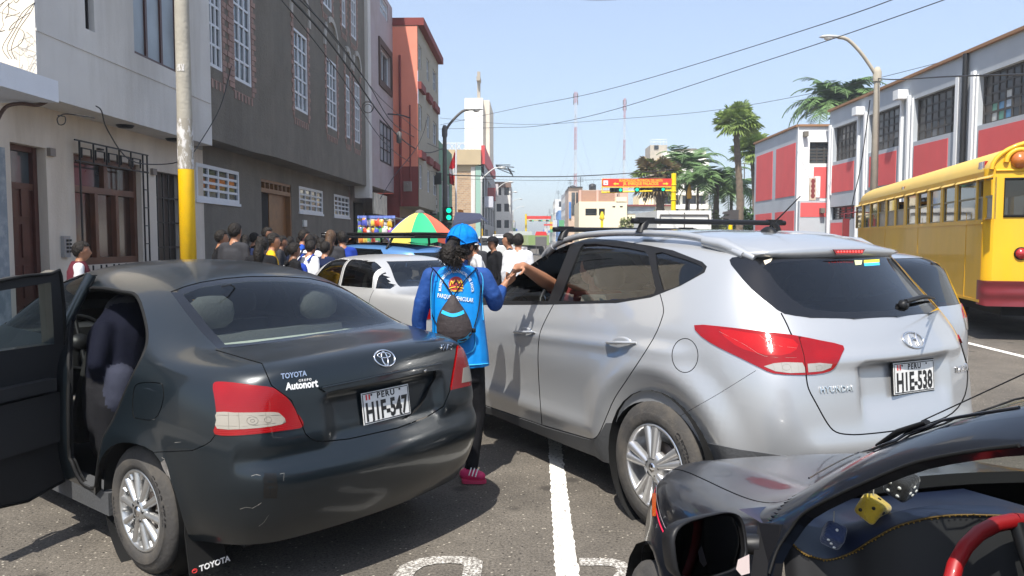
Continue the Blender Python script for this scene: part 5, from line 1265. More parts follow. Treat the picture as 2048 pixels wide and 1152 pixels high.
m=bpy.data.materials.new('air_haze');m.use_nodes=True;N=m.node_tree.nodes;N.clear();o_=N.new('ShaderNodeOutputMaterial');v_=N.new('ShaderNodeVolumePrincipled')
v_.inputs['Density'].default_value=.0011;v_.inputs['Color'].default_value=(.86,.92,1,1);v_.inputs['Anisotropy'].default_value=.2;m.node_tree.links.new(v_.outputs[0],o_.inputs['Volume'])
b=MB();b.box(-260,260,-30,430,-1.1,75);tag(b.build('haze',m),kind='stuff')
# ---- charcoal saloon hull (x forward from the rear axle, y left, z up) ----
YM=car_matrix(-1.26,4.2,51.9)
def yaris_sculpt(P):
    x,y,z=P[:,0].copy(),P[:,1].copy(),P[:,2].copy();ay=np.abs(y);sg=np.sign(y)
    low=1-sstep(.95,1.05,z)
    for cx in (0.,2.55):
        r=np.sqrt((x-cx)**2+(z-.30)**2);P[:,1] += sg*.022*gauss(r,.36,.07)*(ay > .6)*low
    P[:,1] -= sg*.012*gauss(z,.72,.09)*(ay > .7)*sstep(.4,1.,x)*low
    rear=sstep(-.6,-.75,x)
    P[:,0] += rear*.030*sstep(.40,.30,ay)*sstep(.885,.865,z)*sstep(.66,.70,z)
    P[:,0] += rear*.018*gauss(z,.655,.035)*(ay < .75)
    P[:,0] -= rear*.012*gauss(z,.55,.07)
    return P
def yaris_stations():
    S_=[]
    def st(x,b,s,m,u,sh,e,g,r,t,c): S_.append((x,[b,s,m,u,sh,e,g,r,t,c]))
    st(3.32,(.50,.25),(.60,.34),(.64,.48),(.62,.58),(.58,.68),(.52,.72),(.40,.74),(.30,.75),(.16,.76),(0,.76))
    st(3.16,(.66,.23),(.74,.34),(.77,.50),(.76,.62),(.70,.74),(.62,.80),(.50,.83),(.36,.84),(.18,.85),(0,.85))
    st(2.85,(.74,.22),(.82,.34),(.835,.50),(.82,.66),(.77,.82),(.70,.88),(.56,.92),(.40,.935),(.20,.945),(0,.945))
    st(2.50,(.76,.20),(.83,.34),(.845,.52),(.84,.70),(.80,.87),(.74,.93),(.60,.975),(.44,.99),(.22,1.0),(0,1.0))
    st(2.10,(.76,.19),(.825,.34),(.84,.52),(.84,.72),(.81,.89),(.76,.95),(.68,.99,.0),(.56,1.03),(.30,1.06,.1),(0,1.07,.13))
    st(1.75,(.76,.19),(.825,.34),(.84,.52),(.84,.72),(.815,.91),(.77,.98),(.70,1.10),(.60,1.20),(.32,1.26),(0,1.27))
    st(1.35,(.76,.19),(.825,.34),(.84,.52),(.84,.72),(.82,.92),(.775,1.0),(.69,1.20),(.58,1.36),(.30,1.425),(0,1.435))
    st(.90,(.76,.19),(.825,.34),(.842,.52),(.842,.74),(.825,.93),(.78,1.01),(.685,1.23),(.56,1.405),(.30,1.455),(0,1.465))
    st(.45,(.76,.19),(.825,.34),(.845,.52),(.845,.76),(.825,.94),(.78,1.02),(.68,1.22),(.55,1.385),(.30,1.435),(0,1.447))
    st(.12,(.76,.20),(.825,.34),(.845,.52),(.848,.78),(.825,.96),(.775,1.04),(.68,1.18),(.56,1.305),(.30,1.365),(0,1.385))
    st(-.14,(.76,.22),(.825,.35),(.845,.53),(.848,.79),(.82,.97),(.765,1.05),(.66,1.125),(.56,1.175),(.30,1.225),(0,1.245))
    st(-.36,(.75,.24),(.82,.36),(.842,.54),(.842,.79),(.81,.975),(.745,1.045),(.63,1.065),(.52,1.075),(.28,1.09),(0,1.10))
    st(-.60,(.72,.26),(.79,.38),(.82,.55),(.815,.79),(.775,.97),(.70,1.035),(.56,1.055),(.44,1.065),(.22,1.075),(0,1.08))
    st(-.76,(.64,.27,.03),(.71,.38,-.01),(.75,.56,-.02),(.73,.79,.0),(.68,.955,.0),(.61,1.02,.0),(.50,1.045),(.38,1.055),(.19,1.065),(0,1.07))
    st(-.83,(.54,.27,.06),(.60,.38,.0),(.64,.56,-.02),(.62,.78,.02),(.58,.93,.03),(.52,1.0,.03),(.42,1.022,.02),(.32,1.032,.01),(.16,1.04),(0,1.043))
    return S_
HY=Hull(YM).cage(yaris_stations(),5,rear_x=[-.83,-.90,-.925,-.875,-.865],front_x=[3.42,3.48,3.49,3.46,3.42],sculpt=yaris_sculpt)
# ---- silver crossover hull ----
IM=car_matrix(1.54,4.55,30.)
def ix_sculpt(P):
    x,y,z=P[:,0].copy(),P[:,1].copy(),P[:,2].copy();ay=np.abs(y);sg=np.sign(y)
    low=1-sstep(1.0,1.1,z)
    for cx in (0.,2.64):
        r=np.sqrt((x-cx)**2+(z-.36)**2);P[:,1] += sg*(.034*sstep(.68,.53,r)-.06*np.clip((.52-r)/.13,0,1))*(ay > .6)*low
    d=sstep(.45,.75,x)*sstep(2.3,2.0,x)*(ay > .7)
    P[:,1] -= sg*.028*gauss(z,.60,.17)*d
    P[:,1] += sg*.016*gauss(z,.43,.05)*d
    zl=.90+.09*(1-np.clip(x,0,1.8)/1.8)
    P[:,1] += sg*.014*gauss(z,zl,.035)*(ay > .7)*sstep(1.8,1.2,x)*sstep(-.35,-.1,x)
    rear=sstep(-.6,-.78,x)
    P[:,0] += rear*.045*sstep(.37,.31,ay)*sstep(.985,.965,z)*sstep(.68,.82,z)
    P[:,0] -= rear*.022*gauss(z,.60,.07)*sstep(.75,.6,ay)
    P[:,0] -= rear*.016*gauss(z,1.01,.035)*sstep(.66,.5,ay)
    return P
def ix_stations():
    S_=[]
    def st(x,*r): S_.append((x,list(r)))
    st(3.46,(.52,.30),(.64,.42),(.66,.60),(.62,.78),(.58,.86),(.52,.90),(.46,.92),(.40,.93),(.28,.935),(.14,.94),(0,.94))
    st(3.20,(.74,.28),(.82,.42),(.84,.62),(.80,.82),(.74,.93),(.68,.97),(.60,.99),(.50,1.0),(.34,1.01),(.17,1.015),(0,1.015))
    st(2.64,(.80,.24),(.88,.42),(.90,.64),(.885,.86),(.84,.98),(.78,1.04),(.68,1.07),(.58,1.085),(.38,1.10),(.19,1.105),(0,1.11))
    st(2.15,(.80,.23),(.88,.42),(.90,.64),(.895,.88),(.86,1.0),(.80,1.07),(.72,1.13),(.62,1.17),(.42,1.19,.1),(.21,1.20,.13),(0,1.20,.15))
    st(1.80,(.80,.23),(.88,.42),(.90,.64),(.895,.88),(.865,1.01),(.825,1.08),(.75,1.25),(.66,1.37),(.46,1.41),(.23,1.42),(0,1.425))
    st(1.40,(.80,.23),(.88,.42),(.90,.64),(.895,.88),(.87,1.02),(.835,1.09),(.75,1.34),(.635,1.53),(.44,1.58),(.22,1.597),(0,1.60))
    st(.90,(.80,.23),(.88,.42),(.90,.64),(.897,.88),(.875,1.03),(.84,1.10),(.745,1.37),(.62,1.575),(.42,1.625),(.21,1.64),(0,1.645))
    st(.40,(.80,.24),(.88,.42),(.90,.64),(.90,.88),(.88,1.04),(.845,1.12),(.74,1.375),(.61,1.57),(.41,1.62),(.21,1.637),(0,1.642))
    st(.0,(.80,.26),(.88,.43),(.90,.65),(.90,.89),(.88,1.05),(.845,1.145),(.735,1.37),(.60,1.555),(.41,1.60),(.20,1.617),(0,1.622))
    st(-.32,(.78,.28),(.865,.44),(.89,.65),(.89,.89),(.865,1.06),(.825,1.17),(.715,1.355,.04),(.585,1.53,.09),(.40,1.573,.09),(.20,1.59,.09),(0,1.595,.09))
    st(-.56,(.74,.30,.02),(.81,.44,-.02),(.86,.64,-.03),(.855,.88,-.02),(.82,1.05,.01),(.755,1.185,.05),(.66,1.36,.17),(.56,1.515,.23),(.38,1.557,.22),(.19,1.572,.22),(0,1.577,.22))
    st(-.74,(.64,.31,.05),(.73,.43,-.02),(.775,.63,-.04),(.765,.87,-.01),(.735,1.03,.03),(.675,1.17,.11),(.58,1.34,.23),(.51,1.495,.34),(.35,1.53,.33),(.18,1.54,.32),(0,1.545,.32))
    return S_
HI=Hull(IM).cage(ix_stations(),7,rear_x=[-.84,-.90,-.915,-.88,-.865,-.775,-.62,-.475],front_x=[3.50,3.56,3.57,3.55,3.53,3.52,3.51,3.5],sculpt=ix_sculpt)
# ---------- car materials ----------
def paint(name,base,metal=.6,rough=.38,dust=None,dustamt=.5,coat=1.,scratch=0.,coatr=.05,fl=.12):
    m=mat(name,base,rough,metal=metal,coat=coat);n=m.node_tree;N=n.nodes;L=n.links;b=N['Principled BSDF']
    b.inputs['Coat Roughness'].default_value=coatr
    tc=N.new('ShaderNodeTexCoord')
    fl_=N.new('ShaderNodeTexNoise');fl_.inputs['Scale'].default_value=900;L.new(tc.outputs['Object'],fl_.inputs['Vector'])
    hv=N.new('ShaderNodeHueSaturation');hv.inputs['Color'].default_value=(*base,1)
    mr=N.new('ShaderNodeMapRange');mr.inputs[1].default_value=.3;mr.inputs[2].default_value=.7;mr.inputs[3].default_value=1-fl;mr.inputs[4].default_value=1+fl
    L.new(fl_.outputs[0],mr.inputs[0]);L.new(mr.outputs[0],hv.inputs['Value']);col=hv.outputs[0]
    if dust:
        t=N.new('ShaderNodeTexNoise');t.inputs['Scale'].default_value=3.5;t.inputs['Detail'].default_value=9;t.inputs['Roughness'].default_value=.7;L.new(tc.outputs['Object'],t.inputs['Vector'])
        g=N.new('ShaderNodeNewGeometry');sx=N.new('ShaderNodeSeparateXYZ');L.new(g.outputs['Normal'],sx.inputs[0])
        r1=N.new('ShaderNodeMapRange');r1.inputs[1].default_value=.2;r1.inputs[2].default_value=.95;r1.inputs[3].default_value=.12;r1.inputs[4].default_value=1;L.new(sx.outputs[2],r1.inputs[0])
        r2=N.new('ShaderNodeMapRange');r2.inputs[1].default_value=.3;r2.inputs[2].default_value=.75;r2.inputs[3].default_value=.35;r2.inputs[4].default_value=1;L.new(t.outputs[0],r2.inputs[0])
        mm=N.new('ShaderNodeMath');mm.operation='MULTIPLY';L.new(r1.outputs[0],mm.inputs[0]);L.new(r2.outputs[0],mm.inputs[1])
        m3=N.new('ShaderNodeMath');m3.operation='MULTIPLY';m3.inputs[1].default_value=dustamt;L.new(mm.outputs[0],m3.inputs[0])
        mx=N.new('ShaderNodeMix');mx.data_type='RGBA';mx.inputs[7].default_value=(*dust,1);L.new(m3.outputs[0],mx.inputs[0]);L.new(col,mx.inputs[6]);col=mx.outputs[2]
        inv=N.new('ShaderNodeMath');inv.operation='MULTIPLY_ADD';inv.inputs[1].default_value=-metal;inv.inputs[2].default_value=metal;L.new(m3.outputs[0],inv.inputs[0]);L.new(inv.outputs[0],b.inputs['Metallic'])
        cr=N.new('ShaderNodeMath');cr.operation='MULTIPLY_ADD';cr.inputs[1].default_value=.38;cr.inputs[2].default_value=coatr;L.new(m3.outputs[0],cr.inputs[0]);L.new(cr.outputs[0],b.inputs['Coat Roughness'])
    L.new(col,b.inputs['Base Color'])
    t3=N.new('ShaderNodeTexNoise');t3.inputs['Scale'].default_value=9;t3.inputs['Detail'].default_value=2;L.new(tc.outputs['Object'],t3.inputs['Vector'])
    bp=N.new('ShaderNodeBump');bp.inputs['Strength'].default_value=.06;bp.inputs['Distance'].default_value=.012;L.new(t3.outputs[0],bp.inputs['Height'])
    L.new(bp.outputs[0],b.inputs['Coat Normal']);L.new(bp.outputs[0],b.inputs['Normal'])
    return m
M_PY=paint('charcoal_paint',(.008,.0135,.018),.4,.3,dust=(.15,.13,.11),dustamt=.08,coatr=.05,coat=.5)
M_PI=paint('silver_paint',(.44,.45,.46),.55,.38,dust=(.4,.37,.33),dustamt=.14,coatr=.04,fl=.06)
M_BPL=mat('black_plastic',(.010,.010,.011),.45,spec=.28,var=.1)
M_CLAD=mat('dusty_cladding',(.06,.062,.065),.7,var=.1,vscale=5,bump=.2,bscale=80)
M_RUB=mat('black_rubber',(.009,.009,.009),.7,spec=.2)
M_TRIM=mat('grey_trim',(.09,.09,.085),.8,var=.1);M_DTRIM=mat('dark_trim',(.012,.012,.013),.75)
M_SEAT=mat('dark_seat_fabric',(.05,.052,.055),.9,bump=.3,bscale=80);M_SEATG=mat('grey_seat_fabric',(.2,.2,.185),.9,bump=.3,bscale=80)
M_CGL=glass_mat('car_glass',(.74,.80,.77),.01,1.2);M_CGD=glass_mat('tinted_car_glass',(.32,.35,.36),.01,1.3);M_BAND=mat('black_glass_band',(.006,.006,.007),.06,spec=.7)
def lens(name,col,col2,scale=60,rough=.1,dark=None):
    m=mat(name,col,rough,coat=.35,spec=.4);n=m.node_tree;N=n.nodes;L=n.links;b=N['Principled BSDF']
    tc=N.new('ShaderNodeTexCoord');w=N.new('ShaderNodeTexWave');w.wave_type='BANDS';w.bands_direction='Z';w.inputs['Scale'].default_value=scale;w.inputs['Distortion'].default_value=2.5;w.inputs['Detail'].default_value=1
    t=N.new('ShaderNodeTexNoise');t.inputs['Scale'].default_value=7;t.inputs['Detail'].default_value=2;L.new(tc.outputs['Object'],t.inputs['Vector'])
    L.new(tc.outputs['Object'],w.inputs['Vector']);ad=N.new('ShaderNodeMath');ad.operation='MULTIPLY';L.new(w.outputs['Fac'],ad.inputs[0]);L.new(t.outputs[0],ad.inputs[1])
    mx=N.new('ShaderNodeMix');mx.data_type='RGBA';mx.inputs[6].default_value=(*col,1);mx.inputs[7].default_value=(*col2,1);L.new(t.outputs[0],mx.inputs[0]);L.new(mx.outputs[2],b.inputs['Base Color'])
    b.inputs['Subsurface Weight'].default_value=0
    bp=N.new('ShaderNodeBump');bp.inputs['Strength'].default_value=.12;bp.inputs['Distance'].default_value=.002;L.new(w.outputs['Fac'],bp.inputs['Height']);L.new(bp.outputs[0],b.inputs['Normal'])
    return m
M_RED=lens('red_lens',(.17,.0005,.001),(.30,.001,.002),40);M_REDL=lens('bright_red_lens',(.30,.001,.001),(.44,.003,.003),90)
M_CLR=lens('clear_lens',(.22,.2,.165),(.36,.33,.28),60);M_CLR2=lens('clear_bulb_lens',(.09,.085,.08),(.5,.48,.44),80);M_AMB=mat('amber_lens',(.8,.13,.01),.2,coat=1)
M_CHR=mat('chrome',(.75,.75,.76),.12,metal=1);M_SIL=mat('silver_alloy',(.58,.58,.57),.3,metal=.85,var=.08,vscale=6,dirt=(.2,.17,.13),dirtamt=.35,dscale=9);M_SILI=mat('bright_alloy',(.66,.66,.66),.28,metal=.8,dirt=(.25,.2,.16),dirtamt=.25,dscale=9)
M_TYRE=mat('tyre_rubber',(.042,.039,.036),.85,var=.15,vscale=8,bump=.2,bscale=60,dirt=(.13,.11,.085),dirtamt=.55,dscale=6)
M_TTXT=mat('tyre_lettering',(.014,.013,.013),.8);M_PLATE=mat('plate_white',(.72,.72,.7),.35,dirt=(.45,.42,.36),dirtamt=.5,dscale=25);M_BLK=mat('plate_black',(.01,.01,.01),.5);M_PRED=mat('plate_red',(.6,.03,.03),.5);M_WHT=mat('white_vinyl',(.8,.8,.8),.5)
def wheel(parent,x,y,r,width,rr,style,sgn=1,words=None,hubmat=None,rim=None,n=48,steer=0.,name='wheel'):
    W_=empty(name,(x,y,r),0,parent=parent)
    if sgn < 0: W_.rotation_euler=(0,0,pi)
    if steer: W_.rotation_euler[2] += radians(steer)
    w=width
    pr=[(rr-.005,-w),(rr+.02,-w-.002),(r-.04,-w-.006),(r-.012,-w+.02)]
    for k in range(5):
        a=-w+.025+(w-.05)*k/5;b=a+(w-.05)/5
        pr += [(r,a+.004),(r,b-.008),(r-.009,b-.006),(r-.009,b)] if k < 4 else [(r,a+.004),(r,b)]
    pr += [(r-.010,-.012),(r-.03,.0),(r-.05,.006),((r+rr)/2+.004,.009),((r+rr)/2,.011),(rr+.03,.006),(rr+.012,.004),(rr+.008,-.006),(rr-.004,-.008)]
    mb=MB();mb.lathe(pr,n,(0,0,0),'Y');tyre=mb.build('tyre',M_TYRE,W_)
    if rim is None: rim=M_SIL
    mb=MB();mb.lathe([(rr+.007,-.004),(rr+.002,.002),(rr-.008,.0),(rr-.014,-.012),(rr-.02,-.06),(rr-.03,-.12),(rr-.06,-.13),(.0,-.135)],n,(0,0,0),'Y')
    rimo=mb.build('rim',rim,W_)
    mb=MB();R1=rr-.006
    def sp(a,w0,w1,r0,r1,d0,d1,th=.022,ridge=.006):
        ca,sa=cos(a),sin(a);P=[]
        N_=6
        for i in range(N_+1):
            t=i/N_;q=r0+(r1-r0)*t;ww=w0+(w1-w0)*t;d=d0+(d1-d0)*t
            for (o,dd) in ((-1,-th),(-1,-.006),(-.45,ridge),(.45,ridge),(1,-.006),(1,-th)):
                P.append((q*ca-o*ww*sa,d+dd,q*sa+o*ww*ca))
        m_=6;fs=[]
        for i in range(N_):
            for k in range(m_-1): fs.append((i*m_+k,i*m_+k+1,(i+1)*m_+k+1,(i+1)*m_+k))
        mb.add(P,fs,0,True)
    if style == 'ten':
        for k in range(10): sp(2*pi*k/10+.1,.012,.021,.045,R1,.0,-.006)
        for k in range(10): sp(2*pi*(k+.5)/10+.1,.004,.010,R1*.82,R1,-.01,-.008)
        mb.lathe([(.062,-.03),(.066,-.012),(.052,.006),(.03,.009),(0,.008)],24,(0,0,0),'Y')
    elif style == 'five':
        for k in range(5):
            a=2*pi*k/5+.18
            for s in (-1,1):
                a2=a+s*.16;sp(a2,.018,.030,.05,R1,.004,-.004,.03,.01)
        mb.lathe([(.085,-.04),(.088,-.018),(.07,.002),(.045,.01),(0,.011)],30,(0,0,0),'Y')
    elif style == 'cover':
        mb.lathe([(R1,-.006),(R1-.03,.006),(.06,.0),(.04,.012),(0,.014)],24,(0,0,0),'Y')
    elif style == 'eight':
        for k in range(8): sp(2*pi*k/8,.018,.026,.04,R1,.0,-.004)
        mb.lathe([(.05,-.03),(.055,.0),(.03,.012),(0,.012)],20,(0,0,0),'Y')
    sm=mb.build('spoke',rim,rimo);sm['kind']='stuff'
    mb=MB();mb.lathe([(.0,-.06),(.13,-.062),(.13,-.075),(0,-.078)],24,(0,0,0),'Y');mb.build('brake_disc',mat('brake_steel',(.12,.1,.09),.5,metal=.7),rimo)
    mb=MB();mb.lathe([(.026,.006),(.024,.013),(0,.014)],20,(0,0,0),'Y');mb.build('hub_cap',hubmat or M_CHR,rimo)
    for k in range(5):
        a=2*pi*k/5+.5;mb=MB();mb.lathe([(.009,-.004),(.009,.006),(0,.008)],8,(.045*cos(a),.003,.045*sin(a)),'Y');mb.build('wheel_nut',mat('dark_steel',(.08,.08,.08),.4,metal=1),rimo)
    if words:
        for (txt,size,rad,ang,sc) in words:
            def warp(p,rad=rad,ang=ang):
                a=ang - p.x/rad*1.0;q=rad+p.y
                return Vector((q*cos(a),.0095+p.z*.4,q*sin(a)))
            def warp2(p,rad=rad,ang=ang):
                a=ang+p.x/rad;q=rad+p.y
                return Vector((q*sin(-a)*1.,.0095+p.z*.4,q*cos(a)))
            text_obj('tyre_lettering',txt,size,M_TTXT,None,tyre,warp=warp2,extrude=.0012,space=sc,offset=.0016)
    return W_
def plate(parent,M,nm,w,h,top,num,par2=None):
    P=MB();P.box(-w/2,w/2,-h/2,h/2,-.002,.001);p=P.build(nm,M_PLATE,parent);p.matrix_local=M
    b=MB();t=.004
    for (x0,x1,y0,y1) in ((-w/2+.004,w/2-.004,h/2-t-.004,h/2-.004),(-w/2+.004,w/2-.004,-h/2+.004,-h/2+t+.004),(-w/2+.004,-w/2+t+.004,-h/2+.01,h/2-.01),(w/2-t-.004,w/2-.004,-h/2+.01,h/2-.01)): b.box(x0,x1,y0,y1,.001,.0022)
    b.build('plate_border',M_BLK,p)
    text_obj('lettering',num,h*.80,M_BLK,Matrix.Translation((0,-h*.155,.001))@Matrix.Diagonal((w/h*.315,1,1,1)),p,extrude=.001,offset=.004)
    text_obj('lettering',top,h*.25,M_BLK,Matrix.Translation((.0,h*.335,.001))@Matrix.Diagonal((1.15,1,1,1)),p,extrude=.001,space=1.25,offset=.0012)
    f=MB();f.box(-w*.42,-w*.39,h*.26,h*.43,.001,.002);f.box(-w*.36,-w*.33,h*.26,h*.43,.001,.002);f.build('flag_mark',M_PRED,p)
    s=MB()
    for (x,y) in ((-.3,.4),(.3,.4),(-.3,-.42),(.3,-.42)): s.lathe([(.006,.001),(.005,.003),(0,.003)],8,(x*w,y*h,0))
    s.build('screw',M_BLK,p)
    return p
def placed(H,quad,off): M,w,h=on_hull(H,quad,off);return M,w,h
def seatset(parent,xs,yw,zseat,ztop,m,back=True,lean=.18,hr=True):
    for (x,y,w) in xs:
        s=empty('seat',(x,y,zseat),0,parent=parent)
        mb=MB();mb.box(-.02,.50,-w/2,w/2,-.12,.06);c=mb.build('cushion',m,s)
        md=c.modifiers.new('b','BEVEL');md.width=.04;md.segments=3
        mb=MB();h=ztop-zseat
        n=6;P=[]
        for i in range(n+1):
            t=i/n;ww=w/2*(1-.22*t*t);xx=-.02-lean*t*h/.6
            for (dx,dy) in ((-.06,-1),(-.08,0),(-.06,1),(.05,1),(.03,0),(.05,-1)): P.append((xx+dx*(1-.3*t),dy*ww,h*t))
        mb.add(P,[(i*6+k,i*6+(k+1) % 6,(i+1)*6+(k+1) % 6,(i+1)*6+k) for i in range(n) for k in range(6)]+[tuple(range(6))[::-1],tuple(n*6+k for k in range(6))],0,True);mb.build('backrest',m,s)
        if hr:
            for hy in ([0] if w < .7 else [-w*.28,w*.28]):
                mb=MB();mb.lathe([(0,-.085),(.07,-.08),(.115,-.05),(.125,0),(.115,.05),(.07,.085),(0,.09)],16,(0,0,0),'Z')
                mb.v=[(a*.45-.02-lean*h/.6,b*1.05+hy,c+h+.115) for a,b,c in mb.v];mb.build('headrest',m,s)
def steering(parent,loc,r=.18,m=None,tilt=25):
    s=empty('steering_wheel',loc,0,parent=parent);s.rotation_euler=(0,radians(-90+tilt),0)
    mb=MB();mb.tube([(r*cos(2*pi*k/28),r*sin(2*pi*k/28),0) for k in range(29)],.014,8,cap=False);mb.build('wheel_ring',m or M_BPL,s)
    mb=MB();mb.tube([(-r,0,0),(r,0,0)],.014,6);mb.tube([(0,0,-.01),(-r*.0-r,0,0)],.014,6);mb.lathe([(0,-.03),(.06,-.02),(.055,.015),(0,.02)],16);mb.build('wheel_boss',M_BPL,s)
def badge(H,parent,txt,quad,m,nm,off=.003,shear=0.,ext=.002,o2=0.,space=1.):
    me=text_mesh(txt,1,ext,shear=shear,offset=o2,space=space)
    xs=[v.co.x for v in me.vertices];ys=[v.co.y for v in me.vertices];x0,x1,y0,y1=min(xs),max(xs),min(ys),max(ys)
    TL,TR,BR,BL=[Vector(q) for q in quad]
    for v in me.vertices:
        u,w=(v.co.x-x0)/(x1-x0),(v.co.y-y0)/(y1-y0);q=BL.lerp(BR,u).lerp(TL.lerp(TR,u),w)
        p,n=H.hit(q.x,q.y);v.co=p+n*(off+v.co.z)
    me.materials.clear();me.materials.append(m);return link(nm,me,parent)
def sym_emblem(H,parent,quad,kind,nm='emblem'):
    M,w,h=on_hull(H,quad,.006);mb=MB()
    def ell(cx,cy,rx,ry,t,n=28): mb.tube([(cx+rx*cos(2*pi*k/n),cy+ry*sin(2*pi*k/n),0) for k in range(n+1)],t,6,cap=False)
    if kind == 'ovals':
        ell(0,0,w*.47,h*.47,.0045);ell(0,h*.17,w*.30,h*.15,.004);ell(0,-h*.02,w*.13,h*.40,.004)
    else:
        ell(0,0,w*.47,h*.46,.0042)
        mb.tube([(-w*.24,-h*.34,0),(-w*.16,0,0),(-w*.10,h*.32,0)],[.004,.007,.004],6);mb.tube([(w*.24,h*.34,0),(w*.16,0,0),(w*.10,-h*.32,0)],[.004,.007,.004],6)
        mb.tube([(-w*.17,-h*.03,0),(0,h*.10,0),(w*.17,h*.03,0)],[.004,.006,.004],6)
    e=mb.build(nm,M_CHR,parent);e.matrix_local=M;return e
def mirror_ell(P): return [(x,z) for x,z in P]
# ===  CHARCOAL SALOON  ===
YR=empty('saloon_car',(0,0,0),0,'charcoal grey saloon with scuffed bumper and its rear side door standing open','car')
YR.matrix_world=YM
tl=smooth_poly([(427.5,769),(447,764),(510,771),(546,776),(572,794),(592,823),(606,852),(566,861),(487,870),(431,868),(435,840),(431,800)],n=3)
tlc=smooth_poly([(435,824),(470,825),(505,825),(548,824),(561,829),(571,844),(545,852),(487,858),(436,857),(434,840)],n=2)
tr=[(913,690),(924,697),(937,722),(941,771),(901,780),(905,747),(911,712)];trc=[(925,736),(939,732),(941,762),(922,766)]
lid=[(431,700),(436,706),(524,727),(532,745),(543,771),(583,801),(605,853),(611,868),(622,878),(640,884),(697,878),(796,856),(855,833),(887,813),(899,784),(905,747),(911,712),(914,690),(903,670),(880,655),(850,647),(821,644),(818,643),(700,664),(600,679),(500,693)]
glass_o=[(341,583),(370,572),(400,564),(450,556),(500,552),(560,552),(620,556),(660,565),(720,588),(780,622),(818,642),(700,663),(600,678),(500,692),(436,698),(400,661),(370,623)]
glass_i=[(366,588),(400,575),(450,566),(500,561),(560,561),(620,564),(660,573),(715,594),(770,625),(796,640),(700,657),(600,671),(500,684),(450,688),(420,655),(392,620)]
opening=smooth_poly([(187,576),(243,584),(272,594),(289,642),(293,681),(283,715),(255,772),(226,840),(207,874),(197,913),(192,950),(186,978),(160,965),(141,925),(135,896),(134,726),(139,640),(160,590)],n=3)
flap=smooth_poly([(277,767),(317,766),(326,775),(325,806),(309,838),(275,837),(266,828),(267,785)],n=3)
arch=smooth_poly([(190,1010),(193,950),(203,915),(222,893),(246,885),(272,888),(306,903),(334,947),(352,990),(366,1040),(380,1085),(380,1130),(190,1130)],n=2)
bump=[(300,905),(385,901),(410,890),(421,883),(431,869),(487,871),(566,862),(606,853),(611,868),(622,878),(640,884),(697,878),(796,856),(855,833),(887,813),(899,784),(942,772),(1000,790),(1000,1100),(380,1120),(366,1040),(352,990),(334,947)]
lipz=[(431,700),(524,727),(532,745),(543,771),(583,801),(605,853),(611,868),(622,878),(640,884),(697,878),(796,856),(855,833),(887,813),(899,784),(905,747),(911,712),(914,690)]
garn=[(637,776),(700,763),(800,742),(877,726),(880,731),(800,751),(700,773),(649,784)]
sideR=[(.86,1.05),(.86,1.365),(.55,1.345),(.30,1.285),(.10,1.185),(.0,1.10),(.05,1.07)]
sideF=[(.94,1.05),(2.02,1.05),(1.80,1.18),(1.45,1.33),(1.2,1.37),(.94,1.375)]
shield=[(-.66,1.12),(.66,1.12),(.54,1.37),(-.54,1.37)]
HY.cut([('cam',[('bumper',bump),('lid',lid),('band',glass_o),('glass',glass_i),('flap',flap),('taillight',tl),('tailclear',tlc),('taillight_r',tr),('tailclear_r',trc),
                 ('seam',strip(lipz,1.1)),('seam',strip([(300,905),(385,901),(410,890),(421,883),(431,869)],.8)),('seam',strip(flap,.9,True)),('opening',opening),('arch',arch),('recess',smooth_poly([(652,788),(668,815),(690,845),(712,857),(760,850),(812,837),(843,810),(860,775),(872,741),(800,755),(700,777)],n=2)),('garnish',garn)],None),
        ('right',[('side_glass_r',sideR),('side_glass_f',sideF),('arch2',[(.36*cos(t*pi/12),.30+.36*sin(t*pi/12)) for t in range(-6,19)]),('arch2',[(2.55+.36*cos(t*pi/12),.30+.36*sin(t*pi/12)) for t in range(-6,19)])],None),
        ('left',[('side_glass_l',sideF),('arch2',[(2.55+.36*cos(t*pi/12),.30+.36*sin(t*pi/12)) for t in range(-6,19)])],lambda c: c[:,0] > .9),
        ('front',[('windscreen',shield)],lambda c: (c[:,0] > 1.0) & (c[:,2] > 1.08))])
HY.piece('body','body_shell',[M_PY,M_RUB,M_DTRIM],YR,inner=2,fold=.03,foldmat=1)
HY.piece('lid','boot_lid',[M_PY,M_RUB],YR,fold=.02,foldmat=1);HY.piece('bumper','rear_bumper',[M_PY,M_RUB],YR,fold=.02,foldmat=0)
HY.piece('recess','plate_recess',M_PY,YR,offset=-.02,fold=0);HY.piece('garnish','lid_garnish',M_PY,YR,offset=.014,fold=.035)
mb=MB();gp=[HY.hit(*q) for q in smooth_poly([(640,776),(700,764),(800,743),(876,728)],False,5)];mb.tube([a+b*.016 for a,b in gp],.0065,6,flat=.7);mb.build('garnish_bar',M_PY,YR)
HY.piece('flap','fuel_flap',[M_PY,M_RUB],YR,fold=.015,foldmat=1)
rg=HY.piece('band','rear_window_border',M_BAND,YR,offset=-.003,fold=.004);HY.piece('glass','rear_window',glass_mat('rear_screen_glass',(.82,.88,.84),.01,.8),YR,offset=-.003,fold=0)
for nm in ('side_glass_r','side_glass_f','side_glass_l'): HY.piece(nm,'side_window',M_CGL,YR,offset=-.004,fold=0)
HY.piece('windscreen','windscreen',M_CGL,YR,fold=0)
for a,c in (('taillight','tailclear'),('taillight_r','tailclear_r')):
    t=HY.piece(a,'tail_light',M_RED,YR,offset=.005,fold=.02);HY.piece(c,'clear_lens',M_CLR,t,offset=.006,fold=.01)
M_BULB=mat('lens_detail',(.2,.18,.15),.3,spec=.5)
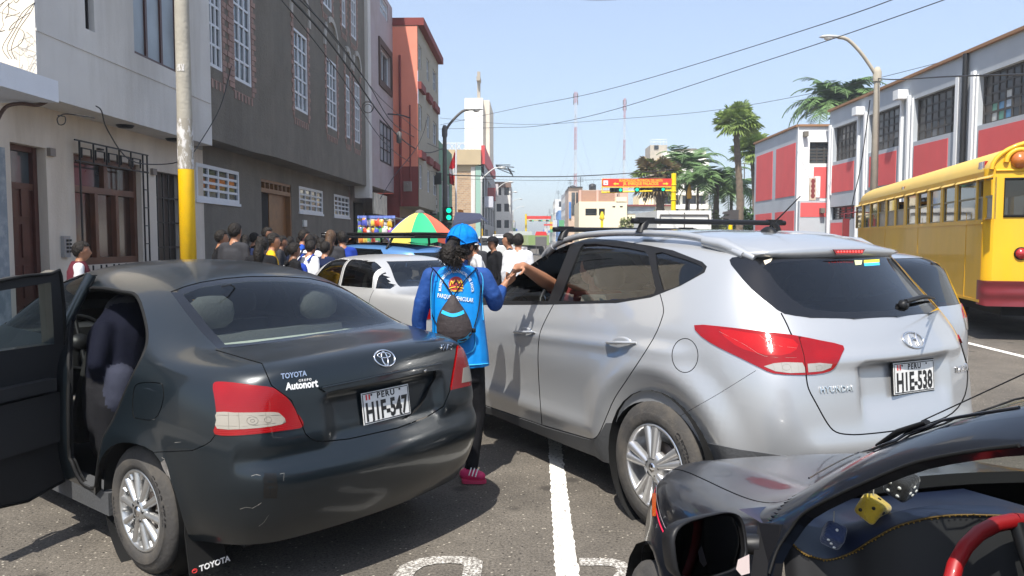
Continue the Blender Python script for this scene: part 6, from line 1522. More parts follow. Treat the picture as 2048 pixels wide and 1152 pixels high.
def lens_ribs(H,lines,circ,parent,r=.0014):
    for L_ in lines:
        mb=MB();pts=[]
        for q in smooth_poly(L_,False,3):
            p,nn=H.hit(*q)
            if p is not None: pts.append(p+nn*.0065)
        mb.tube(pts,r,4);mb.build('lens_rib',M_BULB,parent)
    for (cx,cy,rx,ry) in circ:
        mb=MB();pts=[H.hit(cx+rx*cos(a),cy+ry*sin(a)) for a in [2*pi*i/20 for i in range(21)]];mb.tube([p+nn*.0065 for p,nn in pts],r*1.2,4,cap=False);mb.build('bulb_ring',M_BULB,parent)
lens_ribs(HY,[[(436,830),(500,831),(560,830)],[(436,851),(490,852),(550,846)],[(458,825),(459,858)],[(478,825),(480,858)],[(530,825),(535,853)]],[(505,841,11,8),(535,839,7,6),(505,841,4,3)],t,.0009)
mb=MB();mb.lathe([(.34,.55),(.36,.80)],30,(0,0,.30),'Y');mb.lathe([(0,.54),(.36,.54)],30,(0,0,.30),'Y');mb.build('wheel_well',M_RUB,YR)
mb=MB();mb.box(-.55,3.0,-.6,.6,.20,.23);mb.box(-.40,-.05,-.66,.66,.98,1.0);mb.box(-.30,.05,-.5,.5,.2,.6);mb.build('underbody',M_DTRIM,YR)
mb=MB();mb.box(-.44,.10,-.60,.60,1.02,1.035);mb.build('parcel_shelf',mat('pale_shelf',(.34,.36,.32),.8,var=.1),YR)
mb=MB();mb.box(.30,1.0,.72,.805,.21,.325);mb.build('door_sill',M_CLAD,YR)
mb=MB();mb.box(1.75,2.25,-.66,.66,.75,1.0);mb.build('dashboard',M_DTRIM,YR)
M_SDK=mat('black_seat_cloth',(.008,.008,.009),.9)
seatset(YR,[(.30,0,1.22)],0,.52,1.08,M_SEAT);seatset(YR,[(1.15,.36,.5),(1.15,-.36,.5)],0,.5,1.05,M_SDK)
steering(YR,(1.62,.36,.92))
wheel(YR,0,.80,.302,.19,.19,'ten',1,words=[('GOOD YEAR',.036,.243,1.15,1.25),('ASSURANCE',.036,.243,-1.95,1.2)])
wheel(YR,0,-.80,.302,.19,.19,'ten',-1);wheel(YR,2.55,.80,.302,.19,.19,'ten',1,steer=8);wheel(YR,2.55,-.80,.302,.19,.19,'ten',-1,steer=8)
fm_=MB();P=[(0,0),(.25,0),(.235,.20),(.20,.36),(.04,.36),(.02,.22)]
fm_.prism([(a-.12,b) for a,b in P],lambda a,b,d: (-.34-.10*(.36-b)/.36+d,.70+a*.75,.085+b*.95),0,.008)
mf=fm_.build('mud_flap',M_RUB,YR)
Mf=basis((-.441,.695,.125),(0,-1,0),(.12,0,1))
text_obj('lettering','TOYOTA',.036,M_WHT,Mf @ Matrix.Translation((.012,0,.003)),mf,extrude=.0006,offset=.001)
mb=MB();mb.tube([(.011*cos(2*pi*k/16),.011*sin(2*pi*k/16)*.75,0) for k in range(17)],.0022,5,cap=False);mb.tube([(-.006,.003,0),(.006,.003,0)],.002,5);lg=mb.build('flap_emblem',M_PRED,mf);lg.matrix_local=Mf @ Matrix.Translation((-.085,0,.004))
Mp,w_,h_=on_hull(HY,[(721,788),(813,770),(826,825),(731,851)],-.004);plate(YR,Mp,'number_plate',w_*1.0,h_,'PERU','H1F-547')
sym_emblem(HY,YR,[(746,703),(789,700),(789,733),(747,734)],'ovals')
badge(HY,YR,'TOYOTA',[(561,748),(612,741),(613,752),(562,759)],M_CHR,'badge_lettering',o2=.03)
badge(HY,YR,'YARIS',[(880,690),(905,688),(905,700),(881,702)],M_CHR,'badge_lettering',shear=.3,o2=.03)
badge(HY,YR,'Autonort',[(570,766),(634,757),(636,774),(571,781)],M_WHT,'dealer_lettering',ext=.0008,o2=.03)
badge(HY,YR,'GRUPO',[(597,759),(622,756),(622,761),(597,764)],M_WHT,'dealer_lettering',ext=.0008,space=1.5)
mb=MB();p,n=HY.hit(468,580)
mb=MB();q,n2=HY.hit(849,741);mb.lathe([(.009,.0),(.008,.006),(0,.006)],10,(0,0,0));k_=mb.build('lid_lock',M_CHR,YR);k_.matrix_local=basis(q+n2*.002,(0,-1,0),(0,0,1))
def decal(H,parent,poly,nm,m,off=.0015):
    pts=[H.hit(*p) for p in poly];mb=MB();
    mb.add([a+b*off for a,b in pts],[tuple(t) for t in geometry.tessellate_polygon([[Vector((x,y,0)) for x,y in poly]])],0,True);return mb.build(nm,m,parent,recalc=False)
M_TAPE=mat('black_tape',(.006,.006,.006),.35,var=.2);M_SCR=mat('scraped_paint',(.32,.3,.27),.7)
rt=random.Random(2)
tp=[(527+rt.uniform(-1.5,1.5),946+i*5) for i in range(11)]+[(554+rt.uniform(-1.5,1.5),996-i*5) for i in range(11)];decal(HY,YR,tp,'tape_patch',M_TAPE)
def scratch(H,parent,P,w,nm='scratch',m=None):
    mb=MB()
    for a,b in zip(P[:-1],P[1:]):
        (pa,na),(pb,nb)=H.hit(*a),H.hit(*b)
        if pa is None or pb is None: continue
        t=(pb-pa).normalized().cross(na)*w*rt.uniform(.4,1.2);o=na*.0015
        mb.add([pa-t+o,pa+t+o,pb+t*.6+o,pb-t*.6+o],[(0,1,2,3)])
    return mb.build(nm,m or M_SCR,parent,recalc=False)
for P in ([(480,1018),(492,1014),(505,1016),(516,1010),(523,1005)],[(503,952),(512,949),(521,951)],[(560,948),(568,946),(567,962)],[(518,1052),(528,1044),(537,1030)],[(330,922),(335,940),(341,958)],[(324,915),(330,918)],[(350,885),(362,884)]):
    scratch(HY,YR,P,.0011)
decal(HY,YR,[(322,925),(330,919),(337,938),(341,955),(334,950),(327,938)],'scraped_patch',mat('scraped_dark',(.12,.11,.1),.8,var=.5,vscale=40))
p,n=HY.hit(470,575);q=Vector(p)+Vector((.0,.0,.02));mb=MB();mb.tube([p,p+n*.02+Vector((-.02,.04,.0)),p+n*.012+Vector((-.05,.11,.0))],.004,5);mb.build('aerial',M_BPL,YR)
DR=empty('rear_door',(.86,.795,0),0,parent=YR);DR.rotation_euler=(0,0,radians(-66))
do=smooth_poly([(0,.30),(-.02,.8),(.0,1.02),(-.06,1.385),(-.12,1.40),(-.45,1.375),(-.70,1.25),(-.84,1.08),(-.80,.90),(-.66,.70),(-.62,.45),(-.55,.30)],n=2)
wi=[(-.07,1.03),(-.12,1.355),(-.43,1.33),(-.64,1.22),(-.74,1.09),(-.72,1.045)]
def door_mesh(outer,hole,d0,d1,name,mats):
    vs=[Vector(p) for p in outer]+[Vector(p) for p in hole];n=len(outer);k=len(hole)
    ov,oe,of,_,_,_=geometry.delaunay_2d_cdt(vs,[],[tuple(range(n)),tuple(range(n,n+k))][:1]+([tuple(range(n,n+k))] if k else []),1,1e-6)
    cs=np.array([[sum(ov[i].x for i in f)/3,sum(ov[i].y for i in f)/3] for f in of]);keep=~inside([hole],cs) if k else np.ones(len(of),bool)
    mb=MB()
    def tum(z): return -.13*max(0,z-1.0)**1.0 - .02*max(0,.5-z)
    for d,s in ((d0,1),(d1,-1)):
        mb.add([(v.x,d+tum(v.y),v.y) for v in ov],[tuple(f[::s]) for f,q in zip(of,keep) if q],0 if s > 0 else 1)
    for L_ in (outer,hole):
        m_=len(L_)
        for i in range(m_):
            a,b=L_[i],L_[(i+1) % m_];mb.add([(a[0],d0+tum(a[1]),a[1]),(b[0],d0+tum(b[1]),b[1]),(b[0],d1+tum(b[1]),b[1]),(a[0],d1+tum(a[1]),a[1])],[(0,1,2,3)],0)
    return mb.build(name,mats,DR)
door_mesh(do,wi,.03,-.05,'door_panel',[M_PY,M_DTRIM])
mb=MB();mb.add([(x,-.01-.13*(z-1.0),z) for x,z in wi],[tuple(range(len(wi)))]);mb.build('door_glass',M_CGL,DR)
mb=MB();mb.box(-.60,-.08,-.085,-.052,.52,.78);mb.box(-.55,-.12,-.11,-.052,.80,.86);mb.build('inner_trim',mat('trim_black',(.02,.02,.021),.7),DR)
mb=MB();mb.tube([(-.62,-.056,.93),(-.52,-.07,.93)],.012,6);mb.build('inner_handle',M_CHR,DR)
mb=MB();mb.tube([(-.74,.04,.9),(-.70,.065,.905),(-.60,.065,.905),(-.57,.04,.9)],.013,8);mb.build('door_handle',M_PY,DR)
mb=MB();mb.tube([(x,-.052-.13*max(0,z-1),z) for x,z in do+[do[0]]],.009,6,cap=False);mb.build('weather_strip',M_RUB,DR)
pts=[HY.hit(*p)[0] for p in opening];mb=MB();mb.tube([p+Vector((0,-.008,0)) for p in pts+[pts[0]]],.011,6,cap=False);mb.build('weather_strip',M_RUB,YR)
mb=MB();a=[Vector((.885,.80,.32)),Vector((.90,.81,.9)),Vector((.90,.775,1.03)),Vector((.88,.60,1.38))];mb.tube(a,.03,8);mb.build('centre_pillar',M_PY,YR)
# ===  SILVER CROSSOVER  ===
IR=empty('crossover_car',(0,0,0),0,'silver five door crossover with roof bars, driver reaching out of its window','car');IR.matrix_world=IM
dlo=[(985,610),(1107,609),(1229,606),(1301,595),(1360,572),(1409,545),(1414,533),(1405,524),(1346,501),(1301,492),(1233,481),(1166,476),(1139,478),(1089,486),(1040,507),(1000,531),(975,552),(955,580),(955,610)]
w_f=[(985,602),(1097,602),(1141,489),(1120,491),(1078,505),(1038,526),(1005,551),(985,575),(975,602)]
w_r=[(1118,602),(1160,497),(1167,489),(1193,488),(1256,496),(1290,503),(1297,512),(1312,580),(1308,588),(1283,594),(1229,600),(1157,603)]
w_q=smooth_poly([(1311,507),(1324,572),(1333,580),(1369,567),(1400,546),(1406,536),(1391,526),(1346,512)],n=2)
itl=smooth_poly([(1389.5,651),(1438,653),(1512,662),(1586,671),(1642,682),(1685,692),(1683,708),(1672,729),(1659,742),(1629,749),(1590,750),(1547,747),(1521,736),(1481,716),(1438,695),(1403,673)],n=2)
itc1=[(1528,733),(1548,727),(1570,725),(1604,726),(1608.5,736),(1609,745.5),(1580,746.5),(1551,743)];itc2=[(1614,728),(1638,726),(1663,728),(1660,735),(1643,742),(1615.5,745)]
ibr=smooth_poly([(1440,659),(1500,667),(1585,680),(1592,700),(1560,712),(1510,706),(1470,690)],n=2)
itr=smooth_poly([(1913,664),(1920,645),(1930,630),(1937,647),(1944,664),(1945,697),(1936,701),(1925,690)],n=2);itrc=[(1927,684),(1943,680),(1944,698),(1936,700)]
rwin=smooth_poly([(1459,520),(1490,512),(1638,504),(1777,500),(1794,512),(1837,545),(1881,586),(1896,604),(1894,612),(1859,625),(1794,633),(1707,637),(1620,635),(1568,627),(1542,610),(1503,578),(1473,543)],n=2)
rwin_i=smooth_poly([(1530,528),(1640,520),(1765,515),(1785,520),(1820,548),(1860,583),(1876,602),(1850,612),(1790,620),(1707,624),(1630,620),(1595,606),(1560,575),(1538,545)],n=2)
iarch=smooth_poly([(1222,930),(1224,890),(1230,850),(1245,823),(1268,807),(1296,803),(1328,811),(1360,836),(1386,872),(1401,905),(1412,940),(1412,1000),(1230,1000)],n=2)
clad=[(900,790),(962,808),(1084,850),(1184,879),(1199,868),(1212,846),(1226,846),(1240,870),(1240,1010),(900,900)]
clad2=[(1390,880),(1440,891),(1480,899),(1573,912),(1650,918),(1800,908),(1975,850),(1975,1000),(1390,1000)]
ifl=[(1370+26*cos(2*pi*k/32),711+34*sin(2*pi*k/32)) for k in range(32)]
s_rd=smooth_poly([(1320,588),(1327,617),(1323,639),(1305,680),(1256,756),(1229,797),(1211,838),(1197,869),(1184,878),(1150,870),(1084,851)],False,3)
s_sp=smooth_poly([(1107,609),(1089,644),(1079,671),(1076,716),(1079,783),(1084,851)],False,3)
s_tg=smooth_poly([(1562,626),(1573,647),(1584,671),(1597,690),(1607,720),(1612,749),(1617,777),(1633,808),(1655,847),(1672,864),(1698,869),(1733,868),(1800,860),(1860,846),(1905,826),(1930,790),(1935,740),(1925,700),(1915,665),(1905,630)],False,3)
frontdoor=[(975,560),(1107,609),(1089,644),(1079,671),(1076,716),(1079,783),(1084,851),(900,800),(900,560)]
reardoor=[tuple(p) for p in s_sp]+[tuple(p) for p in s_rd[::-1]]+[(1229,606)]
tgate=[tuple(p) for p in s_tg]+[(1896,604),(1859,625),(1794,633),(1707,637),(1620,635),(1568,627)]
sd_r=[(.98,1.15),(1.0,1.50),(.5,1.51),(.12,1.47),(.10,1.18)];sd_f=[(1.08,1.14),(2.15,1.13),(1.75,1.32),(1.45,1.45),(1.1,1.50)];sd_q=[(.04,1.20),(.06,1.46),(-.25,1.37),(-.36,1.29)]
ar_=lambda cx: [(cx+.39*cos(t*pi/14),.36+.39*sin(t*pi/14)) for t in range(-7,22)]
HI.cut([('cam',[('tailgate',tgate),('rear_door',reardoor),('front_door',frontdoor),('cladding',clad),('cladding2',clad2),('frame',dlo),('wf',w_f),('wr',w_r),('wq',w_q),('band',rwin),('rglass',rwin_i),
                 ('flap',ifl),('seam',strip(s_rd,.9)),('seam',strip(s_sp,.8)),('seam',strip(s_tg,1.4)),('seam',strip(ifl,.8,True)),('seam',strip([(1184,879),(1084,850),(962,808)],.9)),('seam',strip([(1512,741),(1440,786),(1360,832)],.45)),
                 ('tail',itl),('tailb',ibr),('tc1',itc1),('tc2',itc2),('tailr',itr),('tcr',itrc),('tseam',strip([(1596,672),(1607,712),(1611.5,750)],.8)),('arch',iarch)],None),
        ('right',[('sg',sd_r),('sg',sd_f),('sg',sd_q),('arch',ar_(0)),('arch',ar_(2.64))],None),('left',[('arch',ar_(2.64))],lambda c: c[:,0] > 1.8),
        ('front',[('windscreen',[(-.72,1.22),(.72,1.22),(.58,1.50),(-.58,1.50)])],lambda c: (c[:,0] > 1.2) & (c[:,2] > 1.15))])
HI.piece('body','body_shell',[M_PI,M_RUB,M_TRIM],IR,inner=2,fold=.03,foldmat=1)
HI.piece('tailgate','tailgate',[M_PI,M_RUB],IR,fold=.02,foldmat=1)
d1_=HI.piece('rear_door','rear_door',[M_PI,M_RUB],IR,fold=.02,foldmat=1);d2_=HI.piece('front_door','front_door',[M_PI,M_RUB],IR,fold=.02,foldmat=1)
HI.piece('cladding','sill_cladding',M_CLAD,IR,fold=.03,offset=.004);HI.piece('cladding2','bumper_cladding',M_CLAD,IR,fold=.03,offset=.004)
HI.piece('frame','window_frame',M_BPL,IR,offset=.002,fold=.03,inner=0)
HI.piece('wr','side_window',M_CGL,d1_,offset=-.006,fold=0);HI.piece('wq','side_window',M_CGD,IR,offset=-.004,fold=0)
zc_=1.20;HI.piece('wf','half_lowered_window',M_CGL,d2_,offset=-.01,fold=0,drop=lambda c: c[2] > zc_+.05*(c[0]-1.2))
HI.piece('sg','side_window',M_CGL,IR,fold=0);HI.piece('windscreen','windscreen',M_CGL,IR,fold=0)
HI.piece('band','rear_window_border',M_BAND,IR,offset=.001,fold=.01);HI.piece('rglass','rear_window',M_CGD,IR,offset=.001,fold=0)
HI.piece('flap','fuel_flap',[M_PI,M_RUB],IR,fold=.012,foldmat=1)
t=HI.piece('tail','tail_light',M_RED,IR,offset=.006,fold=.02);HI.piece('tailb','bright_lens',M_REDL,t,offset=.0065,fold=.01);HI.piece('tc1','clear_lens',M_CLR2,t,offset=.007,fold=.01);HI.piece('tc2','clear_lens',M_CLR2,t,offset=.007,fold=.01);HI.piece('tseam','lens_joint',M_RUB,t,offset=.002,fold=0)  # brighter red segment layered on the red lens, no emission
lens_ribs(HI,[[(1545,727),(1550,743)],[(1562,725),(1566,746)],[(1580,725),(1583,746)],[(1594,725),(1597,746)],[(1630,727),(1632,743)],[(1648,727),(1648,740)]],[(1572,735,8,6),(1637,735,6,5)],t,.0009)
lens_ribs(HI,[[(1440,664),(1490,690),(1530,713),(1592,716)],[(1520,672),(1545,690),(1592,697)]],[],t,.0006)
t=HI.piece('tailr','tail_light',M_RED,IR,offset=.006,fold=.02);HI.piece('tcr','clear_lens',M_CLR,t,offset=.007,fold=.01)
mb=MB();mb.lathe([(.39,.62),(.405,.895)],30,(0,0,.36),'Y');mb.lathe([(0,.60),(.41,.60)],30,(0,0,.36),'Y');mb.build('wheel_well',M_RUB,IR)
mb=MB();mb.box(-.5,3.1,-.6,.6,.25,.28);mb.box(-.7,-.1,-.6,.6,.26,.95);mb.build('underbody',M_DTRIM,IR)
mb=MB();mb.box(2.0,2.5,-.72,.72,.85,1.13);mb.build('dashboard',M_DTRIM,IR)
seatset(IR,[(.30,0,1.3)],0,.62,1.16,M_SEAT);seatset(IR,[(1.28,.38,.52),(1.28,-.38,.52)],0,.62,1.20,M_SEAT)
steering(IR,(1.68,.38,1.06))
fl_mat=M_CHR
wheel(IR,0,.90,.352,.225,.228,'five',1,rim=M_SILI,words=[('OPTIMO',.052,.288,1.05,1.12)])
wheel(IR,0,-.90,.352,.225,.228,'five',-1,rim=M_SILI);wheel(IR,2.64,.90,.352,.225,.228,'five',1,rim=M_SILI,steer=14);wheel(IR,2.64,-.90,.352,.225,.228,'five',-1,rim=M_SILI,steer=14)
Mp,w_,h_=on_hull(HI,[(1777,724),(1859,716),(1867,778),(1790,788)],.014);plate(IR,Mp,'number_plate',w_,h_,'PERU','H1E-538')
mb=MB();mb.box(-w_/2-.006,w_/2+.006,-h_/2-.006,h_/2+.006,-.006,-.003);pf=mb.build('plate_frame',M_BPL,IR);pf.matrix_local=Mp
sym_emblem(HI,IR,[(1804,668),(1845,666),(1846,695),(1805,696)],'h')
badge(HI,IR,'HYUNDAI',[(1639,773),(1704,770),(1705,782),(1640,786)],M_CHR,'badge_lettering',off=.004,o2=.02,ext=.002,space=1.1)
badge(HI,IR,'TUCSON',[(1909,734),(1937,727),(1938,740),(1910,746)],M_CHR,'badge_lettering',shear=.25,o2=.025,ext=.003)
sp=MB();n=20;P=[]
for i in range(n+1):
    t=i/n*2-1;y=.56*t;e=1-abs(t)**4
    xr=-.41-.085*(1-t*t);zr=1.508+.024*(1-t*t)
    xf=-.10;hp=HI.bvh.ray_cast(Vector((xf,y,3)),Vector((0,0,-1)))[0];zf=hp.z+.001
    hm=HI.bvh.ray_cast(Vector((-.25,y,3)),Vector((0,0,-1)))[0];zm=hm.z+.002+.012*e
    th=.034*e+.012
    P += [(xf,y,zf),(-.25,y,zm),(xr+.02,y,zr+.008),(xr,y,zr-.004),(xr+.012,y,zr-th),(xr+.07,y,zr-th-.012),(-.22,y,zf-.07)]
m_=7;sp.add(P,[(i*m_+k,i*m_+k+1,(i+1)*m_+k+1,(i+1)*m_+k) for i in range(n) for k in range(m_-1)]+[tuple(range(m_)),tuple(n*m_+k for k in range(m_))[::-1]],0,True)
spo=sp.build('spoiler',M_PI,IR)
mb=MB();mb.prism([(-.13,0),(.13,0),(.105,-.028),(-.105,-.028)],lambda a,b,d: (-.499-d+.004*(a/.13)**2,a,1.523+b),0,.006);bl=mb.build('brake_light',mat('dark_red_lens',(.2,.005,.005),.15,coat=1),spo)
mb=MB()
for k in range(9): mb.lathe([(.0055,0),(.004,.004),(0,.005)],8,(0,0,0),'X',M=Matrix.Translation((-.5045,-.096+k*.024,1.510))@Matrix.Rotation(pi,4,'Z'))
lo_=mb.build('light_diode',mat('brake_diode',(.9,.05,.05),.3,emit=(1,.05,.04),estr=1.2),bl);lo_['kind']='stuff'
a=HI.hit(1802,610);b2=HI.hit(1880,600);mb=MB();mb.lathe([(.0,.0),(.028,.0),(.024,.03),(0,.035)],12,(0,0,0),M=basis(a[0],(0,-1,0),(0,0,1)))
mid=HI.hit(1835,602);mb.tube([a[0]+a[1]*.03,mid[0]+mid[1]*.04,b2[0]+b2[1]*.02],[.014,.012,.006],6);mb.build('rear_wiper',M_BPL,IR)
decal(HI,IR,[(1727,521),(1758,519),(1758,525),(1727,527)],'window_sticker',mat('sticker_yellow',(.7,.6,.05),.5),.003);decal(HI,IR,[(1727,527),(1758,525),(1759,531),(1728,533)],'window_sticker',mat('sticker_blue',(.05,.4,.65),.5),.003)
decal(HI,IR,[(1708,521),(1724,521),(1722,530),(1710,531)],'window_sticker',mat('sticker_pale',(.5,.55,.3),.5),.003)
decal(HI,IR,[(1527,522),(1545,516),(1541,524),(1530,530)],'window_sticker',mat('sticker_cream',(.7,.6,.45),.5),.003)
def handle(H,parent,px,py,hw,m,up=0):
    p,n=H.hit(px,py);a,_=H.hit(px-hw,py+up);b,_=H.hit(px+hw,py-up);x=(b-a)/2;L_=x.length;M=basis(p,x,(0,0,1))
    mb=MB();mb.lathe([(.0,.0035),(.7,.0045),(.95,.001),(1,-.004)],24);mb.v=[(M @ Vector((v[0]*L_*.62,v[1]*.034,v[2]))) for v in mb.v];mb.build('handle_cup',m,parent)
    mb=MB();mb.tube([M @ Vector((-L_,0,.006)),M @ Vector((-L_*.7,.001,.026)),M @ Vector((0,.002,.036)),M @ Vector((L_*.6,.001,.030)),M @ Vector((L_,0,.006))],[.007,.013,.015,.015,.009],10,flat=.7);mb.build('door_handle',m,parent)
handle(HI,d1_,1243,685,30,M_PI,0);handle(HI,d2_,1050,664,21,M_PI,0)
def roofpt(x,y,up=0.): h=HI.bvh.ray_cast(Vector((x,y,3)),Vector((0,0,-1)))[0];return Vector((x,y,h.z+up))
rails={}
for s in (1,-1):
    P=[roofpt(x,s*(.585-.012*abs(x-.8)),u) for x,u in ((1.62,.005),(1.5,.035),(1.2,.05),(.8,.055),(.4,.055),(.1,.05),(-.08,.03),(-.3,.002))]
    mb=MB();mb.tube(smooth_poly([tuple(p) for p in P],False,3),[.012]+[.020]*16+[.03,.034,.04,.036,.02],8,flat=.8) if False else mb.tube([Vector(q) for q in smooth_poly([tuple(p) for p in P],False,3)],.021,8,flat=1.0)
    mb.tube([roofpt(-.02,s*.575,.03),roofpt(-.15,s*.565,.02),roofpt(-.36,s*.55,-.002)],[.03,.04,.02],8);mb.tube([roofpt(1.48,s*.575,.03),roofpt(1.6,s*.565,.0)],[.026,.02],8)
    mb.build('roof_rail',M_PI,IR);rails[s]=P
for xb in (1.36,.50):
    zb_=roofpt(xb,.56,.115).z;BR=empty('roof_crossbar',(xb,0,zb_),0,parent=IR)
    mb=MB();mb.tube([(0,-.66,0),(0,.66,0)],.017,8,flat=1);mb.box(-.018,.018,.50,.62,-.012,.022);mb.box(-.018,.018,-.62,-.50,-.012,.022);mb.build('bar',M_BPL,BR)
    for s in (1,-1):
        mb=MB();mb.tube([(0,s*.55,0),(0,s*.575,-.03),(0,s*.59,-.075)],[.022,.028,.034],8);mb.box(-.05,.05,s*.565-.03,s*.565+.03,-.09,-.065);mb.build('bar_foot',M_BPL,BR)
p,n=HI.hit(1546,457);mb=MB();mb.lathe([(.05,0),(.04,.015),(.018,.032),(0,.036)],14);mb.v=[(p.x+x*1.2,p.y+y*.7,p.z+z-.003) for x,y,z in mb.v];an=mb.build('aerial_base',M_BPL,IR)
mb=MB();mb.tube([p+Vector((-.0,0,.02)),p+Vector((-.11,-.02,.12)),p+Vector((-.20,-.03,.2))],[.006,.004,.003],6);mb.build('aerial_whip',M_BPL,IR)
# ===  OTHER VEHICLES  ===
def car_pts(kind,Wd,zb,zr,L0,L1,wb,hood=.95,deck=None,ws=1.75,rt=1.2,rr=.2,rb=-.35,tum=.18,r_=None):
    hw=Wd/2;S_=[]
    def st(x,low,top):   # low = width factor; top = list for glass/roof rows
        S_.append((x,[(hw*.88*low,.24),(hw*.98*low,.36),(hw*low,.55),(hw*low,.76),(hw*.98*low,zb-.06),(hw*.94*low,zb)]+top))
    flat=lambda f,z,zc: [(hw*.78*f,z+.01),(hw*.62*f,z+.02),(hw*.3*f,(z+zc)/2+.015),(0,zc)]
    def cab(z,k=1.): return [(hw*(.94-tum*.55*k),zb+(z-zb)*.55),(hw*(.94-tum*1.2*k),z-.05),(hw*.40,z-.008),(0,z)]
    f=hood
    st(L1-.05,.80,flat(.80,f*.80,f*.84));st(L1-.35,.97,flat(.95,f*.92,f*.96));st(ws+.35,1,flat(1,f*.98,f*1.02))
    st(ws,1,[(hw*.84,zb+.05),(hw*.74,zb+.08),(hw*.38,zb+.12),(0,zb+.13)])
    st((ws+rt)/2,1,cab((zb+zr)/2+.08,.7));st(rt,1,cab(zr-.01));st((rt+rr)/2,1,cab(zr));st(rr,1,cab(zr-.015))
    if kind == 'saloon':
        st((rr+rb)/2,1,cab((zb+zr)/2+.04,.6));st(rb,1,flat(1,deck-.02,deck+.02));st(L0+.25,.99,flat(.98,deck-.03,deck));st(L0+.08,.93,flat(.92,deck-.05,deck-.01))
        K=5;rx=[L0+.04,L0-.02,L0-.03,L0,L0+.0]
    else:
        st(rb+.2,.99,cab(zr-.04));st(L0+.22,.95,[(hw*.80,zb+.02+(zr-zb)*.5,.10),(hw*.72,zr-.14,.1),(hw*.36,zr-.08,.1),(0,zr-.07,.1)])
        K=7;rx=[L0+.04,L0-.02,L0-.03,L0,L0+.02,L0+.06,L0+.20,L0+.34]
    return S_,K,rx
def simple_car(name,label,M,pnt,S_,K,rx,L1,wb,left,rearp,wheelr=.29,wheelw=.17,hw=.82,style='eight',glass=None,group=None,extra=None,levels=2,shield=None,side_z=None,par=None,frame=None,tl=None,rims=None):
    R_=empty(name,(0,0,0),0,label,'car',group);R_.matrix_world=M
    H=Hull(M).cage(S_,K,rear_x=rx,front_x=[L1+.02]*K,levels=levels)
    ar=lambda cx: [(cx+(wheelr+.05)*cos(t*pi/10),wheelr+(wheelr+.05)*sin(t*pi/10)) for t in range(-5,16)]
    L_=[];fr=[]
    for i,w in enumerate(left[:2]):
        if frame: 
            c=np.mean(np.array(w),0);fr.append(('frame',[tuple(c+(np.array(p)-c)*(1+frame/np.hypot(*(np.array(p)-c)))) for p in w]))
    for i,w in enumerate(left): L_.append(('sw',w))
    L_=fr+L_+[('arch',ar(0)),('arch',ar(wb))]
    passes=[('left',L_+([('seam',s_) for s in (extra or []) for s_ in strip(s,.004)] if extra else []),lambda c: np.abs(c[:,1]) > .57*hw/.82),('right',L_,lambda c: np.abs(c[:,1]) > .57*hw/.82),('rear',[('rw',rearp)]+(tl or []),lambda c: c[:,0] < .6)]
    if shield: passes.append(('front',[('ws',shield)],lambda c: c[:,0] > .9))
    H.cut(passes);g=glass or M_CGD
    H.piece('body','body_shell',[pnt,M_RUB,M_DTRIM],R_,inner=2,fold=.02,foldmat=1)
    H.piece('sw','side_window',g,R_,offset=-.005,fold=0);H.piece('rw','rear_window',g,R_,offset=-.002,fold=.0)
    if frame: H.piece('frame','window_frame',par or M_CHR,R_,offset=.004,fold=0)
    if shield: H.piece('ws','windscreen',g,R_,fold=0)
    for nm,m_ in (('tl',M_RED),('tc',M_CLR)):
        if nm in H.regs: H.piece(nm,'tail_light',m_,R_,offset=.006,fold=.01)
    for s in (1,-1):
        wheel(R_,0,s*hw,wheelr,wheelw,wheelr*.62,style,s,n=28,rim=rims);wheel(R_,wb,s*hw,wheelr,wheelw,wheelr*.62,style,s,n=28,rim=rims)
    mb=MB();mb.box(-.4,wb+.4,-hw+.15,hw-.15,.22,.25);[mb.lathe([(0,s*(hw-.22)),(wheelr+.05,s*(hw-.22)),(wheelr+.06,s*(hw-.02))],20,(x,0,wheelr),'Y') for s in (1,-1) for x in (0,wb)];mb.build('underbody',M_RUB,R_)
    return R_,H
# ---- old silver saloon ----
M_OS=paint('old_silver_paint',(.50,.50,.49),.45,.4,dust=(.4,.37,.33),dustamt=.35,coatr=.15)
p_=at(770,582,9.35);a=radians(44);h_=Vector((-sin(a),cos(a),0));l_=Vector((-cos(a),-sin(a),0));O_=p_-l_*.72-h_*(-.12)
S_,K,rx=car_pts('saloon',1.64,.93,1.375,-.98,3.25,2.45,hood=.93,deck=.95,ws=1.75,rt=1.30,rr=.30,rb=-.12,tum=.13)
OS,HOS=simple_car('saloon_car','boxy old pale silver saloon behind the charcoal saloon, seen over its boot',car_matrix(O_.x,O_.y,44),M_OS,S_,K,rx,3.25,2.45,
    [[(1.56,.97),(.86,.97),(.86,1.30),(1.24,1.31)],[(.80,.97),(.10,.97),(.20,1.29),(.80,1.31)],[(.04,.97),(-.14,.97),(.07,1.19),(.15,1.27)]],
    [(-.52,.99),(.52,.99),(.42,1.29),(-.42,1.29)],frame=.014,par=mat('pale_trim',(.5,.5,.49),.4),extra=[[(.83,.95),(.80,.35)],[(.06,.95),(.12,.6)]],glass=M_CGD,style='cover',shield=[(-.62,1.02),(.62,1.02),(.52,1.30),(-.52,1.30)],
    tl=[('tl',[(.50,.66),(.78,.66),(.78,.82),(.50,.82)]),('tl',[(-.50,.66),(-.78,.66),(-.78,.82),(-.50,.82)])])
seatset(OS,[(.30,0,1.15)],0,.5,.95,M_SEAT);seatset(OS,[(1.1,.34,.48),(1.1,-.34,.48)],0,.48,.98,M_SEAT)
mb=MB();mb.box(1.32,1.38,.86,1.0,.97,1.07);mb.build('door_mirror',M_OS,OS)
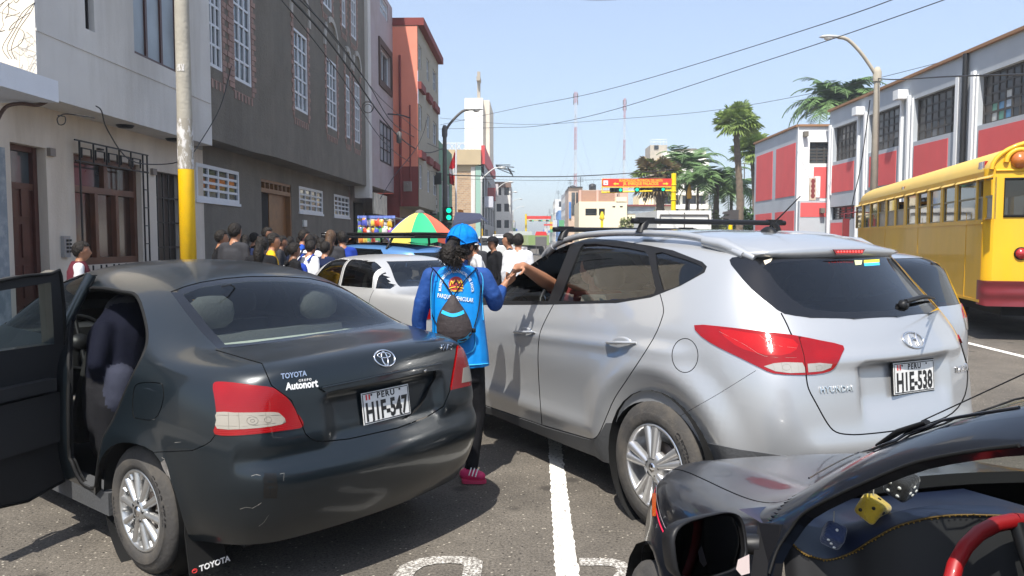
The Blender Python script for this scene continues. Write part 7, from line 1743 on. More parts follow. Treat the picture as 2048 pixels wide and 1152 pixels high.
# ---- blue hatchback with roof tray ----
M_BL=paint('sky_blue_paint',(.10,.26,.56),.5,.35,dustamt=.1,dust=(.4,.4,.4))
S_,K,rx=car_pts('hatch',1.62,.97,1.53,-.72,3.05,2.4,hood=.93,ws=1.75,rt=1.15,rr=.3,rb=-.2,tum=.15)
BL,HBL=simple_car('hatchback_car','light blue hatchback with a black roof tray in front of the snack kiosk',car_matrix(-1.55,12.6,62),M_BL,S_,K,rx,3.05,2.4,
    [[(1.72,1.0),(.86,1.0),(.86,1.42),(1.2,1.42),(1.4,1.31)],[(.79,1.02),(.02,1.02),(.06,1.24),(.25,1.41),(.79,1.43)]],[(-.62,1.02),(.62,1.0),(.55,1.36),(-.55,1.36)],shield=[(-.62,1.04),(.62,1.04),(.52,1.36),(-.52,1.36)])
mb=MB();x0,x1,w_,z_=-.35,1.5,.56,1.60
mb.tube([(x0,-w_,z_),(x1,-w_,z_),(x1+.15,0,z_),(x1,w_,z_),(x0,w_,z_),(x0,-w_,z_)],.02,6);mb.tube([(x0,-w_,z_+.06),(x1,-w_,z_+.06),(x1+.15,0,z_+.06),(x1,w_,z_+.06),(x0,w_,z_+.06),(x0,-w_,z_+.06)],.02,6)
mb.box(x0,x1,-w_,w_,z_-.012,z_+.012)
for i in range(10): x=x0+(x1-x0)*i/9;mb.box(x-.012,x+.012,-w_,w_,z_+.01,z_+.04)
mb.build('roof_tray',M_BPL,BL)
for x in (.1,1.1):
    mb=MB();[mb.tube([(x,s*.5,z_),(x+.05,s*.60,1.42)],.02,6) for s in (1,-1)];mb.build('tray_foot',M_BPL,BL)
Mw=basis((-.60,.35,1.2),(0,-1,0),(.3,0,1));text_obj('window_lettering','Dios es',.14,M_WHT,Mw,BL,extrude=.001);
# ---- pale silver hatchback right of the crossover ----
M_S3=paint('pale_silver_paint',(.5,.52,.55),.7,.33,dust=(.4,.4,.4),dustamt=.1)
S_,K,rx=car_pts('hatch',1.70,.98,1.52,-.72,3.1,2.45,hood=.95,ws=1.75,rt=1.15,rr=.3,rb=-.22,tum=.17)
a=radians(30);h_=Vector((-sin(a),cos(a),0));l_=Vector((-cos(a),-sin(a),0));pc=at(1944,640,6.35);O_=pc+l_*.56+h_*.62
S3,H3=simple_car('hatchback_car','pale silver hatchback mostly hidden behind the crossover, beside the school bus',car_matrix(O_.x,O_.y,30),M_S3,S_,K,rx,3.1,2.45,
    [[(1.72,1.03),(.86,1.03),(.86,1.41),(1.2,1.41),(1.4,1.31)],[(.79,1.03),(.02,1.03),(.06,1.24),(.25,1.40),(.79,1.42)]],[(-.66,1.04),(.66,1.04),(.58,1.42),(-.58,1.42)],hw=.84,levels=3,
    tl=[('tl',[(s*.46,.93),(s*.95,.93),(s*.95,1.035),(s*.62,1.035),(s*.50,1.0)]) for s in (1,-1)]+[('tc',[(s*.50,.83),(s*.95,.83),(s*.95,.93),(s*.46,.93)]) for s in (1,-1)],glass=M_CGD)
# ---- distant vehicles ----
def far_box_car(name,label,px,py,d,ang,col,kind,cat='car'):
    p=gnd(px,py) if d is None else at(px,480,d);R_=empty(name,(0,0,0),0,label,cat);R_.matrix_world=car_matrix(p.x,p.y,ang);m=mat('far_%s_paint' % kind,col,.35,coat=1)
    return R_,m
def far_pickup(label,px,d,ang,col,kind):
    R_,m=far_box_car('pickup_truck',label,px,0,d,ang,col,kind,'truck')
    mb=MB();mb.prism([(-1.2,.45),(-1.2,1.05),(.55,1.08),(.75,1.72),(1.9,1.74),(2.5,1.15),(3.6,1.05),(3.75,.45)],lambda a,b,d_: (a,d_,b),-.82,.82);mb.build('body',m,R_)
    for s in (1,-1):
        mb=MB();mb.prism([(.85,1.14),(.98,1.62),(1.8,1.63),(2.25,1.14)],lambda a,b,d_: (a,d_,b),s*.822,s*.835);mb.build('side_window',M_GLASSD,R_)
    mb=MB();mb.prism([(-.7,1.14),(-.62,1.62),(.62,1.62),(.7,1.14)],lambda a,b,d_: (.55+(b-1.08)*.31-d_,a,b),0,.01);mb.build('rear_window',M_GLASSD,R_)
    mb=MB();mb.tube([(.3,-.7,1.05),(.45,-.7,1.8),(.45,.7,1.8),(.3,.7,1.05)],.035,6);mb.tube([(-.3,-.7,1.05),(.45,-.7,1.8)],.03,6);mb.tube([(-.3,.7,1.05),(.45,.7,1.8)],.03,6);mb.build('roll_bar',m,R_)
    for x in (0,2.9):
        for s in (1,-1): wheel(R_,x,s*.82,.34,.2,.2,'cover',s,n=18)
far_pickup('white pickup with a tubular roll bar beyond the pedestrians',1012,50,35,(.75,.75,.74),'white')
def far_truck(label,px,d,ang,col,colb,kind):
    R_,m=far_box_car('cargo_truck',label,px,0,d,ang,col,kind,'truck');mb=MB();mb.box(-1.5,2.6,-1.05,1.05,.95,1.9);mb.build('cargo_bed',m,R_)
    mb=MB();mb.prism([(2.8,.5),(2.8,2.3),(4.0,2.3),(4.5,1.5),(4.6,.5)],lambda a,b,d_: (a,d_,b),-1.,1.);mb.build('cab',mat('far_cab_%s' % kind,colb,.4,coat=1),R_)
    mb=MB();mb.box(-1.4,4.3,-.4,.4,.6,.9);mb.build('chassis',M_RUB,R_)
    for x in (0,3.6):
        for s in (1,-1): wheel(R_,x,s*1.0,.42,.25,.22,'cover',s,n=18)
    return R_
far_truck('small green sided truck far along the avenue',1066,75,20,(.26,.36,.14),(.5,.5,.5),'green')
p=at(1082,480,70);R_=empty('red_awning_stand',(p.x,p.y,0),0,'tiny red and white stand roof beside the green truck','stall');mb=MB();mb.prism([(-.55,1.85),(.55,1.85),(.42,2.2),(-.42,2.2)],lambda a,b,d_: (a,d_,b),-.4,.4);mb.build('roof',mat('stand_red',(.6,.03,.03),.5),R_);mb=MB();mb.box(-.5,.5,-.38,.38,.9,1.74);[mb.box(x,x+.05,-.3,.3,0,.9) for x in (-.45,.4)];mb.build('counter',M_LPD,R_)
p=at(1368,470,36.);R_=empty('box_truck',(0,0,0),0,'white box truck seen from behind under the palms, only its top showing','truck');R_.matrix_world=car_matrix(p.x,p.y,3)
z1=at(1368,421,36.).z;hw_=(at(1422,430,36).x-at(1312,430,36).x)/2
mb=MB();mb.box(0,4.8,-hw_,hw_,.9,z1);mb.build('cargo_box',mat('box_white',(.72,.72,.68),.6),R_)
mb=MB();mb.tube([(-.04,-hw_+.15,z1-.2),(-.04,hw_-.15,z1-.2)],.03,6);mb.tube([(-.04,-hw_+.15,z1-.2),(-.04,-hw_+.12,z1-.6)],.03,6);mb.tube([(-.04,hw_-.15,z1-.2),(-.04,hw_-.12,z1-.6)],.03,6);mb.tube([(-.04,0,z1-.1),(-.04,0,1.0)],.025,6);mb.build('door_bar',M_LPD,R_)
mb=MB();mb.box(4.9,6.4,-1.0,1.0,.6,2.4);mb.build('cab',mat('box_white',(0,0,0)),R_);mb=MB();mb.box(0.2,6.2,-.4,.4,.5,.88);mb.build('chassis',M_RUB,R_)
for x in (1.2,5.4):
    for s in (1,-1): wheel(R_,x,s*1.0,.42,.25,.22,'cover',s,n=18)
# ===  SCHOOL BUS  ===
BA=-14.4;l_=Vector((-cos(radians(BA)),-sin(radians(BA)),0));cb=Vector((7.3,12.0,0))-l_*1.2
BM=car_matrix(cb.x,cb.y,BA);BMI=BM.inverted();BU=empty('school_bus',(0,0,0),0,'yellow school bus with half open windows and maroon rear bumper on the far lane','bus');BU.matrix_world=BM
def on_side(px,py,y=1.2):
    o=BMI @ CAM;d=BMI.to_3x3() @ ray(px,py);t=(y-o.y)/d.y;q=o+d*t;return q.x,q.z
def on_back(px,py,x=0.):
    o=BMI @ CAM;d=BMI.to_3x3() @ ray(px,py);t=(x-o.x)/d.x;q=o+d*t;return q.y,q.z
BL_=10.8;M_BUS=mat('bus_yellow',(.76,.42,.004),.5,coat=.15,var=.05,vscale=2,dirt=(.5,.33,.06),dirtamt=.35,dscale=1.2,streak=True);M_BUSR=mat('bus_roof',(.62,.42,.10),.6,var=.05,dirt=(.5,.38,.16),dirtamt=.4,dscale=1);M_MAR=mat('maroon_bumper',(.17,.02,.025),.45,coat=.4,var=.15)
M_BGL=glass_mat('bus_glass',(.42,.42,.4),.04,1.6);M_BGD=mat('bus_dusty_pane',(.2,.19,.17),.35,var=.35,vscale=3,spec=.6)
zt_,zb_=2.50,on_side(1980,438)[1]
W_px=[(1954,1985),(1914,1951),(1886,1909),(1859,1881),(1835,1854),(1813,1831),(1792,1808),(1774,1789),(1757,1771),(1742,1755),(1727,1740),(1712.5,1724)]
wx=[(on_side(b_,400)[0],on_side(a_,400)[0]) for a_,b_ in W_px]
mb=MB();fb=lambda a,z,d: (a,1.2+d,z);wall(mb,fb,.12,BL_-.1,.58,2.62,[(a_,b_,zb_,zt_) for a_,b_ in wx],.07);mb.build('side_wall',M_BUS,BU)
mb=MB();fb2=lambda a,z,d: (a,-1.2-d,z);wall(mb,fb2,.12,BL_-.1,.58,2.62,[(a_,b_,zb_,zt_) for a_,b_ in wx],.07);mb.build('side_wall',M_BUS,BU)
prof=[(1.2,2.62)]+[(1.2*cos(t)**.8 if t < pi/2 else 0,2.62+.46*sin(t)) for t in [pi/2*i/9 for i in range(1,10)]];prof=prof+[(-y,z) for y,z in prof[-2::-1]]
mb=MB();n=len(prof);P=[(x,y*s,2.62+(z-2.62)*(.25+.75*s) if x in (.0,BL_) else z) for x,s in ((.0,.94),(.14,1.0),(BL_-.3,1),(BL_,.9)) for y,z in prof]
mb.add(P,[(i*n+k,i*n+k+1,(i+1)*n+k+1,(i+1)*n+k) for i in range(3) for k in range(n-1)],0,True);mb.build('roof',M_BUSR,BU)
mb=MB();P=[]
for x,y in ((.14,1.2),(.05,1.17),(0,1.08)): P += [(x,y,.58),(x,y,2.66)]
for s in (1,-1): mb.add([(x,y*s,z) for x,y,z in P],[(0,2,3,1),(2,4,5,3)],0,True)
mb.build('corner_panel',M_BUS,BU)
r0=on_back(2010,358);r1=on_back(2010,432);wy=r0[0];rwz0,rwz1=r1[1],r0[1]
mb=MB();fbk=lambda a,z,d: (-d,a,z);wall(mb,fbk,-1.08,1.08,.58,2.66,[(-wy,wy,rwz0,rwz1)],.06);mb.prism([(y*.94,2.66+(z-2.62)) for y,z in prof],lambda a,b,d: (d,a*.98,b-.0),.0,.02);mb.build('rear_wall',M_BUS,BU)
mb=MB();mb.box(.03,.04,-wy,wy,rwz0,rwz1);mb.build('rear_window',M_BGL,BU)
mb=MB();q=[(-wy,rwz0),(wy,rwz0),(wy,rwz1),(-wy,rwz1),(-wy,rwz0)];mb.tube([(-.005,a_,b_) for a_,b_ in q],.022,6);mb.build('window_rubber',M_RUB,BU)
mb=MB();mb.tube([(-.01,y*.95,2.64+(z-2.62)) for y,z in prof],.035,6);mb.tube([(-.01,-1.08,2.62),(-.01,1.08,2.62)],.02,6);mb.build('rear_hood_rim',M_BUS,BU)
for s in (1,-1):
    c=on_back(2040,320);cy=c[0]*s
    mb=MB();mb.lathe([(.13,0),(.12,-.06),(0,-.08)],18,(-.01,cy,c[1]),'X');mb.build('flasher_lamp',mat('amber_flasher',(.45,.12,.01),.2,coat=1),BU)
    mb=MB();mb.tube([(-.02,cy+.19*cos(t),c[1]-.03+.19*sin(t)) for t in [pi*i/10 for i in range(11)]],.04,6);mb.build('lamp_cowl',M_BUS,BU)
    c=on_back(2042,507);mb=MB();mb.lathe([(.085,0),(.08,-.03),(0,-.045)],16,(-.005,c[0]*s,c[1]),'X');mb.build('tail_light',mat('bus_red_lens',(.35,.01,.01),.2,coat=1),BU);mb=MB();mb.lathe([(.1,0),(.1,-.02),(.085,-.025)],16,(-.003,c[0]*s,c[1]),'X');mb.build('lamp_rim',M_RUB,BU)
zz1,zz0=on_back(1990,562,-.12)[1],on_back(1990,612,-.12)[1]
mb=MB();pr=[]
N_=12
for i in range(N_+1): t=i/N_;pr.append((-.16-.025*(1+cos(t*2*pi*2))/2,zz0+(zz1-zz0)*t))
P=[(x,y,z) for y in (-1.2,1.2) for x,z in pr]+[(.25,y,z) for y in (1.21,) for x,z in pr];k=N_+1
mb.add(P,[(i,i+1,k+i+1,k+i) for i in range(N_)]+[(k+i,k+i+1,2*k+i+1,2*k+i) for i in range(N_)],0,True);mb.add([(-.16,-1.2,zz1),(-.16,1.2,zz1),(.0,1.2,zz1),(.0,-1.2,zz1),(-.16,-1.2,zz0),(-.16,1.2,zz0),(.2,1.2,zz0),(.2,-1.2,zz0)],[(0,1,2,3),(4,5,6,7)]);mb.build('rear_bumper',M_MAR,BU)
for i,(a_,b_) in enumerate(wx):
    for s in (1,):
        zm=(zt_+zb_)/2+.02;up_open=i in (0,4,6)
        mb=MB();fr_=.022
        for (q0,q1,r0_,r1_) in ((a_,a_+fr_,zb_,zt_),(b_-fr_,b_,zb_,zt_),(a_+fr_,b_-fr_,zt_-fr_,zt_),(a_+fr_,b_-fr_,zb_,zb_+fr_),(a_+fr_,b_-fr_,zm,zm+.03)): mb.box(q0,q1,1.15,1.18,r0_,r1_)
        w_=mb.build('window_sash',mat('window_alloy',(.3,.26,.16),.5),BU)
        mb=MB();mb.box(a_+fr_,b_-fr_,1.16,1.165,zb_+fr_,zm);mb.build('pane',M_BGL if i not in (0,6,7,8) else M_BGD,w_)
        if not up_open: mb=MB();mb.box(a_+fr_,b_-fr_,1.165,1.17,zm+.03,zt_-fr_);mb.build('pane',M_BGL,w_)
        mb=MB();mb.add([(a_-.02,1.2,zt_+.04),(b_+.02,1.2,zt_+.04),(b_+.02,1.245,zt_+.0),(a_-.02,1.245,zt_+.0)],[(0,1,2,3)]);mb.build('rain_lip',M_BUSR,w_)
mb=MB();mb.box(.3,BL_-.3,-1.1,1.1,.6,.7);mb.box(BL_-1.2,BL_-1.1,-1.1,1.1,.7,2.5);mb.build('floor',M_DTRIM,BU)
for i in range(11):
    for s in (1,-1): mb=MB();x=.8+i*.85;mb.box(x,x+.1,s*.25,s*1.1,.9,1.85);mb.box(x,x+.45,s*.25,s*1.1,.9,1.05);mb.build('bench_seat',mat('bus_seat',(.06,.03,.02),.7),BU)
for (px0,py0) in ((1973,330),(1813,378)):
    x,z=on_side(px0,py0,1.12);mb=MB();mb.box(x-.14,x-.05,1.10,1.19,z-.07,z+.05);mb.box(x+.05,x+.14,1.10,1.19,z-.07,z+.05);mb.build('red_reflector',mat('bus_red_lens',(0,0,0)),BU);mb=MB();mb.box(x-.05,x+.05,1.10,1.192,z-.07,z+.05);mb.build('white_marker',M_WHT,BU)
for xr,s in ((.35,1),(2.9,1),(8.6,1),(2.9,-1),(8.6,-1)):
    if xr > 1: wheel(BU,xr,s*1.14,.48,.5 if xr < 4 else .28,.28,'cover',s,n=28)
mb=MB();mb.box(.1,2.2,-.9,.9,.38,.58);mb.box(4.2,6.0,.5,1.1,.35,.58);mb.build('chassis',M_RUB,BU)
mb=MB();[mb.tube([(BL_,1.2,2.35),(BL_+.05,1.55,2.3),(BL_+.05,1.55,1.5),(BL_,1.2,1.45)],.02,6)];mb.box(BL_+.0,BL_+.08,1.42,1.6,1.6,2.15);mb.build('side_mirror',M_MAR,BU)
mb=MB();mb.prism([(BL_-.1,.58),(BL_-.1,2.62),(BL_+.1,2.6),(BL_+.35,1.5),(BL_+1.3,1.3),(BL_+1.4,.58)],lambda a_,b_,d: (a_,d,b_),-1.1,1.1);mb.build('bonnet',M_BUS,BU)
mb=MB();n=7
for i in range(3): x=.9+3.1*i;mb.box(x,x+.012,1.2,1.206,.6,2.0)
mb.box(.12,BL_-.1,1.2,1.215,zb_-.07,zb_-.03);mb.box(.12,BL_-.1,1.2,1.21,.58,.62);mb.build('body_rib',M_BUS,BU)
# ===  BLACK CAR IN FRONT OF THE CAMERA  ===
BKM=car_matrix(1.505,.124,8.)
def bk_stations():
    S_=[]
    def st(x,*r): S_.append((x,list(r)))
    st(2.98,(.44,.28),(.50,.38),(.52,.48),(.50,.60),(.46,.66),(.42,.69),(.36,.70),(.28,.705),(.15,.71),(0,.71))
    st(2.82,(.56,.26),(.62,.38),(.64,.50),(.62,.63),(.57,.70),(.52,.73),(.43,.745),(.32,.75),(.17,.755),(0,.755))
    st(2.52,(.64,.24),(.70,.36),(.715,.52),(.695,.67),(.64,.755),(.58,.78),(.48,.795),(.36,.805),(.18,.81),(0,.81))
    st(2.20,(.70,.22),(.755,.36),(.765,.54),(.75,.70),(.695,.80),(.64,.825),(.54,.84),(.40,.85),(.20,.855),(0,.855))
    st(1.88,(.72,.20),(.765,.36),(.78,.56),(.77,.74),(.73,.85),(.69,.88),(.62,.90),(.50,.915),(.25,.925,.05),(0,.925,.08))
    st(1.60,(.72,.20),(.765,.36),(.78,.56),(.775,.76),(.74,.875),(.705,.93),(.67,1.035),(.61,1.105),(.32,1.14,.04),(0,1.15,.06))
    st(1.25,(.72,.20),(.765,.36),(.78,.56),(.775,.76),(.745,.885),(.71,.94),(.65,1.17),(.575,1.32),(.30,1.365),(0,1.375))
    st(.90,(.72,.20),(.765,.36),(.78,.56),(.775,.76),(.745,.89),(.71,.945),(.64,1.20),(.55,1.395),(.28,1.44),(0,1.45))
    st(.40,(.72,.20),(.765,.36),(.78,.56),(.775,.76),(.745,.89),(.71,.945),(.635,1.21),(.535,1.40),(.28,1.45),(0,1.46))
    st(-.10,(.72,.22),(.765,.38),(.78,.56),(.775,.76),(.74,.89),(.70,.94),(.62,1.17),(.53,1.34),(.28,1.385),(0,1.395))
    st(-.45,(.70,.25),(.74,.40),(.76,.56),(.75,.76),(.71,.87),(.66,.92),(.56,1.0),(.46,1.06),(.24,1.09),(0,1.10))
    st(-.70,(.62,.28),(.66,.40),(.68,.56),(.67,.74),(.63,.85),(.58,.88),(.48,.90),(.36,.91),(.18,.92),(0,.92))
    return S_
def bk_sculpt(P):
    x,y,z=P[:,0].copy(),P[:,1].copy(),P[:,2].copy();ay=np.abs(y);sg=np.sign(y)
    for cx in (0,2.35):
        r=np.sqrt((x-cx)**2+(z-.28)**2);P[:,1] += sg*.018*gauss(r,.33,.06)*(ay > .55)*(z < .8)
    P[:,1] -= sg*.008*gauss(z,.70,.03)*(ay > .6)*(x > 1.3)
    P[:,2] += .012*gauss(ay,.40,.06)*sstep(2.95,2.7,x)*sstep(1.75,1.95,x)*(z > .7)
    return P
HB=Hull(BKM).cage(bk_stations(),5,rear_x=[-.76,-.80,-.82,-.80,-.76],front_x=[3.06,3.10,3.11,3.08,3.04],sculpt=bk_sculpt)
M_BK=paint('black_car_paint',(.003,.005,.010),.2,.3,dust=(.08,.08,.08),dustamt=.05,coatr=.04,coat=.55)
BKR=empty('small_black_car',(0,0,0),0,'small glossy black car at the bottom corner with red pinstripe, seen through its driver window','car');BKR.matrix_world=BKM
win=smooth_poly([(1542,1160),(1560,1105),(1585,1066),(1614,1031),(1676,997),(1759,960),(1842,929),(1945,909),(2060,897),(2300,890),(2520,900),(2520,1300),(1540,1300)],n=2)
frame=smooth_poly([(1478,1160),(1500,1085),(1512,1046),(1560,1006),(1630,962),(1700,926),(1790,892),(1890,862),(2060,838),(2300,830),(2600,850),(2600,1400),(1470,1400)],n=2)
hood=[(1337,960),(1345,953),(1378,943),(1486,1020),(1540,985),(1620,935),(1700,900),(1760,860),(1700,830),(1300,830),(1300,960)]
HB.cut([('top',[('hood',[(1.70,-.60),(2.98,-.50),(2.98,.50),(1.70,.60)]),('seam',strip([(1.70,.60),(2.98,.50)],.003)),('seam',strip([(1.70,-.60),(2.98,-.50)],.003))],lambda c: (c[:,0] > 1.65) & (c[:,2] < .95)),
        ('cam',[('frame',frame),('window',win)],lambda c: (c[:,0] < 1.72) & (c[:,1] > .3)),
        ('front',[('ws',[(-.58,.955),(.58,.955),(.62,.97),(.50,1.38),(-.50,1.38),(-.62,.97)])],lambda c: (c[:,0] > .95) & (c[:,0] < 2.1)),
        ('right',[('sg',[(.35,.96),(1.35,.96),(1.15,1.15),(.92,1.27),(.35,1.29)]),('sg',[(.28,.96),(-.35,.96),(-.15,1.22),(.28,1.28)]),('arch',[(2.35+.33*cos(t*pi/12),.28+.33*sin(t*pi/12)) for t in range(-6,19)]),('arch',[(.33*cos(t*pi/12),.28+.33*sin(t*pi/12)) for t in range(-6,19)])],None),
        ('left',[('arch',[(2.35+.33*cos(t*pi/12),.28+.33*sin(t*pi/12)) for t in range(-6,19)]),('arch',[(.33*cos(t*pi/12),.28+.33*sin(t*pi/12)) for t in range(-6,19)]),('stripe',[(1.75,.695),(2.95,.655),(2.95,.659),(1.75,.700)]),('stripe2',[(1.75,.708),(2.95,.666),(2.95,.668),(1.75,.709)])],lambda c: (c[:,1] > .2)),
        ('rear',[('bw',[(-.5,.98),(.5,.98),(.46,1.28),(-.46,1.28)])],lambda c: c[:,0] < .2)])
HB.piece('body','body_shell',[M_BK,M_RUB,M_DTRIM],BKR,inner=2,fold=.03,foldmat=1)
HB.piece('hood','bonnet',[M_BK,M_RUB],BKR,fold=.02,foldmat=1)
dB=HB.piece('frame','front_door',[M_BK,M_BK,M_DTRIM],BKR,offset=.006,fold=.022)
HB.piece('ws','windscreen',glass_mat('clear_screen',(.88,.92,.9),.01,.35),BKR,fold=0);HB.piece('sg','side_window',M_CGL,BKR,fold=0);HB.piece('bw','rear_window',M_CGL,BKR,fold=0)
HB.piece('stripe','red_pinstripe',mat('pinstripe_red',(.7,.02,.07),.4),BKR,offset=.002,fold=0);HB.piece('stripe2','grey_pinstripe',mat('pinstripe_grey',(.35,.3,.3),.4),BKR,offset=.002,fold=0)
def hull_line(H,P,r,m,nm,parent,off=.004,n=4):
    pts=[]
    for q in smooth_poly(P,False,n):
        p,nn=H.hit(*q)
        if p is not None: pts.append(p+nn*off)
    mb=MB();mb.tube(pts,r,6);return mb.build(nm,m,parent)
hull_line(HB,[(1545,1150),(1560,1105),(1585,1066),(1614,1031),(1676,997),(1759,960),(1842,929),(1945,909),(2046,897)],.0035,M_RUB,'window_rubber',BKR,.008)
hull_line(HB,[(1618,963),(1650,944),(1700,918),(1790,882),(1890,851),(2046,826)],.003,M_BK,'rain_gutter',BKR,.010)
hull_line(HB,[(1700,884),(1790,848),(1890,814),(2046,778)],.002,M_BPL,'roof_moulding',BKR,.004)
p0,n0=HB.hit(1738,884);p1,n1=HB.hit(1838,836);mb=MB();mb.tube([p0+n0*.012,p0.lerp(p1,.5)+n0*.02,p1+n1*.016],[.006,.010,.008],8,flat=.6);mb.build('roof_bracket',M_BPL,BKR)
p2,_=HB.hit(1828,838);mb=MB();e_=BKM.inverted() @ at(2060,742,1.28);mb.tube([p2+n1*.02,e_],.0013,5);mb.build('aerial_rod',M_BPL,BKR)
inv=BKM.inverted()
bead=[inv @ at(*q) for q in smooth_poly([(1560,1062,1.66),(1583,1087,1.66),(1612,1108,1.65),(1655,1117,1.64),(1700,1103,1.62),(1745,1075,1.58),(1800,1047,1.54),(1880,1030,1.50),(1965,1028,1.47),(2070,1036,1.44),(2250,1080,1.42),(2420,1090,1.40)],False,7)]
P=[];nb=len(bead)
for q in bead:
    z1=.915;xf=1.93-.10*abs(q.y)
    P += [(q.x-.10,q.y,.55),(q.x-.05,q.y,q.z-.16),(q.x-.012,q.y,q.z-.035),(q.x,q.y,q.z),(q.x+.04,q.y,q.z+.004),(q.x*.6+xf*.4,q.y,q.z*.45+z1*.55),(xf,q.y,z1)]
D_=MB();D_.add(P,[(i*7+k,i*7+k+1,(i+1)*7+k+1,(i+1)*7+k) for i in range(nb-1) for k in range(3,6)],0,True);D_.add(P,[(i*7+k,i*7+k+1,(i+1)*7+k+1,(i+1)*7+k) for i in range(nb-1) for k in range(3)],1,True)
DB=D_.build('dashboard',[mat('blue_dash_cover',(.012,.018,.042),.4,var=.25,vscale=5),mat('black_dash_front',(.004,.004,.005),.6)],BKR)
mb=MB();mb.tube([q+Vector((-.006,0,0)) for q in bead],.0022,5);mb.build('fringe_trim',mat('dark_gold_fringe',(.12,.07,.015),.5,metal=.4),DB)
rr2=random.Random(4);s_=MB();s_.lathe([(0,-.002),(.002,0),(0,.002)],6);bm2=s_.mesh('bead',mat('gold_bead',(.4,.25,.05),.3,metal=.8))
for k in range(0,nb):
    o=link('bead',bm2,DB);o.location=bead[k]+Vector((-.011,0,rr2.uniform(-.002,.003)))
mb=MB();mb.box(-.5,1.7,-.68,.68,.20,.24);mb.box(1.25,1.7,-.66,.66,.24,.6);mb.build('floor',M_DTRIM,BKR)
seatset(BKR,[(.75,.36,.5),(.75,-.36,.5),(-.05,0,1.1)],0,.45,.95,mat('black_seat',(.01,.01,.012),.8))
sw=steering(BKR,inv @ at(2102,1262,1.30),.185,mat('red_wheel_cover',(.27,.003,.005),.5,coat=.15),28)
mb=MB()
for k in range(30): a=2*pi*k/30;mb.lathe([(0,-.016),(.014,-.010),(.0185,0),(.014,.010),(0,.016)],8,(.185*cos(a),.185*sin(a),0))
g_=mb.build('cover_grip',mat('red_wheel_cover',(0,0,0)),sw);g_['kind']='stuff'
for k in range(3): pass
pm=BKM.inverted() @ at(1421,1092,1.60)
MR=empty('door_mirror',pm,0,parent=BKR)
w_,h_=.098,.060
mb=MB();n=28
def sup(a,w,h,e=.55): c,s=cos(a),sin(a);return (w*abs(c)**e*(1 if c > 0 else -1),h*abs(s)**e*(1 if s > 0 else -1))
rings=[(0.0,1.0),(-.006,1.03),(.012,1.05),(.045,.95),(.075,.65),(.085,.2)]
P=[]
for d,k in rings:
    for i in range(n): a,b=sup(2*pi*i/n,w_*k,h_*k);P.append((d,-a,b))
mb.add(P,[(j*n+i,j*n+(i+1) % n,(j+1)*n+(i+1) % n,(j+1)*n+i) for j in range(len(rings)-1) for i in range(n)],0,True);mb.add([P[(len(rings)-1)*n+i] for i in range(n)],[tuple(range(n))])
mb.build('mirror_housing',M_BPL,MR)
mb=MB();mb.add([(.004,-sup(2*pi*i/n,w_*.93,h_*.93)[0],sup(2*pi*i/n,w_*.93,h_*.93)[1]) for i in range(n)],[tuple(range(n))]);mb.build('mirror_glass',mat('mirror_glass',(.10,.105,.11),.02,metal=1),MR)
MR.rotation_euler=(0,radians(12),radians(22))
q=BKM.inverted() @ at(1545,1085,1.62);mb=MB();mb.tube([pm+Vector((.06,-.04,-.02)),pm.lerp(q,.6)+Vector((.09,0,-.03)),q+Vector((.06,.0,-.03))],[.022,.02,.025],8);mb.build('mirror_arm',M_BPL,BKR)
mb=MB();a_,b_,c_=[BKM.inverted() @ at(*t) for t in ((1516,1046,1.70),(1560,1050,1.66),(1500,1160,1.62))];d_=BKM.inverted() @ at(1545,1160,1.60)
mb.add([a_,b_,d_,c_]+[v+Vector((0,-.02,0)) for v in (a_,b_,d_,c_)],[(0,1,2,3),(4,7,6,5),(0,4,5,1),(1,5,6,2),(2,6,7,3),(3,7,4,0)]);mb.build('mirror_sail',mat('sail_black',(.004,.004,.005),.6,spec=.1),BKR)
p=BKM.inverted() @ at(1487,1130,1.56);mb=MB();mb.add([p+Vector(v) for v in ((0,-.012,.022),(0,.012,.012),(0,.016,-.008),(0,.004,-.022),(0,-.014,-.018))],[(0,1,2,3,4)]);mb.build('torn_sticker',mat('torn_label',(.6,.5,.48),.7),BKR)
d1=HB.hit(1308,990);d2=HB.hit(1313,1034)
mb=MB();P=[]
for t in range(7):
    y_=988+46*t/6
    for dx in (-4.5+t*.2,4): p,nn=HB.hit(1311+dx,y_);P.append(p+nn*.006)
mb.add(P,[(2*i,2*i+1,2*i+3,2*i+2) for i in range(6)],0,True);mb.build('side_marker',M_AMB,BKR)
for s in (1,-1): wheel(BKR,2.35,s*.76,.28,.165,.17,'cover',s,rim=M_RUB,n=32);wheel(BKR,0,s*.76,.28,.165,.17,'cover',s,n=24)
mb=MB();[mb.lathe([(0,s*.56),(.33,s*.56),(.34,s*.74)],20,(x,0,.28),'Y') for s in (1,-1) for x in (0,2.35)];mb.build('wheel_well',M_RUB,BKR)
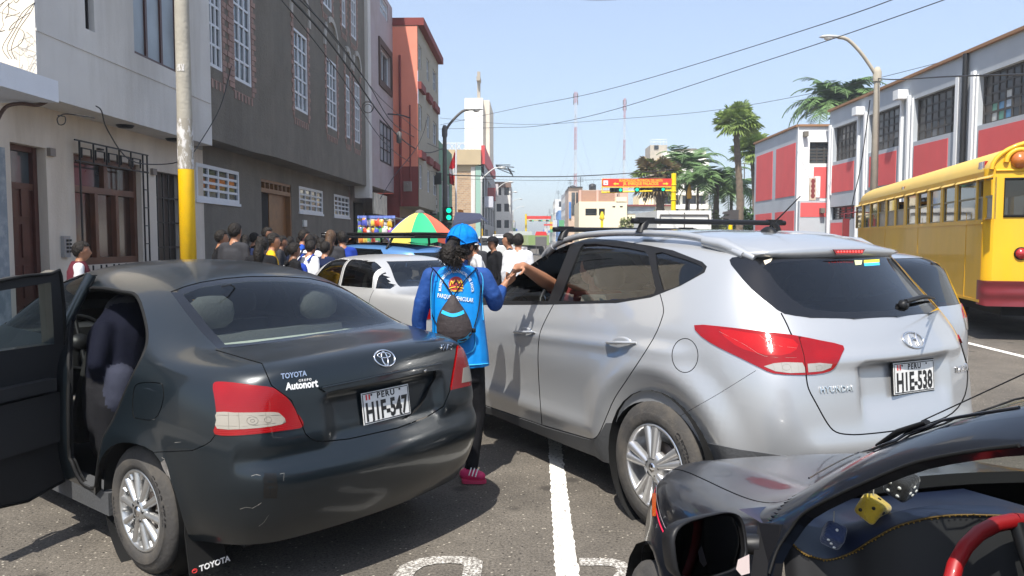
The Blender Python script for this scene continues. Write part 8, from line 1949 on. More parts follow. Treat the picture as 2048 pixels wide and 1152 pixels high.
def die(px,py,d,s,rot,m,mp,pips,label,strlen):
    c=at(px,py,d);R_=empty('plush_die',c,0,label,'plush die','plush dice hanging in the black car');R_.rotation_euler=rot
    bm=bmesh.new();bmesh.ops.create_cube(bm,size=s);bmesh.ops.bevel(bm,geom=list(bm.edges)+list(bm.verts),offset=s*.27,segments=5,affect='EDGES',profile=.6)
    me=bpy.data.meshes.new('die_body');bm.to_mesh(me);bm.free();me.materials.append(m);[setattr(f,'use_smooth',True) for f in me.polygons];link('die_body',me,R_)
    pt=MB();h=s/2+.0006
    fc={'-y': lambda a,b: ((a,-h,b),'Y'),'-x': lambda a,b: ((-h,a,b),'X'),'+z': lambda a,b: ((a,b,h),'Z'),'+x': lambda a,b: ((h,a,b),'X')}
    for f,L_ in pips.items():
        for a,b in L_:
            o,ax=fc[f](a*s,b*s);sg=-1 if f[0] == '-' else 1;pt.lathe([(s*.075,-.001*sg),(s*.07,.001*sg),(0,.0014*sg)],12,o,ax)
    pt.build('pip',mp,R_)
    st=MB();up=R_.rotation_euler.to_matrix().inverted() @ Vector((0,0,1));st.tube([up*s*.5,up*(s*.5+strlen)],.0012,4);st.build('string',mat('dice_string',(.5,.48,.42),.8),R_)
M_DW=mat('pip_white',(.75,.75,.72),.6);M_DB_=mat('pip_black',(.02,.015,.01),.6)
die(1746,1018,1.62,.052,(radians(24),radians(12),radians(38)),mat('plush_yellow',(.62,.42,.02),.75,sheen=.5,bump=.3,bscale=200,dirt=(.25,.15,.04),dirtamt=.5,dscale=30),M_DB_,{'-y': [(-.22,.2),(.22,.2),(-.22,-.2),(.22,-.2),(0,0)],'-x': [(-.2,.2),(.2,-.2)],'+z': [(0,0)]},'worn yellow plush die, the middle one of three',.05)
die(1667,1070,1.62,.044,(radians(38),radians(20),radians(-20)),mat('plush_blue',(.012,.03,.10),.7,sheen=.5,bump=.3,bscale=200),M_DW,{'-y': [(-.2,.2),(0,0),(.2,-.2)],'+z': [(0,0)]},'dark blue plush die with white pips, lowest of three',.03)
die(1803,968,1.66,.056,(radians(20),radians(-15),radians(30)),mat('plush_black',(.008,.008,.01),.75,sheen=.4,bump=.3,bscale=200),M_DW,{'-y': [(-.2,.0),(0,.2),(.2,-.1),(0,-.2)],'-x': [(-.2,.2),(.2,-.2),(.2,.2),(-.2,-.2)]},'black plush die with white pips beside the window edge',.04)
# ===  PEOPLE  ===
def skin(nm,c): return mat('skin_'+nm,c,.5,var=.08,vscale=8,spec=.4)
M_SK=skin('brown',(.34,.16,.09));M_SKD=skin('dark_brown',(.20,.095,.055));M_HAIR=mat('black_hair',(.012,.009,.007),.6,var=.6,vscale=30,bump=1,bscale=45,spec=.25);M_HAIRB=mat('brown_hair',(.07,.035,.015),.7,var=.6,vscale=25,bump=.8,bscale=45)
def cloth(nm,c,r=.85): return mat('cloth_'+nm,c,r,spec=.12,var=.12,vscale=7,bump=.6,bscale=9)
class Body:
    def __init__(s): s.mb=MB();s.S=[]
    def limb(s,zone,pts,rad,flat=1.,n=12):
        pts=[Vector(p) for p in pts];P=[];R_=[]
        for i in range(len(pts)-1):
            k=max(2,int((pts[i+1]-pts[i]).length/.03))
            for j in range(k): t=j/k;P.append(pts[i].lerp(pts[i+1],t));R_.append(rad[i]*(1-t)+rad[i+1]*t)
        P.append(pts[-1]);R_.append(rad[-1])
        d0=(P[0]-P[1]).normalized();d1=(P[-1]-P[-2]).normalized()
        A=[P[0]+d0*R_[0]*q for q in (.98,.85,.5)]+P+[P[-1]+d1*R_[-1]*q for q in (.5,.85,.98)];B2=[R_[0]*q for q in (.2,.53,.87)]+R_+[R_[-1]*q for q in (.87,.53,.2)]
        s.mb.tube(A,B2,n,flat=flat)
        for p,r in zip(P,R_): s.S.append((zone,p,r))
        return s
    def ell(s,zone,c,rx,ry,rz,n=14,M=None,w=1.):
        c=Vector(c);mb=MB();mb.lathe([(sin(pi*i/10),-cos(pi*i/10)) for i in range(11)],n)
        f=(lambda v: c+(M @ Vector((v[0]*rx,v[1]*ry,v[2]*rz)) if M is not None else Vector((v[0]*rx,v[1]*ry,v[2]*rz))))
        s.mb.add([f(v) for v in mb.v],mb.f,0,True);s.S.append((zone,c,min(rx,ry,rz)*w))
        for ax,q in (((1,0,0),rx),((0,1,0),ry),((0,0,1),rz)):
            for sg in (-.5,.5): s.S.append((zone,f(tuple(a*sg for a in ax)),min(rx,ry,rz)*w*.7))
        return s
    def build(s,name,parent,mats,voxel=.012,smooth=4):
        me=s.mb.mesh('b');o=bpy.data.objects.new('b',me);C.objects.link(o)
        md=o.modifiers.new('r','REMESH');md.mode='VOXEL';md.voxel_size=voxel;md.adaptivity=0
        m2=o.modifiers.new('s','SMOOTH');m2.iterations=smooth;m2.factor=.5
        dg=bpy.context.evaluated_depsgraph_get();dg.update();m3=bpy.data.meshes.new_from_object(o.evaluated_get(dg));bpy.data.objects.remove(o)
        zs=list(mats.keys());
        for z in zs: m3.materials.append(mats[z])
        Pp=np.array([tuple(p) for _,p,_ in s.S]);Rr=np.array([r for _,_,r in s.S]);Zz=np.array([zs.index(z) for z,_,_ in s.S])
        n=len(m3.polygons);c=np.empty(n*3);m3.polygons.foreach_get('center',c);c=c.reshape(-1,3)
        idx=np.empty(n,int)
        for i in range(0,n,4000):
            d=np.linalg.norm(c[i:i+4000,None]-Pp[None],axis=2)-Rr[None];idx[i:i+4000]=Zz[d.argmin(1)]
        m3.materials.clear();[m3.materials.append(mats[z]) for z in zs]
        m3.polygons.foreach_set('material_index',idx.astype(np.int32));m3.polygons.foreach_set('use_smooth',[True]*n);m3.update();m3.name=name
        return link(name,m3,parent)
def hand(b,wrist,d,palm_n,L=.17,curl=.5,spread=1.,thumb=1,zone='skin'):
    d=Vector(d).normalized();pn=Vector(palm_n);pn=(pn-d*pn.dot(d)).normalized();sd=d.cross(pn).normalized()*thumb;w=Vector(wrist);s=L/.18
    b.limb(zone,[w,w+d*.04*s,w+d*.085*s],[.023*s,.030*s,.030*s],flat=1.);
    for k in (-1.3,-.45,.45,1.3): b.limb(zone,[w+d*.03*s+sd*k*.010*s,w+d*.088*s+sd*k*.0195*s],[.014*s,.0115*s],n=8)
    for k,(o,ln) in enumerate(((1.45,.070),(.5,.080),(-.45,.075),(-1.4,.058))):
        p=w+d*.09*s+sd*o*.019*s;q=d*1.+sd*o*.06*spread;pts=[p];cc=curl*(.8+.2*k)
        for j,f in enumerate((.45,.32,.25)):
            q=(q*cos(cc*(.6+.3*j))+pn*sin(cc*(.6+.3*j))).normalized();p=p+q*ln*f*s;pts.append(p)
        b.limb(zone,pts,[.0092*s,.0085*s,.0078*s,.0065*s],n=8)
    t0=w+d*.025*s+sd*.022*s;t1=t0+(d*.5+sd*.85+pn*.25).normalized()*.045*s;t2=t1+(d*.85+sd*.35+pn*.35).normalized()*.032*s;t3=t2+(d*.95+pn*.35).normalized()*.022*s
    b.limb(zone,[t0,t1,t2,t3],[.013*s,.0115*s,.0095*s,.0075*s],n=8)
def head(b,c,fwd,h=.225,zone='skin',neck=None):
    f=Vector(fwd).normalized();r=f.cross(Vector((0,0,1))).normalized();u=r.cross(f);M=Matrix((r,f,u)).transposed();c=Vector(c);s=h/.225
    b.ell(zone,c+u*.022*s,.073*s,.092*s,.088*s,M=M);b.ell(zone,c+f*.024*s-u*.045*s,.055*s,.060*s,.062*s,M=M)
    b.ell(zone,c+f*.100*s-u*.012*s,.012*s,.018*s,.024*s,M=M,n=8);b.ell(zone,c+f*.085*s-u*.055*s,.024*s,.010*s,.009*s,M=M,n=8);b.ell(zone,c+f*.078*s+u*.02*s,.045*s,.012*s,.010*s,M=M,n=8)
    for sg in (1,-1): b.ell(zone,c+r*.075*s*sg-u*.005*s-f*.005*s,.010*s,.020*s,.030*s,M=M,n=8)
    return f,r,u
def hair_cap(parent,c,fwd,s=1.,m=None,style='short',low=.0):
    f=Vector(fwd).normalized();r=f.cross(Vector((0,0,1))).normalized();u=Vector((0,0,1));mb=MB();c=Vector(c);n=20;P=[];k=9
    rr_=random.Random(int(abs(c.x*977)) % 997)
    for j in range(k+1):
        for i in range(n):
            az=2*pi*i/n;fr=cos(az)     # 1 = forward
            lo=radians(28 if fr > .3 else -22+low if fr > -.4 else -48-low) if style != 'long' else radians(35 if fr > .5 else -60)
            el=pi/2+(lo-pi/2)*j/k;q=1.0+rr_.uniform(-.02,.03)
            P.append(c+u*.022*s+(f*cos(az)*.104+r*sin(az)*.085)*cos(el)*s*q+u*sin(el)*.106*s*q)
    mb.add(P,[(j*n+i,j*n+(i+1) % n,(j+1)*n+(i+1) % n,(j+1)*n+i) for j in range(k) for i in range(n)],0,True);mb.add([p*.35+c*.65+u*.01 for p in P[-n:]]+P[-n:],[(i,(i+1) % n,n+(i+1) % n,n+i) for i in range(n)],0,True)
    if style == 'long': 
        pts=[c-f*.06*s,c-f*.105*s-u*.1*s,c-f*.10*s-u*.2*s,c-f*.09*s-u*.30*s];mb.tube(pts,[.07*s,.085*s,.075*s,.03*s],12,flat=.8)
    if style == 'bun': mb.lathe([(.0,-.05),(.04,-.03),(.05,0),(.04,.03),(0,.05)],12,c-f*.11*s+u*.03)
    return mb.build('hair',m or M_HAIR,parent)
def person(px,ytop,d,h,face_az,label,shirt,pants,group='people waiting by the grey building',hair='short',hairm=None,sk=None,arms='down',sleeve='long',lean=0.,extra=None,vox=.022,shoes=None,lean_dir=None,hat=None,base_z=.14):
    p=at(px,470,d);H_=h;top=at(px,ytop,d).z
    R_=empty('person',(p.x,p.y,top-H_),0,label,'person',group);k=H_/1.7
    az=radians(face_az);f=Vector((sin(az),cos(az),0));r=Vector((cos(az),-sin(az),0));Z=Vector((0,0,1));L_=lambda a,b_,c: r*a*k+f*b_*k+Z*c*k
    b=Body();ln=lean
    b.limb('pants',[L_(0,0,.86),L_(0,0,.96)],[.135*k,.135*k],flat=1.0)
    for sg in (1,-1):
        b.limb('pants',[L_(.085*sg,0,.88),L_(.10*sg,.02,.50),L_(.11*sg,-.01,.10)],[.088*k,.062*k,.045*k]);b.limb('shoes',[L_(.11*sg,-.03,.045),L_(.12*sg,.13,.035)],[.045*k,.036*k])
    fl=L_(0,ln*.5,0)
    tor=[L_(0,0,1.0),L_(0,ln*.15,1.14),L_(0,ln*.35,1.30)]
    for dx in (-.06,0,.06): b.limb('shirt',[t+r*dx*k for t in tor],[.098*k,.105*k,.105*k])
    sh=L_(0,ln*.42,1.40);b.limb('shirt',[sh-r*.15*k,sh+r*.15*k],[.062*k,.062*k]);b.limb('skin',[sh+Z*.02,sh+Z*.12*k+f*(.03+ln*.1)*k],[.055*k,.05*k])
    hc=sh+Z*.185*k+f*(.035+ln*.12)*k;head(b,hc,f,.225*k)
    sl='shirt' if sleeve == 'long' else 'skin'
    for sg in (1,-1):
        s0=sh+r*.175*sg*k-Z*.01
        m_=arms if isinstance(arms,str) else arms[0 if sg > 0 else 1]
        if m_ == 'down': e,w,hd=s0+r*.05*sg*k-Z*.28*k,s0+r*.05*sg*k-Z*.52*k+f*.05*k,-Z+f*.2
        elif m_ == 'bent': e,w,hd=s0+r*.06*sg*k-Z*.27*k-f*.02,s0-Z*.22*k+f*.24*k-r*.05*sg*k,f+Z*.1-r*.3*sg
        elif m_ == 'hip': e,w,hd=s0+r*.20*sg*k-Z*.20*k-f*.1*k,s0-Z*.36*k+r*.03*sg*k,-r*sg-Z*.3
        elif m_ == 'up': e,w,hd=s0+r*.16*sg*k-Z*.12*k+f*.12*k,s0+Z*.10*k+f*.16*k-r*.06*sg*k,Z-r*.4*sg
        elif m_ == 'cross': e,w,hd=s0+r*.10*sg*k-Z*.26*k+f*.02,s0-Z*.24*k+f*.20*k-r*.24*sg*k,-r*sg+Z*.1
        b.limb('shirt',[s0,s0.lerp(e,.55)],[.058*k,.05*k]);b.limb(sl,[s0.lerp(e,.55),e],[.046*k,.042*k]);b.limb(sl,[e,w],[.040*k,.031*k]);hand(b,w,hd,-r*sg if m_ == 'down' else -Z,.17*k,.4,thumb=sg if m_ != 'down' else -sg)
    sk=sk or M_SK
    b.build('body',R_,{'skin': sk,'shirt': shirt,'pants': pants,'shoes': shoes or M_RUB},vox,3)
    hair_cap(R_,hc,f,k*1.0,hairm,hair)
    if hat is not None:
        mb=MB();n=18;P=[]
        for j in range(7):
            el=pi/2*(1-j/6*.98)
            for i in range(n): az_=2*pi*i/n;P.append(hc+Z*.035*k+(f*cos(az_)*.113+r*sin(az_)*.096)*cos(el)*k+Z*sin(el)*.098*k)
        mb.add(P,[(j*n+i,j*n+(i+1) % n,(j+1)*n+(i+1) % n,(j+1)*n+i) for j in range(6) for i in range(n)],0,True)
        mb.prism([(-.075,.08),(-.07,.15),(-.03,.185),(.03,.185),(.07,.15),(.075,.08)],lambda a,b_,d_: hc+r*a*k+f*b_*k+Z*(.04*k+d_-.05*(b_-.08)),0,.008);mb.build('cap',hat,R_)
    if extra: extra(R_,dict(f=f,r=r,Z=Z,k=k,sh=sh,hc=hc))
    return R_
c_blk=cloth('black',(.012,.012,.014));c_nvy=cloth('navy',(.012,.018,.05));c_wht=cloth('white',(.62,.62,.63));c_yel=cloth('yellow',(.75,.42,.02));c_blu=cloth('bright_blue',(.02,.08,.42));c_roy=cloth('royal',(.02,.05,.30));c_jean=cloth('jeans',(.03,.04,.07));c_gry=cloth('dark_grey',(.04,.04,.045));c_beig=cloth('beige',(.45,.3,.24));c_mar=cloth('maroon',(.10,.02,.03));c_shoe=mat('shoe_black',(.02,.02,.02),.5)
def pack(m,w=.30,h=.40,t=.14):
    def go(R_,g):
        mb=MB();c=g['sh']-g['f']*(.11+t/2)*g['k']-g['Z']*.20;P=[]
        for j in range(7):
            a=pi*j/6;zz=-cos(a)*h/2;ww=w/2*(sin(a)**.35 if 0 < j < 6 else .5);tt=t/2*(sin(a)**.4 if 0 < j < 6 else .4)
            for i in range(12): q=2*pi*i/12;P.append(c+g['r']*ww*cos(q)+g['f']*tt*sin(q)+g['Z']*zz)
        mb.add(P,[(j*12+i,j*12+(i+1) % 12,(j+1)*12+(i+1) % 12,(j+1)*12+i) for j in range(6) for i in range(12)]+[tuple(range(12)),tuple(72+i for i in range(12))],0,True);mb.build('backpack',m,R_)
        mb=MB();
        for sg in (1,-1): mb.tube([g['sh']+g['r']*.09*sg-g['f']*.11+g['Z']*-.02,g['sh']+g['r']*.10*sg+g['Z']*.075,g['sh']+g['r']*.11*sg+g['f']*.11-g['Z']*.05,g['sh']+g['r']*.13*sg+g['f']*.08-g['Z']*.25],.018,6,flat=.4)
        mb.build('strap',m,R_)
    return go
def vestm(m):
    def go(R_,g):
        mb=MB();P=[];n=16
        for z,w,t in ((-.42,.17,.13),(-.2,.172,.13),(-.05,.17,.125),(.03,.13,.095),(.075,.085,.07)):
            for i in range(n): q=2*pi*i/n;P.append(g['sh']+g['r']*w*cos(q)*g['k']+g['f']*t*sin(q)*g['k']+g['Z']*z*g['k'])
        mb.add(P,[(j*n+i,j*n+(i+1) % n,(j+1)*n+(i+1) % n,(j+1)*n+i) for j in range(4) for i in range(n)],0,True);mb.build('knitted_vest',m,R_)
    return go
PG='people waiting by the grey building'
person(155,484,8.2,1.52,60,'schoolboy in white shirt with maroon vest walking past the intercom on the white house',c_wht,c_gry,None,arms='down',sleeve='long',extra=vestm(c_mar),vox=.016)
person(438,461,11.0,1.66,60,'young man in black looking aside, leftmost of the crowd at the grey wall',c_blk,c_blk,PG)
person(467,447,10.6,1.80,20,'tall broad man in dark hooded jacket standing in front of the grey wall',c_gry,c_blk,PG,arms='down')
person(521,474,9.8,1.60,10,'woman with thick dark hair and black top before the brown doorway',c_blk,c_blk,PG,hair='long',sk=M_SKD)
person(541,467,10.6,1.66,70,'person in yellow short sleeved shirt standing beside the brown doorway',c_yel,c_jean,PG,arms=('bent','down'),sleeve='short')
person(531,455,13.0,1.68,100,'dark figure standing inside the open brown doorway',c_gry,c_blk,PG,sk=M_SKD)
person(594,460,12.6,1.68,75,'person in bright blue jacket with elbow out next to the doorway',c_blu,c_jean,PG,arms=('down','hip'),lean=.15)
person(603,473,12.9,1.60,-40,'person in grey half hidden behind the bright blue jacket',c_gry,c_blk,PG,sk=M_SKD)
person(618,470,11.6,1.62,15,'student with navy vest over a white shirt carrying a dark backpack',c_wht,c_nvy,PG,extra=pack(c_nvy,.34,.44),arms=('down','hip'))
person(604,482,11.0,1.50,30,'small student in white and blue sports top bending towards a bag',c_wht,c_roy,PG,arms=('bent','down'),extra=pack(c_roy,.26,.3),lean=.3)
person(641,476,12.4,1.58,30,'woman in pale pink top between two dark haired people',c_beig,c_jean,PG,hair='long')
person(660,461,11.8,1.68,5,'woman with curly light brown hair and dark top, back to the street',c_gry,c_blk,PG,hair='long',hairm=M_HAIRB)
person(686,463,12.0,1.68,-35,'man in plain royal blue t-shirt beside the curly haired woman',c_roy,c_jean,PG,sleeve='short',arms=('down','bent'))
person(706,468,13.6,1.66,170,'smiling man facing the street next to the snack kiosk',c_mar,c_jean,PG,sk=M_SK)
person(705,480,12.9,1.50,200,'short person in dark top in front of the smiling man',c_mar,c_jean,PG,hairm=M_HAIRB)
person(768,478,14.2,1.55,150,'vendor sitting low behind the blue hatchback roof tray',c_gry,c_jean,None,arms='bent')
person(651,466,13.4,1.66,40,'person with white cap partly behind the curly haired woman',c_wht,c_jean,PG,hat=cloth('white_cap',(.7,.7,.7)))
QG='pedestrians crossing beyond the woman in the blue vest'
person(966,480,12.6,1.66,250,'man in white printed t-shirt and white cap with a backpack strap, bending forward',c_wht,c_jean,QG,hat=cloth('white_cap',(.7,.7,.7)),sleeve='short',lean=.3,arms='bent')
person(989,474,13.4,1.70,240,'man in black cap and black jacket behind the white shirted man',c_blk,c_blk,QG,hat=c_blk,arms='down')
person(1021,467,12.4,1.74,275,'man with black hair seen in profile carrying a grey backpack',c_gry,c_jean,QG,extra=pack(c_gry,.28,.4))
person(1036,468,12.0,1.74,10,'man in white shirt seen from behind beside the grey backpack',c_wht,c_jean,QG)
person(952,476,14.5,1.66,180,'person in dark clothes partly hidden by the blue cap',c_gry,c_blk,QG,hat=None)
rcw=random.Random(31)
for i,(px,y,d,az) in enumerate(((452,472,12.2,30),(490,470,12.6,-20),(505,466,13.4,40),(560,472,13.2,80),(578,474,13.8,20),(632,470,13.0,-60),(674,472,13.2,10),(696,475,14.2,60),(648,484,11.2,20),(584,486,10.9,50))):
    person(px,y,d,1.48+.2*rcw.random(),az,['dark haired figure between the tall man and the man at the wall','figure in navy just right of the tall man, close to the wall','figure in black near the doorway edge, deep in shade','figure in charcoal beside the brown door leaf','small figure in navy between door and blue jacket','figure in dark maroon behind the navy vest student','dark figure between curly haired woman and royal blue t-shirt','figure in black at the kiosk side of the crowd','short figure in navy in front of the pale pink top','short figure in black in front of the blue jacket'][i],[c_blk,c_nvy,c_blk,c_gry,c_nvy,c_mar,c_blk,c_blk,c_nvy,c_blk][i],c_blk,PG,hair='long' if i % 3 == 1 else 'short',arms='down' if i % 2 else 'bent',sk=M_SKD if i % 2 else M_SK,vox=.028)
# ---- person bending into the charcoal saloon ----
R_=empty('person',(0,0,0),0,'person in dark clothes leaning into the open rear door of the charcoal saloon','person');b=Body()
q=lambda x,y,z: YM @ Vector((x,y,z))
b.limb('shirt',[q(.72,.56,.82),q(.78,.50,1.02),q(.86,.40,1.16)],[.15,.165,.12]);b.limb('pants',[q(.72,.58,.76),q(.68,.60,.62)],[.15,.14]);b.limb('pants',[q(.70,.60,.70),q(.74,.62,.48),q(.90,.52,.30)],[.10,.075,.05]);b.limb('pants',[q(.60,.62,.70),q(.62,.64,.48),q(.76,.56,.30)],[.10,.075,.05])
b.limb('shirt',[q(.70,.62,1.08),q(.62,.70,.92),q(.72,.62,.78)],[.06,.05,.04]);b.limb('skin',[q(.88,.38,1.18),q(.92,.34,1.24)],[.05,.05]);head(b,q(.97,.30,1.27),YM.to_3x3() @ Vector((.6,-1,-.2)),.21)
b.limb('shirt_tail',[q(.56,.60,.84),q(.56,.62,.72)],[.075,.08]);b.limb('shoes',[q(.90,.50,.26),q(1.0,.45,.25)],[.045,.035]);b.limb('collar',[q(.84,.50,1.19),q(.80,.44,1.21)],[.05,.05])
b.build('body',R_,{'shirt': cloth('ink',(.004,.005,.012)),'pants': c_blk,'skin': M_SKD,'shirt_tail': cloth('grey_blue',(.03,.033,.05)),'shoes': c_shoe,'collar': c_gry},.016,3)
hair_cap(R_,q(.97,.30,1.27),YM.to_3x3() @ Vector((.6,-1,0)),.95)
# ---- driver of the crossover: arm rests on the window sill, hand hangs outside ----
R_=empty('person',(0,0,0),0,'driver in a dark red shirt reaching a bare forearm out of the silver crossover window','person');b=Body()
q=lambda x,y,z: IM @ Vector((x,y,z))
el_=at(1104,571,5.42);wr=at(1046,533,5.10);sh_=q(1.30,.52,1.14)
b.limb('shirt',[q(1.25,.38,.72),q(1.22,.38,1.05)],[.15,.16]);b.limb('shirt',[q(1.23,.22,1.15),sh_],[.07,.07]);b.limb('shirt',[sh_,sh_.lerp(el_,.9)],[.062,.056]);b.limb('skin',[sh_.lerp(el_,.85),el_,el_.lerp(wr,.35),wr],[.050,.052,.050,.032])
b.limb('skin',[q(1.25,.36,1.18),q(1.28,.36,1.28)],[.05,.05]);head(b,q(1.32,.36,1.36),IM.to_3x3() @ Vector((1,.25,0)),.22)
d_=(at(1018,536,5.02)-wr).normalized();hand(b,wr,d_+Vector((0,0,-.12)),Vector((0,0,-1)),.185,.62,thumb=1)
b.limb('pants',[q(1.25,.3,.72),q(1.65,.3,.78)],[.10,.08]);b.limb('pants',[q(1.25,.46,.72),q(1.65,.46,.78)],[.10,.08])
b.limb('shirt',[q(1.23,.22,1.15),q(1.42,.2,1.0)],[.06,.05]);b.limb('skin',[q(1.42,.2,1.0),q(1.6,.3,1.05)],[.04,.03]);hand(b,q(1.6,.3,1.05),IM.to_3x3() @ Vector((1,.2,.2)),Vector((0,0,-1)),.17,.9)
b.build('body',R_,{'shirt': cloth('dark_red',(.12,.02,.02)),'skin': M_SK,'pants': c_jean},.0065,3);hair_cap(R_,q(1.32,.36,1.36),IM.to_3x3() @ Vector((1,.25,0)))
tk=at(1017,533,4.98);mb=MB();mb.box(-.028,.028,-.001,.001,-.035,.04,M=Matrix.Translation(tk) @ Matrix.Rotation(radians(28),4,'Y'));tag(mb.build('paper_ticket',mat('ticket_paper',(.6,.68,.7),.7)),'small pale paper ticket held between the two hands','ticket')
# ---- the parking attendant in blue ----
WD=4.98
A_=lambda px,py,dy=0.: at(px,py,WD+dy)
WR=empty('person',(A_(925,960).x,WD,0),0,'woman in blue cap and blue vest standing between the two cars with her hand out','person')
off=Vector((WR.location.x,WD,0));V_=lambda px,py,dy=0.: A_(px,py,dy)-off
b=Body()
def stack(b,zone,secs,dy=0.,n=20):
    P=[];
    for (px,py,hw,dp,d2) in secs:
        c=V_(px,py,dy+d2);w=hw*WD/F
        for i in range(n): q_=2*pi*i/n;P.append(c+Vector((w*cos(q_),dp*sin(q_),0)))
        b.S += [(zone,c+Vector((w*.55*s,0,0)),dp*.9) for s in (-1,-.5,0,.5,1)]
    m_=len(secs);b.mb.add(P,[(j*n+i,j*n+(i+1) % n,(j+1)*n+(i+1) % n,(j+1)*n+i) for j in range(m_-1) for i in range(n)]+[tuple(range(n)),tuple((m_-1)*n+i for i in range(n))])
stack(b,'shirt',[(915,536,30,.06,0),(914,545,50,.085,0),(914,560,54,.105,0),(914,590,52,.115,0),(916,640,50,.11,.0),(918,690,50,.115,0),(921,722,50,.12,0)])
b.limb('shirt',[V_(862,552),V_(966,552)],[.058,.058])
stack(b,'pants',[(921,690,46,.11,0),(922,730,48,.12,0),(924,760,47,.115,0)])
b.limb('pants',[V_(944,745),V_(952,820,.02),V_(944,930,-.01)],[.085,.066,.042]);b.limb('pants',[V_(900,745),V_(894,830,.12),V_(886,950,.16)],[.085,.064,.042])
b.limb('sock',[V_(944,925,-.0),V_(942,940,.0)],[.042,.045]);b.limb('shoes',[V_(931,948,-.01),V_(945,949,-.03),V_(962,952,-.06)],[.042,.040,.030]);b.limb('shoes',[V_(884,958,.16),V_(876,964,.12)],[.042,.033])
b.limb('shirt',[V_(862,556),V_(845,605,.0),V_(838,640,.02),V_(840,705,.06)],[.062,.056,.05,.038]);hand(b,V_(841,712,.07),(0,.15,-1),(1,0,0),.165,.45,thumb=-1)
b.limb('shirt',[V_(968,556),V_(986,590,.0),V_(990,607,.03)],[.060,.056,.053]);b.limb('shirt',[V_(990,607,.03),V_(1002,582,.10)],[.052,.040]);
b.limb('skin',[V_(1002,581,.10),V_(1009,570,.12)],[.027,.024]);hand(b,V_(1008,570,.12),V_(1030,550,.16)-V_(1008,570,.12),(-.3,.1,1),.165,.35,thumb=-1)
b.limb('skin',[V_(918,540,.0),V_(922,515,.02)],[.052,.05]);fw=Vector((.55,.83,.0));hd_=V_(925,492,.03);head(b,hd_,fw,.22)
b.build('body',WR,{'shirt': mat('royal_sleeve',(.004,.045,.20),.8,var=.15,vscale=9,bump=1.,bscale=11),'pants': c_blk,'skin': M_SK,'sock': c_blk,'shoes': mat('pink_shoe',(.62,.03,.14),.5)},.0075,3)
M_VEST=mat('vest_blue',(.0,.22,.62),.55,var=.07,vscale=5,bump=.5,bscale=7,spec=.4);M_PIPE=mat('vest_piping',(.05,.45,.8),.5)
vs=[(916,531,24,.060),(915,537,37,.078),(914,546,46,.098),(914,560,49,.118),(914,580,50,.128),(915,610,52,.132),(917,645,53,.130),(919,680,55,.135),(921,705,56.5,.14),(922,729,57.5,.145)]
n=48;P=[];rv=random.Random(6)
for j,(px,py,hw,dp) in enumerate(vs):
    c=V_(px,py);w=hw*WD/F
    for i in range(n):
        q_=2*pi*i/n;rip=1+(.012+.03*j/9)*sin(i*1.9+j*.4)*(j > 4)+.012*sin(i*.9+j*1.3)
        P.append(c+Vector((w*abs(cos(q_))**.8*(1 if cos(q_) > 0 else -1),dp*abs(sin(q_))**.85*(1 if sin(q_) > 0 else -1)*rip,0)))
mb=MB();mb.add(P,[(j*n+i,j*n+(i+1) % n,(j+1)*n+(i+1) % n,(j+1)*n+i) for j in range(len(vs)-1) for i in range(n)],0,True);vest=mb.build('vest',M_VEST,WR)
md=vest.modifiers.new('s','SUBSURF');md.levels=1;md.render_levels=1
VB=BVHTree.FromPolygons([tuple(p+off) for p in P],[tuple(f) for f in mb.f])
def on_vest(px,py,o=.004):
    p_,n_,i_,d_=VB.ray_cast(CAM,ray(px,py).normalized());
    return (p_-ray(px,py).normalized()*o-off) if p_ is not None else V_(px,py,-.13)
pc=lambda L_,o=.004: [on_vest(*q,o) for q in smooth_poly(L_,False,4)]
for L_ in ([(961,545),(966,560),(965,600),(967,640)],[(866,545),(863,560),(862,600),(863,640)],[(869,726),(900,729),(940,730),(976,727)],[(872,700),(905,688),(940,660),(948,662),(950,690),(940,705),(910,712)]):
    mb=MB();mb.tube(pc(L_,.005),.006,6,flat=.5);mb.build('piping',M_PIPE,vest)
def vest_text(txt,path,size,m):           # letters follow a pixel path over the cloth
    me=text_mesh(txt,1,.0015,space=1.05,offset=.02);xs=[v.co.x for v in me.vertices];x0,x1=min(xs),max(xs)
    Q=[np.array(q) for q in smooth_poly(path,False,8)];D=[0]
    for a,b_ in zip(Q[:-1],Q[1:]): D.append(D[-1]+np.hypot(*(b_-a)))
    for v in me.vertices:
        s_=(v.co.x-x0)/(x1-x0)*D[-1];i=max(0,min(len(Q)-2,int(np.searchsorted(D,s_))-1));t=(s_-D[i])/(D[i+1]-D[i]);a=Q[i]+(Q[i+1]-Q[i])*t;i2=min(i+1,len(Q)-2);ta=(Q[i+1]-Q[i])*(1-t)+(Q[i2+1]-Q[i2])*t;ta /= np.hypot(*ta);nn=np.array([ta[1],-ta[0]])
        q_=a+nn*(v.co.y*size);v.co=on_vest(q_[0],q_[1],.004+v.co.z)
    me.materials.clear();me.materials.append(m);link('lettering',me,vest)
M_VT=mat('vest_lettering',(.75,.8,.82),.6)
vest_text('MUNICIPALIDAD PROVINCIAL DEL SANTA',[(880,582),(882,566),(889,552),(901,545),(914,543),(926,546),(937,555),(943,568),(945,584)],7.5,M_VT)
vest_text('PARQUEO VEHICULAR',[(875,591),(890,593),(912,597),(930,599),(947,601)],11.5,M_VT)
P=[on_vest(912+15*cos(a),569-16*sin(a)*(1.0 if sin(a) > 0 else .85),.004) for a in [2*pi*i/28 for i in range(28)]]
mb=MB();mb.add(P+[on_vest(912,569,.005)],[(i,(i+1) % 28,28) for i in range(28)]);em=mb.build('crest',mat('crest_red',(.38,.02,.02),.5),vest)
M_CY=mat('crest_yellow',(.85,.55,.03),.5)
